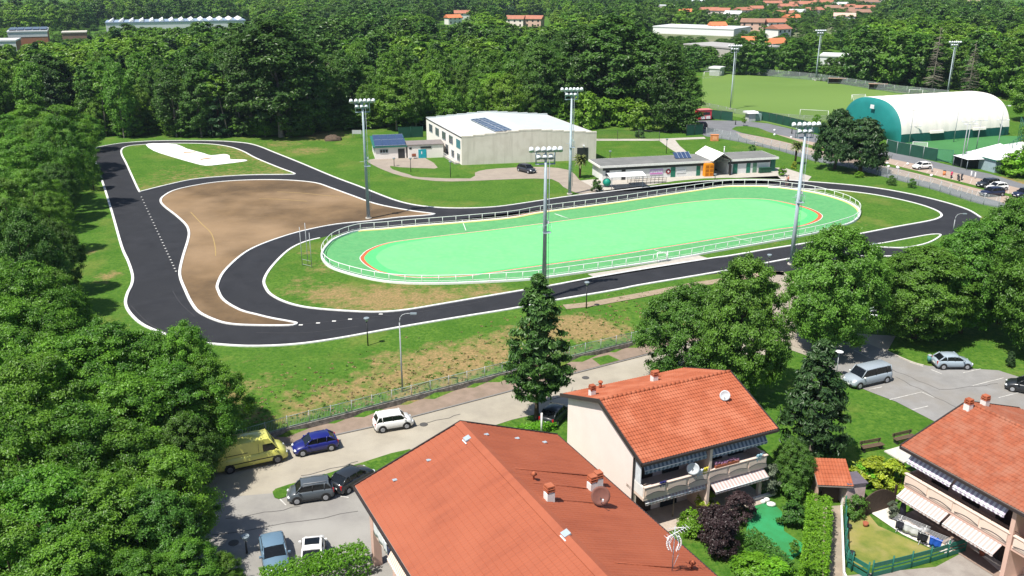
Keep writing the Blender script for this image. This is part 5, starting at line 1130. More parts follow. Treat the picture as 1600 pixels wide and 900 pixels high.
# kiosk by the field, red van-like kiosk
k=empty('kiosk',P(1172,189,0),R_(14),'small white roofed ticket kiosk at the gap in the dark green field fence','kiosk'); t=MB(); t.bx(-1.,1.,-1,1,0,2.1,mat('grey_panel',(.5,.52,.52),.6)); t.bx(1,3,-.6,.9,0,1.9,mat('glass_panel',(.3,.42,.42),.3)); t.build('wall',k); t=MB(); t.ext([(-1.4,2.15),(-1.,2.6),(1.2,2.6),(1.6,2.15)],-1.6,1.6,'x',whitem); t.build('roof',k)
# distant buildings
def block(name,px,az,L_,W_,H_,wallm,roofm,lab,cat='building',flat=True,z=0,wins=0,group=None,rh=1.6):
    g=P(px[0],px[1],z); g.z=0; e=empty(name,g,R_(az),lab,cat,group); t=MB(); t.bx(-L_/2,L_/2,-W_/2,W_/2,0,H_,wallm); t.build('wall',e)
    t=MB()
    if flat: t.bx(-L_/2-.3,L_/2+.3,-W_/2-.3,W_/2+.3,H_,H_+.5,roofm)
    else: t.ext([(-W_/2-.7,H_-.1),(0,H_+rh),(W_/2+.7,H_-.1)],-L_/2-.6,L_/2+.6,'x',roofm)
    t.build('roof',e)
    if wins:
        for s in range(2 if H_>4.5 else 1):
            for i in range(wins):
                x=-L_/2+L_*(i+.5)/wins; w_=MB(); w_.bx(x-.6,x+.6,-W_/2-.06,-W_/2+.01,.9+s*2.8,2.2+s*2.8,glass); w_.build('window',e)
    return e
brick=mat('brick_wall',(.42,.16,.08),.9,(.36,.2,.13),.4); bw_=mat('white_cladding',(.7,.72,.74),.6)
def fblock(name,pl,pr,top,depth,wallm,roofm,lab,**kw):   # front-left/right base pixels, top pixel row
    a=P(*pl,0); b=P(*pr,0); d=(b-a); az=math.atan2(d.y,d.x); h=height_at(a,top); c=a+d/2+Vector((-math.sin(az),math.cos(az),0))*depth/2; 
    e=empty(name,(c.x,c.y,0),az,lab,kw.get('cat','building'),kw.get('group')); L_=d.length; t=MB(); t.bx(-L_/2,L_/2,-depth/2,depth/2,0,h,wallm); t.build('wall',e); t=MB(); t.bx(-L_/2-.3,L_/2+.3,-depth/2-.3,depth/2+.3,h,h+.6,roofm); t.build('roof',e); return e,L_,h,depth
e,L_,h,dp=fblock('factory',(18,86),(79,84),51,26,brick,bw_,'brick factory hall with white roof rim and blue solar panels, upper left')
t=MB()
for i in range(5): t.box((-L_/2+L_*(i+.5)/5,0,h+1.1),(L_/5.4,dp*.8,.2),solar)
t.build('solar_panel',e); t=MB(); t.bx(-L_/2-.1,L_/2+.1,-dp/2-.1,-dp/2+.1,h-2.2,h,bw_); t.build('cladding',e)
e,L_,h,dp=fblock('factory',(-40,100),(30,98),66,14,brick,bw_,'long low white and brick factory wing cut by the left edge'); t=MB()
for i in range(12): t.bx(-L_/2+L_*(i+.15)/12,-L_/2+L_*(i+.85)/12,-dp/2-.1,-dp/2,h-5.5,h-2.5,glass)
t.build('window',e); t=MB(); t.bx(-L_/2-.05,L_/2+.05,-dp/2-.06,-dp/2+.1,h-6,h,bw_); t.build('cladding',e)
fblock('workshop',(99,68),(137,67),52,12,mat('brown_wall',(.3,.19,.14),.9),mat('beige_roof',(.55,.52,.46),.8),'low brown workshop with pale flat roof beyond the wood, upper left')
e,L_,h,dp=fblock('factory',(168,58),(385,53),36.5,30,bw_,mat('factory_roof_blue',(.25,.33,.45),.6),'long sawtooth roofed white factory across the upper left wood')
t=MB(); n=14
for i in range(n): x=-L_/2+L_*(i+.2)/n; t.ext([(x,h+.5),(x+L_/n*.3,h+1.5),(x+L_/n*.45,h+2.0),(x+L_/n*.5,h+.5)],-dp/2,dp/2,'y',whitem)
t.build('skylight',e)
fblock('workshop',(1142,86),(1186,92),70,12,mat('grey_wall',(.45,.43,.4),.8),mat('grey_roof',(.5,.48,.46),.7),'grey shed between the trees above the football field')
e,L_,h,dp=fblock('school',(1020,52),(1146,57),42,30,whitem,bw_,'low white flat roofed school behind the trees near the far town')
e,L_,h,dp=fblock('warehouse',(1068,84),(1150,92),70,20,mat('grey_wall',(.45,.43,.4),.8),mat('grey_felt',(.4,.39,.38),.8),'long grey roofed shed right above the dark columnar trees')
fblock('workshop',(1280,102),(1332,104),88,14,bw_,mat('white_roof',(.75,.76,.76),.5),'small white building among the trees behind the football field')
fblock('clubhouse',(1108,118),(1124,119),107,5,mat('grey_panel',(.5,.52,.52),.6),whitem,'small white shed at the far left corner of the football field')
fblock('clubhouse',(1002,150),(1024,152),138,6,bw_,whitem,'white roofed hut glimpsed between the dark columnar trees')
terr=mat('town_roof_red',(.42,.17,.11),.9,(.33,.14,.09),.5); terr2=mat('town_roof_brown',(.3,.17,.12),.9,(.24,.14,.1),.5); terr3=mat('town_roof_orange',(.62,.2,.08),.9,(.5,.17,.08),.5); hw=[whitew,whitew,creamw,creamw,pinkw,mat('ochre_wall',(.55,.42,.28),.9)]
TOWN=[((806,42),13,'r'),((835,42),13,'r'),((708,38),9,'o'),((722,30),12,'r'),((940,14),14,'w'),((1000,26),12,'w'),((1030,19),24,'w'),((1070,30),9,'o'),((1108,26),16,'r'),((1125,28),12,'r'),((1145,34),12,'w'),((1160,26),12,'r'),((1120,52),9,'o'),((1172,80),7,'o'),((1176,48),13,'b'),((1210,48),12,'r'),((1215,60),12,'r'),((1225,30),14,'r'),((1230,20),14,'r'),((1245,28),12,'w'),((1246,16),14,'r'),((1260,14),14,'r'),((1278,10),14,'r'),((1270,24),12,'r'),((1206,14),14,'r'),((1210,88),7,'o'),((1312,16),14,'w'),((1322,24),12,'b'),((1330,20),12,'r'),((1340,30),14,'b'),((1350,22),13,'r'),((1318,38),16,'p'),((1355,12),16,'b'),((1290,12),13,'r'),((1300,22),12,'b'),((1338,8),14,'r'),((1372,6),13,'b'),((1290,4),14,'r'),((1250,6),14,'r'),((1225,8),14,'b'),((1325,5),14,'r'),((1190,8),14,'b'),((1236,38),10,'o'),((1180,24),11,'r'),((1395,4),14,'b'),((1500,48),10,'w'),((1575,49),10,'w'),((1518,3),14,'r'),((1440,2),14,'r'),((890,8),12,'w'),((790,22),10,'w'),((1090,8),14,'w'),((1052,6),14,'w'),((1050,40),10,'r')]
rt=random.Random(4)
for i,((x,y),s,k) in enumerate(TOWN):
    rm={'r':terr,'o':terr3,'b':terr2,'w':bw_,'p':pinkw}[k]
    lb={'r':'pale two storey house with terracotta roof in the far town','o':'small house with bright orange roof in the far town','b':'house with dull brown roof in the far town','w':'house with white roof in the far town','p':'pink beige hall in the far town'}[k]
    if i<2: lb=('left','right')[i]+' half of the double gabled terracotta roofed villa in the wood, top centre'
    block('town_house',(x,y),rt.uniform(-25,35),s*rt.uniform(.9,1.3),s*.8,rt.choice((5,5.8,6.2)),rt.choice(hw),rm,lb,'house',flat=(k=='w' and s>14),wins=3 if s<14 else 4,group=None if i<2 else {'r':'terracotta roofed houses of the far town','o':'orange roofed houses of the far town','b':'brown roofed houses of the far town','w':'white roofed houses of the far town','p':None}[k],rh=2.2)
sheet('town_ground',gp([(1000,30),(1030,60),(1130,100),(1290,62),(1420,40),(1440,4),(1000,0)],0),.02,mat('pale_ground',(.2,.2,.12),.95,(.1,.14,.05),.03))
sheet('far_car_park',gp([(-40,125),(62,122),(66,148),(-40,150)],0),.03,mat('pale_gravel',(.42,.39,.35),.9))
# ------------------------------------------------------------ floodlight masts
lampm=mat('floodlight_shell',(.74,.78,.82),.35); lens_=mat('lamp_lens',(.3,.35,.38),.15,spec=.6)
def big_mast(base,top,lab,rz=0,group='tall floodlight masts',far=False):
    g=G(*base); h=height_at(g,top)-.8; e=empty('floodlight_mast',g,rz,lab,'floodlight mast',group)
    t=MB(); k_=.6 if far else 1.; t.tube((0,0,0),(0,0,h*.5),.30*k_,.24*k_,galv,12); t.tube((0,0,h*.5),(0,0,h),.24*k_,.15*k_,galv,12); t.tube((0,0,0),(0,0,.25),.5,.5,conc,10); t.build('pole',e)
    t=MB(); 
    for s in (-1,1): t.tube((.48,s*.2,1.5),(.42,s*.2,h),.025,.025,galv,4)
    k=int(h/.6)
    for i in range(3,k): t.tube((.47,-.2,i*.6),(.47,.2,i*.6),.018,.018,galv,3)
    for i in range(2,int(h/1.8)): t.tube((.2,0,i*1.8),(.47,0,i*1.8),.02,.02,galv,3)
    t.build('ladder',e)
    if not far:
        t=MB(); t.box((.25,0,h*.48),(1.0,.9,.06),galv); 
        for a in ((-.2,-.42),(.7,-.42),(.7,.42),(-.2,.42)): t.tube((a[0],a[1],h*.48),(a[0],a[1],h*.48+1.0),.025,.025,galv,4)
        t.path([(-.2,-.42,h*.48+1),(.7,-.42,h*.48+1),(.7,.42,h*.48+1),(-.2,.42,h*.48+1)],.025,galv,4); t.tube((-.9,0,h*.52),(.3,0,h*.52),.03,.03,galv,4); t.box((.35,.1,h*.55),(.3,.3,.35),whitem); t.build('platform',e)
    t=MB()
    for z,w in ((h+.55,1.7),(h-.25,1.05)): t.tube((-w,0,z),(w,0,z),.06,.06,galv,6); t.tube((-w,.5,z-.1),(w,.5,z-.1),.05,.05,galv,6)
    for s in (-1,1): t.tube((s*1.1,0,h-.9),(s*1.1,0,h+.6),.05,.05,galv,5); t.tube((s*1.1,.5,h-.9),(s*1.1,.5,h+.5),.04,.04,galv,5)
    t.tube((-1.15,0,h-.9),(1.15,0,h-.9),.05,.05,galv,5); t.tube((-1.15,.5,h-.9),(1.15,.5,h-.9),.05,.05,galv,5); t.tube((0,0,h-.5),(0,0,h+.6),.12,.1,galv,8); t.box((0,.25,h-.93),(2.3,.6,.04),galv); t.build('head_frame',e)
    lm=MB(); lm.tube((0,-.24,0),(0,.2,0),.34,.25,lampm,12); lm.tube((0,-.26,0),(0,-.241,0),.31,.31,lens_,12); lm.blob((0,.2,0),(.24,.14,.22),lampm,2,6,.02)
    f=lm.build('floodlight',e); f.location=(-1.7,0,h+.85); f.rotation_euler=(R_(55),0,0)
    sp=[(-.95,.85,0),(-.25,.85,0),(.4,.85,0),(1.05,.85,0),(1.7,.85,0),(-.85,0,1),(-.1,0,1),(.6,0,1)]
    for x,z,_ in sp: c=f.copy(); C.objects.link(c); c.parent=e; c.location=(x,-.05,h+z); c.rotation_euler=(R_(55),0,R_(random.uniform(-25,25)))
    return e
random.seed(8)
big_mast((576,342),158,'tall grey floodlight mast rising from the tip of the bare dirt infield',rz=.2)
big_mast((850,467),234,'tall grey floodlight mast in front of the rink, behind the ragged conifer',rz=.15)
big_mast((890,304),140,'tall grey floodlight mast between the sports hall and the palm, beyond the rink',rz=.1)
big_mast((1236,414),195,'tall grey floodlight mast at the right end of the rink beside the track',rz=.15)
big_mast((1141,171),72,'floodlight mast at the near left corner of the football field',far=True,group='football field floodlight masts')
big_mast((1274,126),48,'floodlight mast at the far side of the football field',far=True,group='football field floodlight masts')
big_mast((1479,152),66,'floodlight mast rising behind the white dome',far=True,group='football field floodlight masts')
def lamp(base,top,lab,kind='black',rz=0,group=None):
    g=G(*base); h=height_at(g,top); e=empty('street_lamp',g,rz,lab,'street lamp',group)
    if kind=='black':
        t=MB(); t.tube((0,0,0),(0,0,h-.3),.075,.055,dkmetal,8); t.build('pole',e); t=MB(); t.tube((0,0,h-.35),(0,0,h-.05),.12,.22,mat('lamp_glass',(.55,.6,.62),.2),8); t.tube((0,0,h-.05),(0,0,h+.05),.34,.28,mat('lamp_top',(.25,.3,.33),.4),10); t.build('lamp_head',e)
    elif kind=='mush':
        t=MB(); t.tube((0,0,0),(0,0,h-.2),.06,.045,galvp,8); t.build('pole',e); t=MB(); t.tube((0,0,h-.15),(0,0,h-.02),.15,.42,galvp,14); t.tube((0,0,h-.02),(0,0,h+.05),.42,.25,whitem,14); t.build('lamp_head',e)
    else:
        t=MB(); t.tube((0,0,0),(0,0,h-.9),.09,.055,galvp,8); t.path([(0,0,h-.9),(.08,0,h-.4),(.3,0,h-.12),(.65,0,h),(1.1,0,h+.02)],.04,galvp,6); t.build('pole',e); t=MB(); t.box((1.35,0,h),(.6,.24,.13),mat('lamp_top',(.25,.3,.33),.4)); t.build('lamp_head',e)
lamp((575,540),497,'short black park lamp on the grass below the near bend of the track')
lamp((916,482),441,'short black park lamp beside the dirt path, right of the central mast')
lamp((1199,433),398,'short black park lamp at the paved junction left of the right mast')
lamp((1364,403),381,'black park lamp at the pale tip of the grass wedge')
lamp((616,260),247,'first black path lamp before the green roofed annexe')
lamp((642,269),247,'black path lamp on the lawn in front of the link block')
lamp((704,277),252,'black path lamp on the lawn before the white side of the hall')
lamp((953,251),236,'black path lamp on the lawn behind the left end of the pavilion')
lamp((1041,240),217,'black path lamp behind the middle of the pavilion'); lamp((1117,282),272,'squat brown topped path lamp in front of the orange locker')
lamp((1594,330),308,'black lamp standing at the right edge beside the last dark car')
lamp((629,612),490,'tall grey street lamp with curved arm behind the low wall railing',kind='arm',rz=.0)
lamp((1306,590),549,'pale mushroom lamp beside the silver people carrier',kind='mush')
lamp((386,865),838,'small black lamp in the tree shade of the lower car park')
for i,(a,b,h) in enumerate(((474,398,14),(479,404,19),(486,420,8))):
    pass
e=empty('net_post',P(480,415,0),0,'group of three thin grey posts on the dry grass left of the rink','posts')
for dx,dy,h in ((-.6,-.2,5.5),(.1,.1,6.),(.9,-1.2,5.)): t=MB(); t.tube((dx,dy,0),(dx,dy,h),.05,.05,galvp,6); t.build('pole',e)
t=MB(); t.tube((-.6,-.2,1.),(.9,-1.2,1.),.03,.03,galvp,4); t.tube((-.6,-.2,.3),(.9,-1.2,.3),.03,.03,galvp,4); t.build('crossbar',e)
lamp((1150,440),372,'x') if False else None
g=G(1494,362); 
lamp((1489,362),334,'tall thin lamp with short arm behind the tree tops on the right','arm',rz=0)
# ------------------------------------------------------------ vehicles
def paint(name,c,metal=.0): return mat('paint_'+name,c,.35,tuple(x*.97 for x in c),1,spec=.5,coat=.5)
tyre=mat('tyre_rubber',(.02,.02,.02),.85); rim=mat('wheel_rim',(.33,.34,.36),.35,spec=.6); rimd=mat('dark_rim',(.12,.12,.13),.4)
cglass=mat('car_glass',(.006,.008,.010),.12,(.008,.010,.012),1,spec=.45); lampw=mat('headlight_glass',(.75,.78,.8),.12); lampr=mat('taillight_glass',(.45,.02,.02),.2); platem=mat('number_plate',(.75,.75,.72),.5); blackp=mat('black_plastic',(.03,.03,.03),.6)
STY={ # L, W, H, belt, hood z, windscreen base x, roof front x, roof back x, tail glass base x, ground clearance   (x from centre, + = front)
 'hatch':(3.85,1.68,1.46,.95,.86,1.0,.30,-1.15,-1.78,.2),'city':(3.6,1.6,1.56,1.0,.94,1.15,.62,-1.35,-1.66,.2),'suv':(4.3,1.8,1.6,1.0,.98,1.05,.35,-1.55,-2.0,.22),'sedan':(4.5,1.78,1.45,.92,.86,.95,.2,-1.2,-1.95,.18),
 'coupe':(3.6,1.63,1.48,.9,.86,.95,.35,-.95,-1.62,.18),'minivan':(4.95,1.9,1.9,1.12,1.08,1.55,.9,-2.25,-2.42,.22),'van':(5.9,2.05,2.5,1.32,1.2,2.2,1.45,-2.9,-2.93,.25)}
def car(name,style,loc,rz,pm,lab,rims=None,parts=True,cat='car',rack=False,group=None,sunroof=False):
    L_,W,H,belt,hood,xw,xr,xb,xt,gc=STY[style]; e=empty(name,loc,rz,lab,cat,group); h=L_/2; w=W/2; rw_=w*.80 if style!='van' else w*.86
    t=MB(); zb=gc
    st=[(-h,.38,belt*.80,.80),(-h+.05,.30,belt*.95,.92),(-h+.22,zb,belt*.99 if xt>-h+.3 else belt,.98),(xt,zb,belt,1.),(xb*.5,zb,belt*1.0,1.),(xw*.3,zb,belt*.985,1.),(xw,zb,belt*.97,1.),(xw+(h-xw)*.5,zb,hood*.95,.97),(h-.28,zb,hood*.86,.93),(h-.08,.27,hood*.70,.84),(h,.36,hood*.56,.74)]
    st.sort(key=lambda s:s[0])
    vs=[]
    for x,z0,z1,k in st:
        zm=z0+(z1-z0)*.55; vs+=[(x,0,z0),(x,w*k*.86,z0),(x,w*k*.99,z0+.14),(x,w*k,zm),(x,w*k*.97,z1-.12),(x,w*k*.88,z1),(x,0,z1+.03)]
        vs+=[(x,-w*k*.88,z1),(x,-w*k*.97,z1-.12),(x,-w*k,zm),(x,-w*k*.99,z0+.14),(x,-w*k*.86,z0)]
    n=12; fs=[]
    for i in range(len(st)-1):
        for j in range(n): fs.append((i*n+j,(i+1)*n+j,(i+1)*n+(j+1)%n,i*n+(j+1)%n))
    fs+=[tuple(range(n)),tuple(range((len(st)-1)*n,len(st)*n))[::-1]]
    t.add(vs,fs,pm,True)
    # pillars and roof
    bw_=w*.90; A=[(xw,bw_),(xr,rw_)]
    def P4(x,y,z): return Vector((x,y,z))
    zr=H
    for s in (-1,1):
        t.tube(P4(xw-.02,s*bw_*.97,belt*.97),P4(xr,s*rw_,zr-.05),.045,.045,pm,6); t.tube(P4(xt+.02,s*bw_*.95,belt),P4(xb,s*rw_*.97,zr-.05),.07,.06,pm,6)
        xm=(xw*.3+xb*.35); t.tube(P4(xm,s*bw_*.99,belt),P4(xm-.08,s*rw_*1.0,zr-.05),.035,.035,blackp,6)
        if style in('minivan','hatch','city','suv'): xq=xb*.78; t.tube(P4(xq,s*bw_*.99,belt),P4(xq-.05,s*rw_,zr-.05),.04,.04,pm if style!='minivan' else blackp,6)
    rv=[];xsr=[xb-.08,xb+.15,(xb+xr)/2,xr-.15,xr+.06]; zs_=[zr-.06,zr-.01,zr+.02,zr-.01,zr-.07]
    for x,z in zip(xsr,zs_): rv+=[(x,-rw_-.02,z-.07),(x,-rw_*.85,z),(x,0,z+.025),(x,rw_*.85,z),(x,rw_+.02,z-.07)]
    rf=[(i*5+j,i*5+j+1,(i+1)*5+j+1,(i+1)*5+j) for i in range(4) for j in range(4)]; rv+= [(a,b,c-.05) for a,b,c in rv]; rf+=[tuple(25+i for i in f[::-1]) for f in rf]
    t.add(rv,rf,pm,True)
    if style=='van':
        for s in (-1,1): t.ext([(xr-.6,zr-.05),(xr,zr-.06),(xr+.34,1.98),(xr-.6,1.98)],s*(bw_-.05)-.03,s*(bw_-.05)+.03,'y',pm)
        t.add([(xr+.02,-rw_,zr-.04),(xr+.02,rw_,zr-.04),(xr+.36,bw_*.95,1.96),(xr+.36,-bw_*.95,1.96)],[(0,1,2,3)],pm)
    if style=='van': t.ext([(xb-.05,belt),(xr-.55,belt),(xr-.55,zr-.04),(xb-.05,zr-.04)],-bw_-.03,-bw_+.02,'y',pm); t.ext([(xb-.05,belt),(xr-.55,belt),(xr-.55,zr-.04),(xb-.05,zr-.04)],bw_-.02,bw_+.03,'y',pm); t.box((xb-.02,0,(belt+zr)/2),(.06,W*.85,zr-belt),pm)
    body=t.build('body',e)
    # glasshouse
    k=.985; g_=MB(); B=[(xw-.03,bw_*.97),(xt+.03,bw_*.95)]; 
    q=[(xw-.02,-bw_*.93,belt*.96),(xw-.02,bw_*.93,belt*.96),(xt,bw_*.93,belt*.98),(xt,-bw_*.93,belt*.98),(xr,-rw_*.97,zr-.06),(xr,rw_*.97,zr-.06),(xb,rw_*.97,zr-.06),(xb,-rw_*.97,zr-.06)]
    if style=='van': q[2]=(xr-.5,bw_*.93,belt*.98);q[3]=(xr-.5,-bw_*.93,belt*.98);q[6]=(xr-.5,rw_*.99,zr-.06);q[7]=(xr-.5,-rw_*.99,zr-.06)
    q=[(a,b*(1.045 if i<4 else 1.0),c) for i,(a,b,c) in enumerate(q)]
    g_.add(q,[(0,1,5,4),(1,2,6,5),(2,3,7,6),(3,0,4,7),(4,5,6,7)],cglass); g_.build('windows',e)
    if not parts: return e
    R0=.31 if L_<4 else .33 if style!='van' else .36
    for s in (-1,1):
        for xx in (h-.72 if style!='van' else h-.95,-h+.68 if style!='van' else -h+1.05):
            a=MB(); a.tube((0,0,0),(0,s*.035,0),R0+.07,R0+.07,blackp,18); a_=a.build('wheel_arch',e); a_.location=(xx,s*(w-.02),R0+.03)
            a=MB(); a.tube((0,-.1*s,0),(0,.1*s,0),R0,R0*.97,tyre,18); o=a.build('wheel',e); o.location=(xx,s*(w-.06),R0)
            a=MB(); a.tube((0,.1*s,0),(0,.115*s,0),R0*.66,R0*.6,rims or rim,14); a.build('rim',o)
        a=MB(); a.blob((h-.16,s*w*.66,hood*.66),(.15,.20,.10),lampw,1,6,.02); a.build('headlight',e)
        a=MB(); a.box((-h+.06,s*w*.80,belt*.80),(.1,.16,.34 if style!='sedan' else .16),lampr); a.build('taillight',e)
        a=MB(); a.box((xw-.25,s*(w+.08),belt+.05),(.14,.2,.14),pm if style!='minivan' else whitem); a.build('wing_mirror',e,bevel=.02)
    a=MB(); a.box((h-.01,0,.42),(.05,.52,.12),platem); a.build('number_plate',e); a=MB(); a.box((-h-.005,0,.55),(.05,.52,.12),platem); a.build('number_plate',e)
    a=MB(); a.box((h-.03,0,.36),(.06,w*1.3,.20),blackp); a.box((-h+.02,0,.30),(.06,w*1.5,.14),blackp); 
    for s in (-1,1): a.box((0,s*(w-.015),gc+.05),(L_*.52,.05,.1),blackp)
    a.build('bumper_trim',e)
    if sunroof: a=MB(); a.box(((xr+xb)/2+.12,0,zr+.04),(.75,W*.62,.03),cglass); a.build('sunroof',e)
    if rack:
        a=MB(); 
        for s in (-1,1): a.tube((xr-.1,s*rw_*.85,zr+.06),(xb+.1,s*rw_*.85,zr+.06),.025,.025,rim,6)
        a.build('roof_rack',e)
    return e
def carpx(name,style,a,b,pm,lab,z=LOW+.04,flip=False,**kw):
    # a = pixel of the rear-bottom, b = pixel of the front-bottom on the near side
    p=P(*a,z); q=P(*b,z); c=(p+q)/2; d=(q-p); rz=math.atan2(d.y,d.x); n=Vector((-d.y,d.x,0)).normalized(); s=1 if n.y>0 else -1; w=STY[style][1]/2
    c=c+n*s*w; return car(name,style,c,rz,pm,lab,**kw)
yelw=paint('yellow',(.62,.60,.14))
v=carpx('delivery_van','van',(344,744),(448,721),yelw,'long pale yellow high roofed van parked in the tree shade by the wall',cat='van',z=LOW+.04,rims=rimd)
t=MB(); t.box((-1.2,-.0,0),(.01,.01,.01),blackp)
t=MB()
for s in (-1,1): t.box((-1.3,s*(1.025*.90+.04),1.55),(1.9,.02,.05),blackp); t.box((.55,s*(1.025*.9+.04),1.5),(.02,.02,1.3),blackp); t.box((-.2,s*1.03,.75),(4.,.02,.08),blackp)
t.build('side_rail',v)
carpx('parked_car','hatch',(528,703),(463,716),paint('deep_blue',(.008,.012,.15)),'deep blue hatchback parked on the street in front of the yellow van')
carpx('parked_car','city',(590,678),(645,669),paint('white',(.8,.8,.79)),'small white tall hatchback standing on the street in front of the railing')
carpx('parked_car','city',(521,781),(452,791),paint('dark_grey',(.07,.085,.10)),'dark grey small car with roof rails parked at the grass island',rack=True)
carpx('parked_car','hatch',(535,778),(590,745),paint('black',(.02,.024,.03)),'black hatchback half hidden under the edge of the metal roof') 
def car_at(name,style,px,az,pm,lab,z=None,**kw):
    g=G(*px) if z is None else P(*px,z); g.z+=.03; return car(name,style,g,R_(az),pm,lab,**kw)
car_at('parked_car','sedan',(430,876),-70,paint('slate_blue',(.12,.20,.28)),'slate blue saloon nosed toward the hedge at the bottom of the car park',z=LOW)
car_at('parked_car','coupe',(490,872),100,paint('white',(.8,.8,.79)),'small white car with dark sunroof beside the slate blue saloon',z=LOW,sunroof=True)
car_at('parked_car','hatch',(868,655),60,paint('black',(.02,.024,.03)),'black car almost hidden between the ragged conifer and the blank gable',z=LOW)
carpx('parked_van','minivan',(1392,597),(1336,610),paint('blue_silver',(.30,.35,.40)),'silver people carrier parked beside the mushroom lamp',cat='van')
carpx('parked_car','hatch',(1470,578),(1515,578),paint('pale_silver',(.33,.40,.46)),'pale silver hatchback parked alone at the lawn edge on the right')
car_at('parked_car','hatch',(1603,612),150,paint('black',(.02,.024,.03)),'black car cut by the right edge of the lower car park',z=LOW)
car_at('parked_car','hatch',(1368,500),150,paint('silver',(.42,.46,.50)),'silver car glimpsed under the trees near the round sign',z=LOW)
car_at('parked_car','suv',(823,269),-50,paint('charcoal',(.03,.034,.045)),'charcoal car alone on the paved loop before the sports hall')
car_at('parked_car','hatch',(1440,264),-165,paint('white',(.8,.8,.79)),'white hatchback alone in the upper brick parking row')
car_at('parked_car','suv',(1543,292),-165,paint('black',(.02,.024,.03)),'black car at the left rear of the trio of cars, upper right')
car_at('parked_car','hatch',(1557,297),-165,paint('white',(.8,.8,.79)),'white car wedged between the two dark cars, upper right')
car_at('parked_car','suv',(1549,306),-165,paint('navy',(.015,.02,.05)),'navy car nearest the fence in the trio of cars, upper right')
car_at('parked_car','suv',(1600,308),-165,paint('navy',(.015,.02,.05)),'dark car cut by the right edge of the upper car park')
car_at('parked_car','suv',(1092,200),170,paint('maroon_dark',(.04,.012,.02)),'dark car in the shade behind the columnar trees')
rd=paint('red',(.62,.03,.06))
fe=empty('food_kiosk',P(1100,187,0),R_(14),'bright red box kiosk with white front panel at the head of the green screen','kiosk')
t=MB(); t.bx(-2.2,1.6,-1.2,1.2,.3,2.7,rd); t.build('body',fe,bevel=.08); t=MB(); t.bx(-2.3,1.7,-1.3,1.3,2.7,2.85,mat('pink_roof',(.6,.2,.2),.6)); t.build('roof',fe); t=MB(); t.bx(-1.5,-.3,-1.26,-1.2,.4,1.2,whitem); t.bx(0,1.2,-1.26,-1.2,.4,1.2,whitem); t.build('panel',fe); t=MB(); t.bx(-.9,1.,-1.26,-1.2,1.5,2.2,glass); t.build('window',fe)
for x,y,c,l in ((6,126,(.02,.03,.12),'dark blue'),(12,134,(.4,.02,.02),'red'),(20,128,(.05,.05,.06),'dark grey'),(52,130,(.5,.5,.52),'pale silver'),(50,141,(.1,.16,.25),'steel blue'),(30,133,(.75,.75,.75),'white')):
    car_at('parked_car','hatch',(x,y),10,paint('far_'+l.replace(' ','_'),c),l+' car in the far car park at the upper left edge',parts=False)
def moto(px,az,c,lab):
    e=empty('motorcycle',G(*px)+Vector((0,0,.03)),R_(az),lab,'motorcycle'); pm=paint('moto_'+lab.split()[0],c)
    for x in (-.65,.65):
        t=MB(); t.tube((x,-.06,.31),(x,.06,.31),.31,.31,tyre,14); w_=t.build('wheel',e); t=MB(); t.tube((x,-.065,.31),(x,.065,.31),.17,.17,rim,10); t.build('rim',w_)
    t=MB(); t.blob((.1,0,.75),(.42,.2,.22),pm,1,8,.05); t.blob((-.45,0,.72),(.35,.16,.14),pm,2,8,.05); t.blob((0,0,.42),(.3,.17,.2),rimd,3,8,.1); t.blob((.55,0,.85),(.2,.2,.28),pm,4,8,.05); t.build('body',e)
    t=MB(); t.box((-.3,0,.86),(.6,.26,.08),blackp); t.build('seat',e,bevel=.03); t=MB(); t.tube((.5,-.35,1.05),(.5,.35,1.05),.02,.02,dkmetal,5); t.tube((.65,0,.31),(.45,0,1.05),.04,.04,galvp,6); t.build('handlebar',e)
moto((1486,278),60,(.6,.02,.1),'red motorcycle on the brick parking row, left of the black one')
moto((1502,281),60,(.02,.02,.03),'black motorcycle on the brick parking row, right of the red one')
moto((1497,282),75,(.03,.03,.03),'dark scooter standing tight beside the black motorcycle')
for px,lab in (((1475,274),'orange litter bin between the white car and the red motorcycle'),((1231,284),None)):
    if lab: t=MB(); t.tube((0,0,0),(0,0,.9),.25,.3,orang,10); t.tube((0,0,.9),(0,0,1.0),.32,.2,dkmetal,10); o=t.build('litter_bin'); o.location=G(*px); tag(o,lab,'bin')
for px,lab in (((1456,269),'small grey bollard beside the white hatchback'),((1517,277),'white bollard right of the motorcycles'),((1523,279),'second white bollard right of the motorcycles, nearest the dark cars'),((1237,209),'black bollard on the north road beyond the right palm'),((1149,195),'black bollard beside the young roundabout tree')):
    t=MB(); m_=whitem if 'white b' in lab else (galvp if 'grey' in lab else dkmetal); t.tube((0,0,0),(0,0,1.1),.14,.12,m_,8); t.blob((0,0,1.12),(.15,.15,.1),m_,1,6,.02); o=t.build('bollard'); o.location=G(*px); tag(o,lab,'bollard')
for i,(x,y) in enumerate(((1210,212),(1236,216),(1210,205),(1403,264),(1386,257),(1418,258),(1388,262),(1402,263),(1455,276))):
    t=MB(); t.blob((0,0,.25),(.3,.25,.28),whitem,i,6,.1); o=t.build('marker_stone'); o.location=G(x,y); tag(o,'small white marker stone in the strip between the parking rows','marker stone','white marker stones of the car park')
t=MB(); t.bx(-.9,.9,-.4,.4,0,1.4,orang); t.bx(-.95,.95,-.45,.45,1.4,1.5,orang); t.bx(-.5,.5,-.43,-.4,.3,1.1,mat('orange_light',(.85,.4,.2),.6)); o=t.build('utility_cabinet'); o.location=P(1116,220,0); tag(o,'bright orange cabinet on the lawn edge behind the pavilion gable','cabinet')
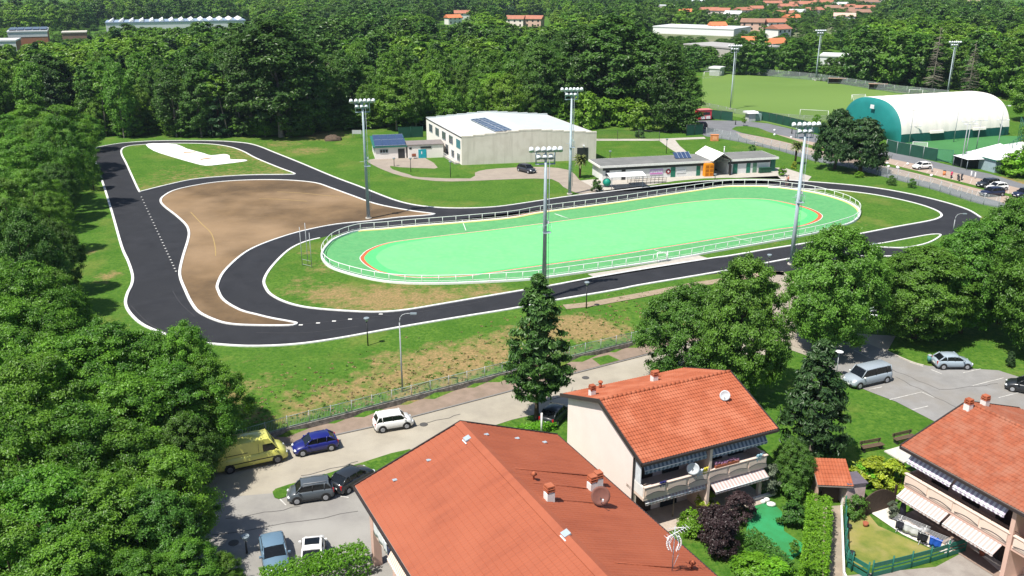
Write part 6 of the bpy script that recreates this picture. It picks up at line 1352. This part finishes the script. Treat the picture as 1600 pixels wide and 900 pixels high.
for x,y,l in ((1176,224,'left'),(1186,228,'right')):
    pb=empty('park_bench',P(x,y,0),R_(-10),l+' one of the two grey benches by the car park fence','bench'); t=MB(); t.box((0,0,.45),(1.8,.5,.08),conc); t.build('seat',pb)
    for s in (-.7,.7): t=MB(); t.box((s,0,.2),(.15,.45,.41),conc); t.build('leg',pb)
def bench(px,az,lab):
    pb=empty('park_bench',G(*px),R_(az),lab,'bench'); wd=mat('weathered_wood',(.13,.09,.06),.9)
    t=MB(); 
    for k in range(3): t.box((0,-.2+k*.18,.45),(2.2,.14,.05),wd)
    t.build('seat',pb); t=MB()
    for k in range(2): t.box((0,.32,.62+k*.17),(2.2,.05,.12),wd)
    t.build('backrest',pb)
    for s in (-.9,.9): t=MB(); t.box((s,-.0,.22),(.08,.5,.43),dkmetal); t.box((s,.3,.55),(.06,.06,.6),dkmetal); t.build('leg',pb)
bench((1362,703),18,'dark wooden bench on the lawn between the spruce and the right house')
bench((1412,690),22,'dark wooden bench half hidden by the corner of the right house roof')
# goals
def goal(px,az,w_,lab,h=2.4):
    e=empty('football_goal',G(*px),R_(az),lab,'football goal'); t=MB()
    t.path([(-w_/2,0,0),(-w_/2,0,h),(w_/2,0,h),(w_/2,0,0)],.055,whitem,6); t.path([(-w_/2,0,h),(-w_/2,1.6,0),(w_/2,1.6,0),(w_/2,0,h)],.04,whitem,5); t.build('frame',e)
    t=MB(); t.add([(-w_/2,0,h),(w_/2,0,h),(w_/2,1.6,0),(-w_/2,1.6,0)],[(0,1,2,3)],mat('goal_net',(.6,.6,.6),.8,alpha=.22)); t.build('net',e)
goal((1271,186),-22,7.3,'white football goal at the near side of the field, left of the cypresses'); goal((1113,122),20,7.3,'white football goal at the far left corner of the field'); goal((1436,236),160,3.,'small white goal on the turf court beside the screened fence',h=2.); goal((1340,160),200,5,'white goal peeping out left of the dome top')
goal((1430,150),-20,4.,'small white goal frame behind the dome ridge at the field edge',h=2.)
for px,az,l in (((1307,131),-14,'left roofed team dugout at the far edge of the football field'),((1371,140),-14,'right roofed team dugout at the far edge of the football field')):
    e=empty('team_dugout',G(*px),R_(az),l,'dugout'); t=MB(); t.bx(-3,3,.6,.7,0,1.9,brownw); t.bx(-3,-2.9,-.6,.6,0,1.9,mat('clear_panel',(.3,.33,.33),.3)); t.bx(2.9,3,-.6,.6,0,1.9,mat('clear_panel',(.3,.33,.33),.3)); t.build('wall',e); t=MB(); t.bx(-3.1,3.1,-.9,.75,1.9,2.0,mat('dugout_roof',(.45,.3,.22),.6)); t.build('roof',e); t=MB(); t.bx(-2.8,2.8,.1,.5,.35,.45,wht); t.build('bench',e)
for px,w_,l in (((1283,127),6,'white rail stand left of the left dugout'),((1352,134),7,'white frames left of the right dugout')):
    t=MB(); 
    for k in range(6): t.tube((-w_/2+w_*k/5,0,0),(-w_/2+w_*k/5,0,1.1),.04,.04,whitem,4)
    for z in (.5,1.1): t.tube((-w_/2,0,z),(w_/2,0,z),.04,.04,whitem,4)
    o=t.build('rail_stand'); o.location=G(*px); o.rotation_euler=(0,0,-.25); tag(o,l,'railing')
# palms
def palm(base,top,wpx,lab,seed=0):
    g=G(*base); h=height_at(g,top); R=wpx/pxm(g,h)/2; e=empty('palm_tree',g,0,lab,'palm tree'); r=random.Random(seed)
    t=MB(); t.tube((0,0,-.1),(.05,0,h*.7),.2,.26,mat('palm_trunk',(.09,.06,.035),.95,(.05,.035,.02),8,.8,12),8); t.build('trunk',e); t=MB(); pm=LM['palm']
    n=46; c0=Vector((.05,0,h*.72))
    for i in range(n):
        a=i*2.39; up=1.25-1.9*(i/n); d=Vector((math.cos(a),math.sin(a),0)); L_=R*r.uniform(.85,1.1); pr_=c0
        for k in range(5):
            q=c0+d*L_*(k+1)/5*math.cos(up*.6)+Vector((0,0,L_*((k+1)/5)*math.sin(up)-.45*L_*((k+1)/5)**2)); side=Vector((-d.y,d.x,0)); w0=.42*math.sin(math.pi*min(.95,(k+.15)/5))*R*.4+.02; w1=.42*math.sin(math.pi*min(.99,(k+1.15)/5))*R*.4
            t.add([pr_+side*w0-Vector((0,0,w0*.5)),pr_,q,q+side*w1-Vector((0,0,w1*.5))],[(0,1,2,3)],pm); t.add([pr_-side*w0-Vector((0,0,w0*.5)),pr_,q,q-side*w1-Vector((0,0,w1*.5))],[(3,2,1,0)],pm); pr_=q
    o=t.build('fronds',e); at=o.data.attributes.new('lv','FLOAT','FACE'); at.data.foreach_set('value',[r.random() for _ in o.data.polygons])
palm((906,278),236,27,'palm tree beside the left end of the pavilion',1); palm((1242,257),214,22,'palm tree beyond the right end of the pavilion, left of the right mast top',2)
# bushes, shrubs
def bush(key,base,top,wpx,lab,name='bush',**kw):
    g=G(*base); h=height_at(g,top); return tree(key,g,h,wpx/pxm(g,h/2)*.95,lab,name=name,cat='bush',trunk=True,**kw)
bush('shrub',(932,299),278,19,'round clipped bush beside the green dome and white canopy'); bush('hedgeball',(1222,275),260,15,'clipped conical bush at the right end of the pavilion'); bush('shrub',(1392,289),274,18,'round bush by the mesh fence, left one of two'); bush('shrub',(1424,293),279,16,'round bush by the mesh fence, right one of two'); bush('hedgeball',(1342,277),268,16,'low flat bush on the lawn before the cypresses')
bush('lime',(1240,264),252,10,'small yellow green bush at the foot of the right palm'); bush('shrub',(999,215),200,17,'round bush on the lawn behind the sports hall'); bush('shrub',(1175,237),226,15,'dark bush behind the pavilion roof'); bush('hedgeball',(1275,198),179,16,'round bush at the foot of the near football goal'); bush('cypress',(1577,573),549,17,'small dark conical shrub alone on the right lawn')
ptree('sapling',(1162,197),182,9,'small young tree in the grass roundabout'); bush('hedgeball',(1590,275),235,60,'big bush mass at the right edge beside the marquee'); bush('hedgeball',(1612,278),222,70,'second big bush mass cut by the right edge beside the marquee'); bush('shrub',(1570,270),248,36,'leafy bush in front of the white marquee')
ptree('wood',(1625,270),160,70,'leafy tree at the right edge above the marquee'); ptree('wood',(1600,190),105,60,'leafy tree at the right edge behind the dome')
for i,x in enumerate(range(1284,1475,13)):
    y=126+(x-1284)*.135; t_=bush('shrub',(x,y),y-9,18,'brownish clipped hedge bush along the far edge of the football field',group='hedge bushes along the far field edge')
# garden of the two houses
def gb(key,base,h,w,lab,name='shrub',cat='shrub',**kw): return tree(key,G(*base),h,w,lab,name=name,cat=cat,**kw)
gb('purple',(1118,850),3.1,3.1,'large dark purple leaved shrub hiding the patio of the middle house'); gb('purple',(1155,812),2.3,2.4,'smaller purple shrub touching the green lawn mat'); gb('purple',(1128,870),3.0,2.9,'lower left purple shrub at the metal roof edge',var=1)
gb('purple',(1100,835),2.2,2.3,'small purple shrub at the patio corner of the middle house',var=0)
gb('hedgeball',(1080,835),2.0,2.2,'bright green bush between the metal roof edge and the purple shrubs'); gb('lime',(1103,795),1.6,1.9,'small bright bush in front of the left patio awning')
gb('grey',(1202,775),2.9,1.7,'grey green bush at the right end of the middle balcony'); gb('shrub',(1241,775),3.3,3.,'leafy dark bush behind the garden of the middle house'); gb('maple',(1232,768),4.6,3.6,'leafy young tree beside the right end wall of the middle house',name='broadleaf_tree',cat='tree'); gb('shrub',(1238,820),2.,2.3,'round dark bush at the right edge of the green lawn mat')
gb('hedgeball',(1180,898),1.5,3.2,'bright leafy bush at the bottom edge right of the metal roof'); gb('hedgeball',(1205,905),1.5,2.6,'bright leafy bush at the bottom edge beside the narrow walk')
gb('sapling',(1239,872),1.5,.9,'thin potted sapling at the lower corner of the green lawn mat'); gb('shrub',(1335,808),1.9,1.9,'small round leafed tree in the corner of the right lawn garden'); gb('lime',(1365,758),2.3,3.6,'yellow green creeper heaped over the dark garden arch, left part'); gb('lime',(1392,765),2.6,2.8,'yellow green creeper reaching the right house corner')
gb('hedgeball',(1350,758),1.9,2.,'pale creeper clump at the left foot of the dark garden arch')
def hedge_box(pts,h,w,lab,key='hedge',size=.06,density=150,name='hedge',z=None):
    cen=[];rad=[]
    for a,b in zip(pts,pts[1:]):
        n=max(2,int((b-a).length/.17)); d=(b-a).normalized(); s=Vector((-d.y,d.x,0))
        for i in range(n):
            p=a.lerp(b,i/n)
            for k in range(-4,5):
                for zz in np.arange(.1,h,.17):
                    if abs(k)==4 or zz>h-.2: cen.append((p.x-pts[0].x+s.x*k*w/9,p.y-pts[0].y+s.y*k*w/9,zz)); rad.append(.13)
    cen=np.array(cen)+np.random.default_rng(5).normal(size=(len(cen),3))*.07
    me=leaf_cloud(name,cen,np.array(rad)*1.15,int(density/9),size,LM[key],seed=len(cen),up=.4,cohere=0.); o=bpy.data.objects.new(name,me); C.objects.link(o); o.location=pts[0]; tag(o,lab,'hedge'); return o
hedge_box([P(415,932,LOW),P(500,908,LOW),P(576,886,LOW)],1.65,2.0,'neatly clipped bright green hedge below the car park')
hedge_box([P(1277,806,LOW),P(1275,850,LOW),P(1268,925,LOW)],1.9,1.7,'tall clipped bright green hedge along the left side of the garden walk')
hedge_box([P(1168,846,LOW),P(1200,872,LOW),P(1228,902,LOW)],1.1,1.2,'brownish green clipped hedge along the lower edge of the green lawn mat','shrub')
hedge_box([P(800,683,LOW),P(845,672,LOW),P(868,668,LOW)],.7,1.0,'low bright hedge between the metal roof gable and the blank gable wall')
hedge_box([P(430,779,LOW),P(470,764,LOW),P(512,749,LOW)],.22,.7,'tufted grass edge of the narrow green traffic island',key='hedge',size=.08) if False else None
sheet('island_verge',cr(gp([(427,774),(431,765),(470,753),(512,741),(575,721),(640,703),(655,722),(575,740),(515,752),(470,768),(436,781)],LOW),2),LOW+.09,M_GRASS)
sheet('green_lawn_mat',gp([(1172,790),(1200,780),(1222,800),(1225,830),(1262,855),(1232,880),(1215,868),(1165,838)],LOW),LOW+.03,mat('green_lawn_mat',(.03,.27,.10),.9,(.03,.20,.06),.5,.2,15))
sheet('garden_lawn',gp([(1322,808),(1350,795),(1372,822),(1462,862),(1330,890),(1325,870)],LOW),LOW+.03,mat('dry_lawn',(.24,.23,.055),.95,(.13,.17,.03),.7,.5,12,col3=(.30,.25,.10),scale3=.5))
sheet('patio',gp([(1350,795),(1372,786),(1430,812),(1507,850),(1480,866),(1462,861),(1410,836)],LOW),LOW+.06,mat('white_patio',(.68,.64,.58),.8,(.6,.56,.5),1))
sheet('garden_walk',gp([(1286,792),(1314,790),(1317,905),(1318,1000),(1255,1000),(1285,905)],LOW),LOW+.03,mat('walk_paving',(.33,.27,.21),.95,(.22,.18,.14),.7,.3,10,col3=(.28,.25,.2),scale3=.6))
sheet('yard',gp([(1318,900),(1462,886),(1507,862),(1640,930),(1700,1100),(1250,1100),(1280,905)],LOW),LOW+.02,mat('yard_paving',(.33,.30,.27),.95,(.24,.21,.19),.6,.3,10))
sheet('porch_floor',gp([(1507,848),(1535,840),(1700,930),(1640,960)],LOW),LOW+.07,mat('pale_terrace',(.72,.66,.6),.8,(.65,.6,.54),1))
t=MB(); strip_bm(t,[(p.x,p.y) for p in gp([(1314,795),(1318,900),(1330,925)],LOW)],.14,LOW,LOW+.35,whitew,closed=False); o=t.build('low_wall'); tag(o,'narrow white kerb wall along the garden walk','wall')
gf=[P(1319,802,LOW),P(1320,835,LOW),P(1321,880,LOW),P(1330,893,LOW)]
fence('garden_fence',gf,1.5,grn,'dark green board fence between the walk and the dry lawn, seen end on',postm=grn,panel='boards',step=1.4,post=.05)
fence('garden_fence',[P(1323,886,LOW),P(1355,905,LOW)],1.3,grn,'short dark green board fence at the lower left of the dry lawn',postm=grn,panel='boards',step=1.4,post=.06)
fence('garden_fence',[P(1362,902,LOW),P(1400,893,LOW),P(1450,880,LOW),P(1507,862,LOW)],1.3,grn,'long dark green board fence along the bottom of the dry lawn',postm=grn,panel='boards',step=1.5,post=.06)
# shelter with tiles, pink shed, arch
sh=empty('bin_shelter',P(1297,786,LOW),R_(-4),'small shelter with its own terracotta tile roof at the head of the garden walk','shelter')
t=MB(); t.bx(-1.1,-1.0,0,1.6,0,2.0,pinkw); t.bx(1.0,1.1,0,1.6,0,2.0,pinkw); t.bx(-1.1,1.1,1.5,1.6,0,2.2,creamw); t.bx(.8,1.1,-.2,.0,0,.7,whitew); t.build('wall',sh)
t=MB(); t.ext([(-.7,1.95),(1.9,2.75),(1.9,2.65),(-.7,1.85)],-1.35,1.35,'x',under); rf=t.build('roof',sh)
for o in (tile_slope('tile_slope',2.7,2.65,1.98,2.85,-1,tile2,rf,.24,.04,.36,.03,.04),): o.location=(0,1.92,0)
t=MB(); t.bx(-.7,.6,.1,.16,0,1.6,brownw); t.build('gate',sh)
sd=empty('garden_shed',P(1323,789,LOW),R_(10),'small pink shed with dark flat roof beside the tiled shelter','shed'); t=MB(); t.bx(-.3,1.2,-.3,1.2,0,2.0,mat('pale_pink_panel',(.62,.48,.46),.7)); t.build('wall',sd); t=MB(); t.bx(-.4,1.3,-.4,1.3,2.0,2.1,mat('grey_violet_roof',(.14,.12,.15),.7)); t.build('roof',sd)
ar=empty('garden_arch',P(1368,800,LOW),R_(25),'dark brown arched timber screen under the yellow green creeper','garden screen'); t=MB(); pl=[(-1.8,0)]+[(-1.8+3.6*k/12,1.2+.75*math.sin(math.pi*k/12)) for k in range(13)]+[(1.8,0)]; t.ext(pl,-.04,.04,'y',mat('arch_wood',(.085,.06,.045),.9,(.05,.035,.03),6)); t.build('panel',ar); t=MB(); t.bx(-1.9,-1.78,-.08,.08,0,1.9,brownw); t.bx(1.78,1.9,-.08,.08,0,1.9,brownw); t.build('post',ar)
cp_=empty('pergola',P(1412,752,LOW),R_(25),'pale flat pergola roof joining the creeper to the right house','pergola'); t=MB(); t.bx(-1.6,1.4,-1,1,2.6,2.7,mat('pale_sheet',(.6,.58,.52),.6)); t.build('roof',cp_); t=MB()
for a in (-1.5,1.3): t.bx(a,a+.1,-.9,-.8,0,2.6,brownw)
t.build('post',cp_)
# drying racks and laundry
def wpoly3(q): return [(p.x,p.y) for p in q]
sheet('patio',wpoly3([at3(.4,.5,0),at3(10,.5,0),at3(10,2.5,0),at3(.4,2.5,0)]),LOW+.065,mat('brown_tiles',(.30,.22,.18),.8))
sheet('patio',wpoly3([at2(-L2/2+.3,-W2/2-.6,0),at2(L2/2-.5,-W2/2-.6,0),at2(L2/2-.5,-W2/2+2.5,0),at2(-L2/2+.3,-W2/2+2.5,0)]),LOW+.065,mat('beige_tiles',(.45,.38,.32),.8))
def rack(px,lab,cols,az=-30):
    e=empty('drying_rack',P(*px,LOW+.06),R_(az),lab,'drying rack'); t=MB()
    for s in (-1,1): t.tube((s*.9,-.4,0),(s*.9,.4,1.05),.025,.025,whitem,5); t.tube((s*.9,.4,0),(s*.9,-.4,1.05),.025,.025,whitem,5)
    for k in range(6): t.tube((-1.2,-.4+k*.16,1.06),(1.2,-.4+k*.16,1.06),.012,.012,whitem,4)
    t.build('frame',e); u_=Vector((math.cos(R_(az)),math.sin(R_(az)),0)); n_=Vector((-u_.y,u_.x,0))
    for i,(c,l,w_) in enumerate(cols): cloth('hanging_cloth',P(*px,LOW)+u_*(-.7+i*.9)+n_*(-.38)+Vector((0,0,1.14)),R_(az),w_*1.25,.85,c,l)
rack((1422,836),'white drying rack holding a spread white sheet',[((.04,.04,.06),'dark trousers hanging at the left end of the sheet rack',.5),((.75,.76,.8),'white sheet spread over the drying rack',1.1)],az=-45)
rack((1458,856),'white drying rack with black and blue clothes nearest the green fence',[((.02,.02,.03),'black shirt on the right drying rack',.6),((.02,.12,.6),'bright blue towel on the right drying rack',.7)],az=-45)
pr_=empty('parasol',P(1408,812,LOW+.06),0,'folded dark parasol and covers beside the patio drying rack','parasol'); t=MB(); t.tube((0,0,0),(0,0,2.0),.03,.03,dkmetal,6); t.build('pole',pr_); t=MB(); t.tube((0,0,.5),(0,0,1.9),.28,.12,mat('dark_canvas',(.03,.03,.05),.9),10); t.build('cover',pr_)
for px,l,c in (((1352,822),'terracotta pot at the upper corner of the dry lawn',tile3),((1331,868),'dark pot low beside the green fence corner',dkmetal),((1326,826),'small dark pot beside the green fence',dkmetal),((1534,868),'terracotta pot with plants before the lattice of the right house',tile3)):
    t=MB(); t.tube((0,0,0),(0,0,.32),.15,.22,c,10); o=t.build('flower_pot'); o.location=P(*px,LOW+.03); tag(o,l,'flower pot')
gb('shrub',(1536,862),1.4,.7,'small dark plant by the lattice of the right house porch')
gb('grey',(1393,812),1.6,.9,'thin silvery plant at the end of the white patio'); 
for px,s_ in (((1205,790),.5),((1198,783),.35),((1192,786),.3)): t=MB(); t.blob((0,0,.12),(s_*.7,s_*.5,.2),whitew,3,6,.3); o=t.build('stepping_stone'); o.location=P(*px,LOW+.04); tag(o,'pale garden stone at the head of the green lawn mat','stone','pale garden stones')
t=MB(); t.box((0,0,.12),(2.6,.25,.25),whitew); o=t.build('low_wall'); o.location=P(1188,779,LOW); o.rotation_euler=(0,0,R_(25)); tag(o,'short white step wall between the patio of the middle house and the lawn mat','wall')
# laundry on near house balcony
def at1(uu,vv,zz): u_,v_=ff(AZ_A); q=ctr+u_*uu+v_*vv; return Vector((q.x,q.y,LOW+zz))
cloth('hanging_sheet',at1(-L1/2+2.7,-W1/2+.6,4.35),R_(AZ_A),2.3,1.35,(.78,.79,.8),'white sheets drying outside the left balcony of the metal roofed house')
cloth('hanging_sheet',at1(-L1/2+4.2,-W1/2+.56,4.2),R_(AZ_A),.8,1.1,(.7,.72,.74),'smaller white cloth drying beside the sheets under the metal roof edge')
cloth('hanging_clothes',at1(-L1/2+4.95,-W1/2+.55,4.1),R_(AZ_A),.55,1.0,(.03,.04,.08),'dark clothes drying next to the white sheets under the metal roof edge')
# sign, bin, misc near car park
e=empty('road_sign',G(1371,522),R_(-20),'round red sign back on a pole at the shaded car park entrance','road sign'); t=MB(); t.tube((0,0,0),(0,0,2.4),.03,.03,galvp,6); t.build('pole',e); t=MB(); t.tube((0,-.05,2.15),(0,-.07,2.15),.32,.32,mat('sign_rust',(.38,.2,.16),.6),14); t.build('sign_board',e)
e=empty('litter_bin',G(1451,568),0,'small blue green litter bin on the lawn left of the pale silver hatchback','bin'); t=MB(); t.tube((0,0,.25),(0,0,.95),.2,.24,mat('bin_teal',(.1,.28,.28),.5),10); t.build('body',e); t=MB(); t.tube((0,0,.95),(0,0,1.03),.26,.15,galvp,10); t.build('lid',e)
t=MB(); t.tube((0,0,0),(0,0,2.0),.06,.05,bark_pale,6); o=t.build('wooden_post'); o.location=P(1051,808,LOW); tag(o,'weathered wooden post beside the metal roof edge','post')
t=MB(); t.tube((0,0,0),(0,0,2.2),.09,.09,whitew,6); o=t.build('white_post'); o.location=P(846,680,LOW); tag(o,'short white post at the low hedge beside the ragged conifer','post')
e=empty('digger',G(72,322),R_(10),'small orange machine half hidden among the left trees','machine'); t=MB(); t.box((0,0,.9),(1.6,1.,.9),orang); t.build('body',e,bevel=.08); t=MB(); t.box((-.3,0,1.7),(.8,.9,.8),cglass); t.build('cab',e)
for s in (-1,1): t=MB(); t.box((0,s*.6,.3),(2.,.3,.5),tyre); t.build('crawler_track',e,bevel=.1)
t=MB(); t.box((0,0,1.5),(2.2,.12,.9),mat('grey_panel',(.5,.52,.52),.6)); 
for s in (-1,1): t.tube((s*1,0,0),(s*1,0,1.9),.05,.05,galvp,6)
o=t.build('notice_sign'); o.location=P(558,216,0); tag(o,'small pale notice board at the wood edge left of the annexe','sign')
for px,l in (((602,246),'red and white barrier pieces heaped before the annexe'),((598,248),'small orange barrier piece beside the annexe corner')):
    t=MB(); t.box((0,0,.3),(1.3,.3,.35),red); t.box((.2,.5,.2),(1.6,.2,.3),whitem); o=t.build('barrier'); o.location=P(*px,0); tag(o,l,'barrier')
for px,h,w,l in (((520,219),1.2,4.,'low brown heap of earth at the dark wood edge'),):
    t=MB(); t.blob((0,0,0),(w/2,w/2.5,h),mat('brown_heap',(.12,.085,.06),.95,(.08,.06,.045),2,.5,6),5,12,.3); o=t.build('earth_heap'); o.location=P(*px,0); tag(o,l,'heap')
# ------------------------------------------------------------ person on the far side of the track
def person(px,az,lab,top,leg,seed=0,skin=(.5,.32,.24)):
    g=G(*px); e=empty('person',g+Vector((0,0,.03)),R_(az),lab,'person')
    V=[(0,0,.95,.14),(0,0,1.2,.15),(0,0,1.42,.13),(0,0,1.52,.06),(0,.02,1.64,.10),(0,.02,1.73,.07),(-.1,0,.88,.10),(-.11,.12,.48,.07),(-.11,-.02,.08,.05),(-.11,.12,.03,.04),(.1,0,.88,.10),(.11,-.05,.48,.07),(.11,-.25,.1,.05),(.11,-.14,.03,.04),(-.2,0,1.38,.06),(-.26,-.06,1.12,.045),(-.25,.06,.88,.035),(.2,0,1.38,.06),(.26,.06,1.12,.045),(.25,.2,.92,.035)]
    E_=[(0,1),(1,2),(2,3),(3,4),(4,5),(0,6),(6,7),(7,8),(8,9),(0,10),(10,11),(11,12),(12,13),(2,14),(14,15),(15,16),(2,17),(17,18),(18,19)]
    me=bpy.data.meshes.new('body'); me.from_pydata([v[:3] for v in V],E_,[]); o=bpy.data.objects.new('body',me); C.objects.link(o); o.parent=e
    sk_=o.modifiers.new("skin","SKIN"); bpy.context.view_layer.update()
    for i,v in enumerate(V): me.skin_vertices[0].data[i].radius=(v[3],v[3])
    me.skin_vertices[0].data[0].use_root=True; ss=o.modifiers.new('sub','SUBSURF'); ss.levels=1; ss.render_levels=1; o.data.materials.append(mat('skin_'+str(seed),skin,.6))
    t=MB(); t.tube((0,0,.9),(0,0,1.2),.17,.18,top,10); t.tube((0,0,1.2),(0,0,1.45),.18,.14,top,10); t.build('shirt',e); t=MB(); t.tube((-.1,0,.93),(-.11,.11,.52),.13,.10,leg,8); t.tube((.1,0,.93),(.11,-.04,.52),.13,.10,leg,8); t.build('trousers',e); t=MB(); t.blob((0,-.01,1.7),(.115,.115,.1),mat('dark_hair',(.04,.025,.02),.8),1,6,.05); t.build('hair',e)
def safe_person(*a,**k):
    try: person(*a,**k)
    except Exception as ex: print('person failed',ex)

sm_=MB(); seam_m=mat('tar_seam',(.13,.125,.12),.9)
for a,b in (((330,838),(560,800)),((352,812),(470,792)),((1400,590),(1500,640)),((1380,572),(1470,610)),((1470,610),(1560,600)),((640,668),(720,648)),((850,628),(940,600)),((470,745),(560,722))):
    p,q=P(*a,LOW),P(*b,LOW); pts_=[p.lerp(q,k/8)+Vector((math.sin(k*2.3)*.12,math.cos(k*1.7)*.12,0)) for k in range(9)]; strip_bm(sm_,pts_,.07,LOW+.03,LOW+.046,seam_m,closed=False)
sm_.build('tar_seam')['kind']='structure'
mh=MB()
for px in ((915,590),(365,848),(662,663),(1322,590),(1300,568)): q=P(*px,LOW+.047); mh.tube((q.x,q.y,LOW+.03),(q.x,q.y,LOW+.05),.38,.38,mat('iron_cover',(.09,.085,.08),.7),14)
mh.build('manhole_cover')['kind']='structure'
tm_=MB(); tmm=mat('worn_asphalt',(.045,.045,.05),.8)
for pl in (((205,478),(232,505),(262,520)),((270,455),(283,475),(305,495)),((470,507),(560,498),(660,487),(760,470)),((400,520),(480,520),(560,510))):
    strip_bm(tm_,cr(gp(pl,0),6,closed=False),.12,.021,.034,tmm,closed=False)
tm_.build('tyre_trace')['kind']='structure'
safe_person((1231,288),90,'walking figure in a rust shirt and dark shorts beside the far track edge',mat('rust_shirt',(.45,.14,.08),.9),mat('dark_shorts',(.03,.03,.05),.9),1)
safe_person((1228,290),80,'second figure in pale top a step left of the rust shirted one',mat('pale_shirt',(.5,.4,.36),.9),mat('dark_shorts',(.03,.03,.05),.9),2)
print('objects',len(bpy.data.objects))

# ------------------------------------------------------------ the air
hz=MB(); hm=bpy.data.materials.new('air'); hm.use_nodes=True; hn=hm.node_tree; hn.nodes.remove(hn.nodes['Principled BSDF'])
pv_=hn.nodes.new('ShaderNodeVolumePrincipled'); pv_.inputs['Color'].default_value=(.62,.78,1,1); pv_.inputs['Density'].default_value=0.00008; pv_.inputs['Anisotropy'].default_value=.2
hn.links.new(pv_.outputs[0],hn.nodes['Material Output'].inputs['Volume'])
hz.bx(-2600,2600,-450,4700,-3,41,hm); o=hz.build('haze'); o['kind']='stuff'
scene.cycles.volume_bounces=0
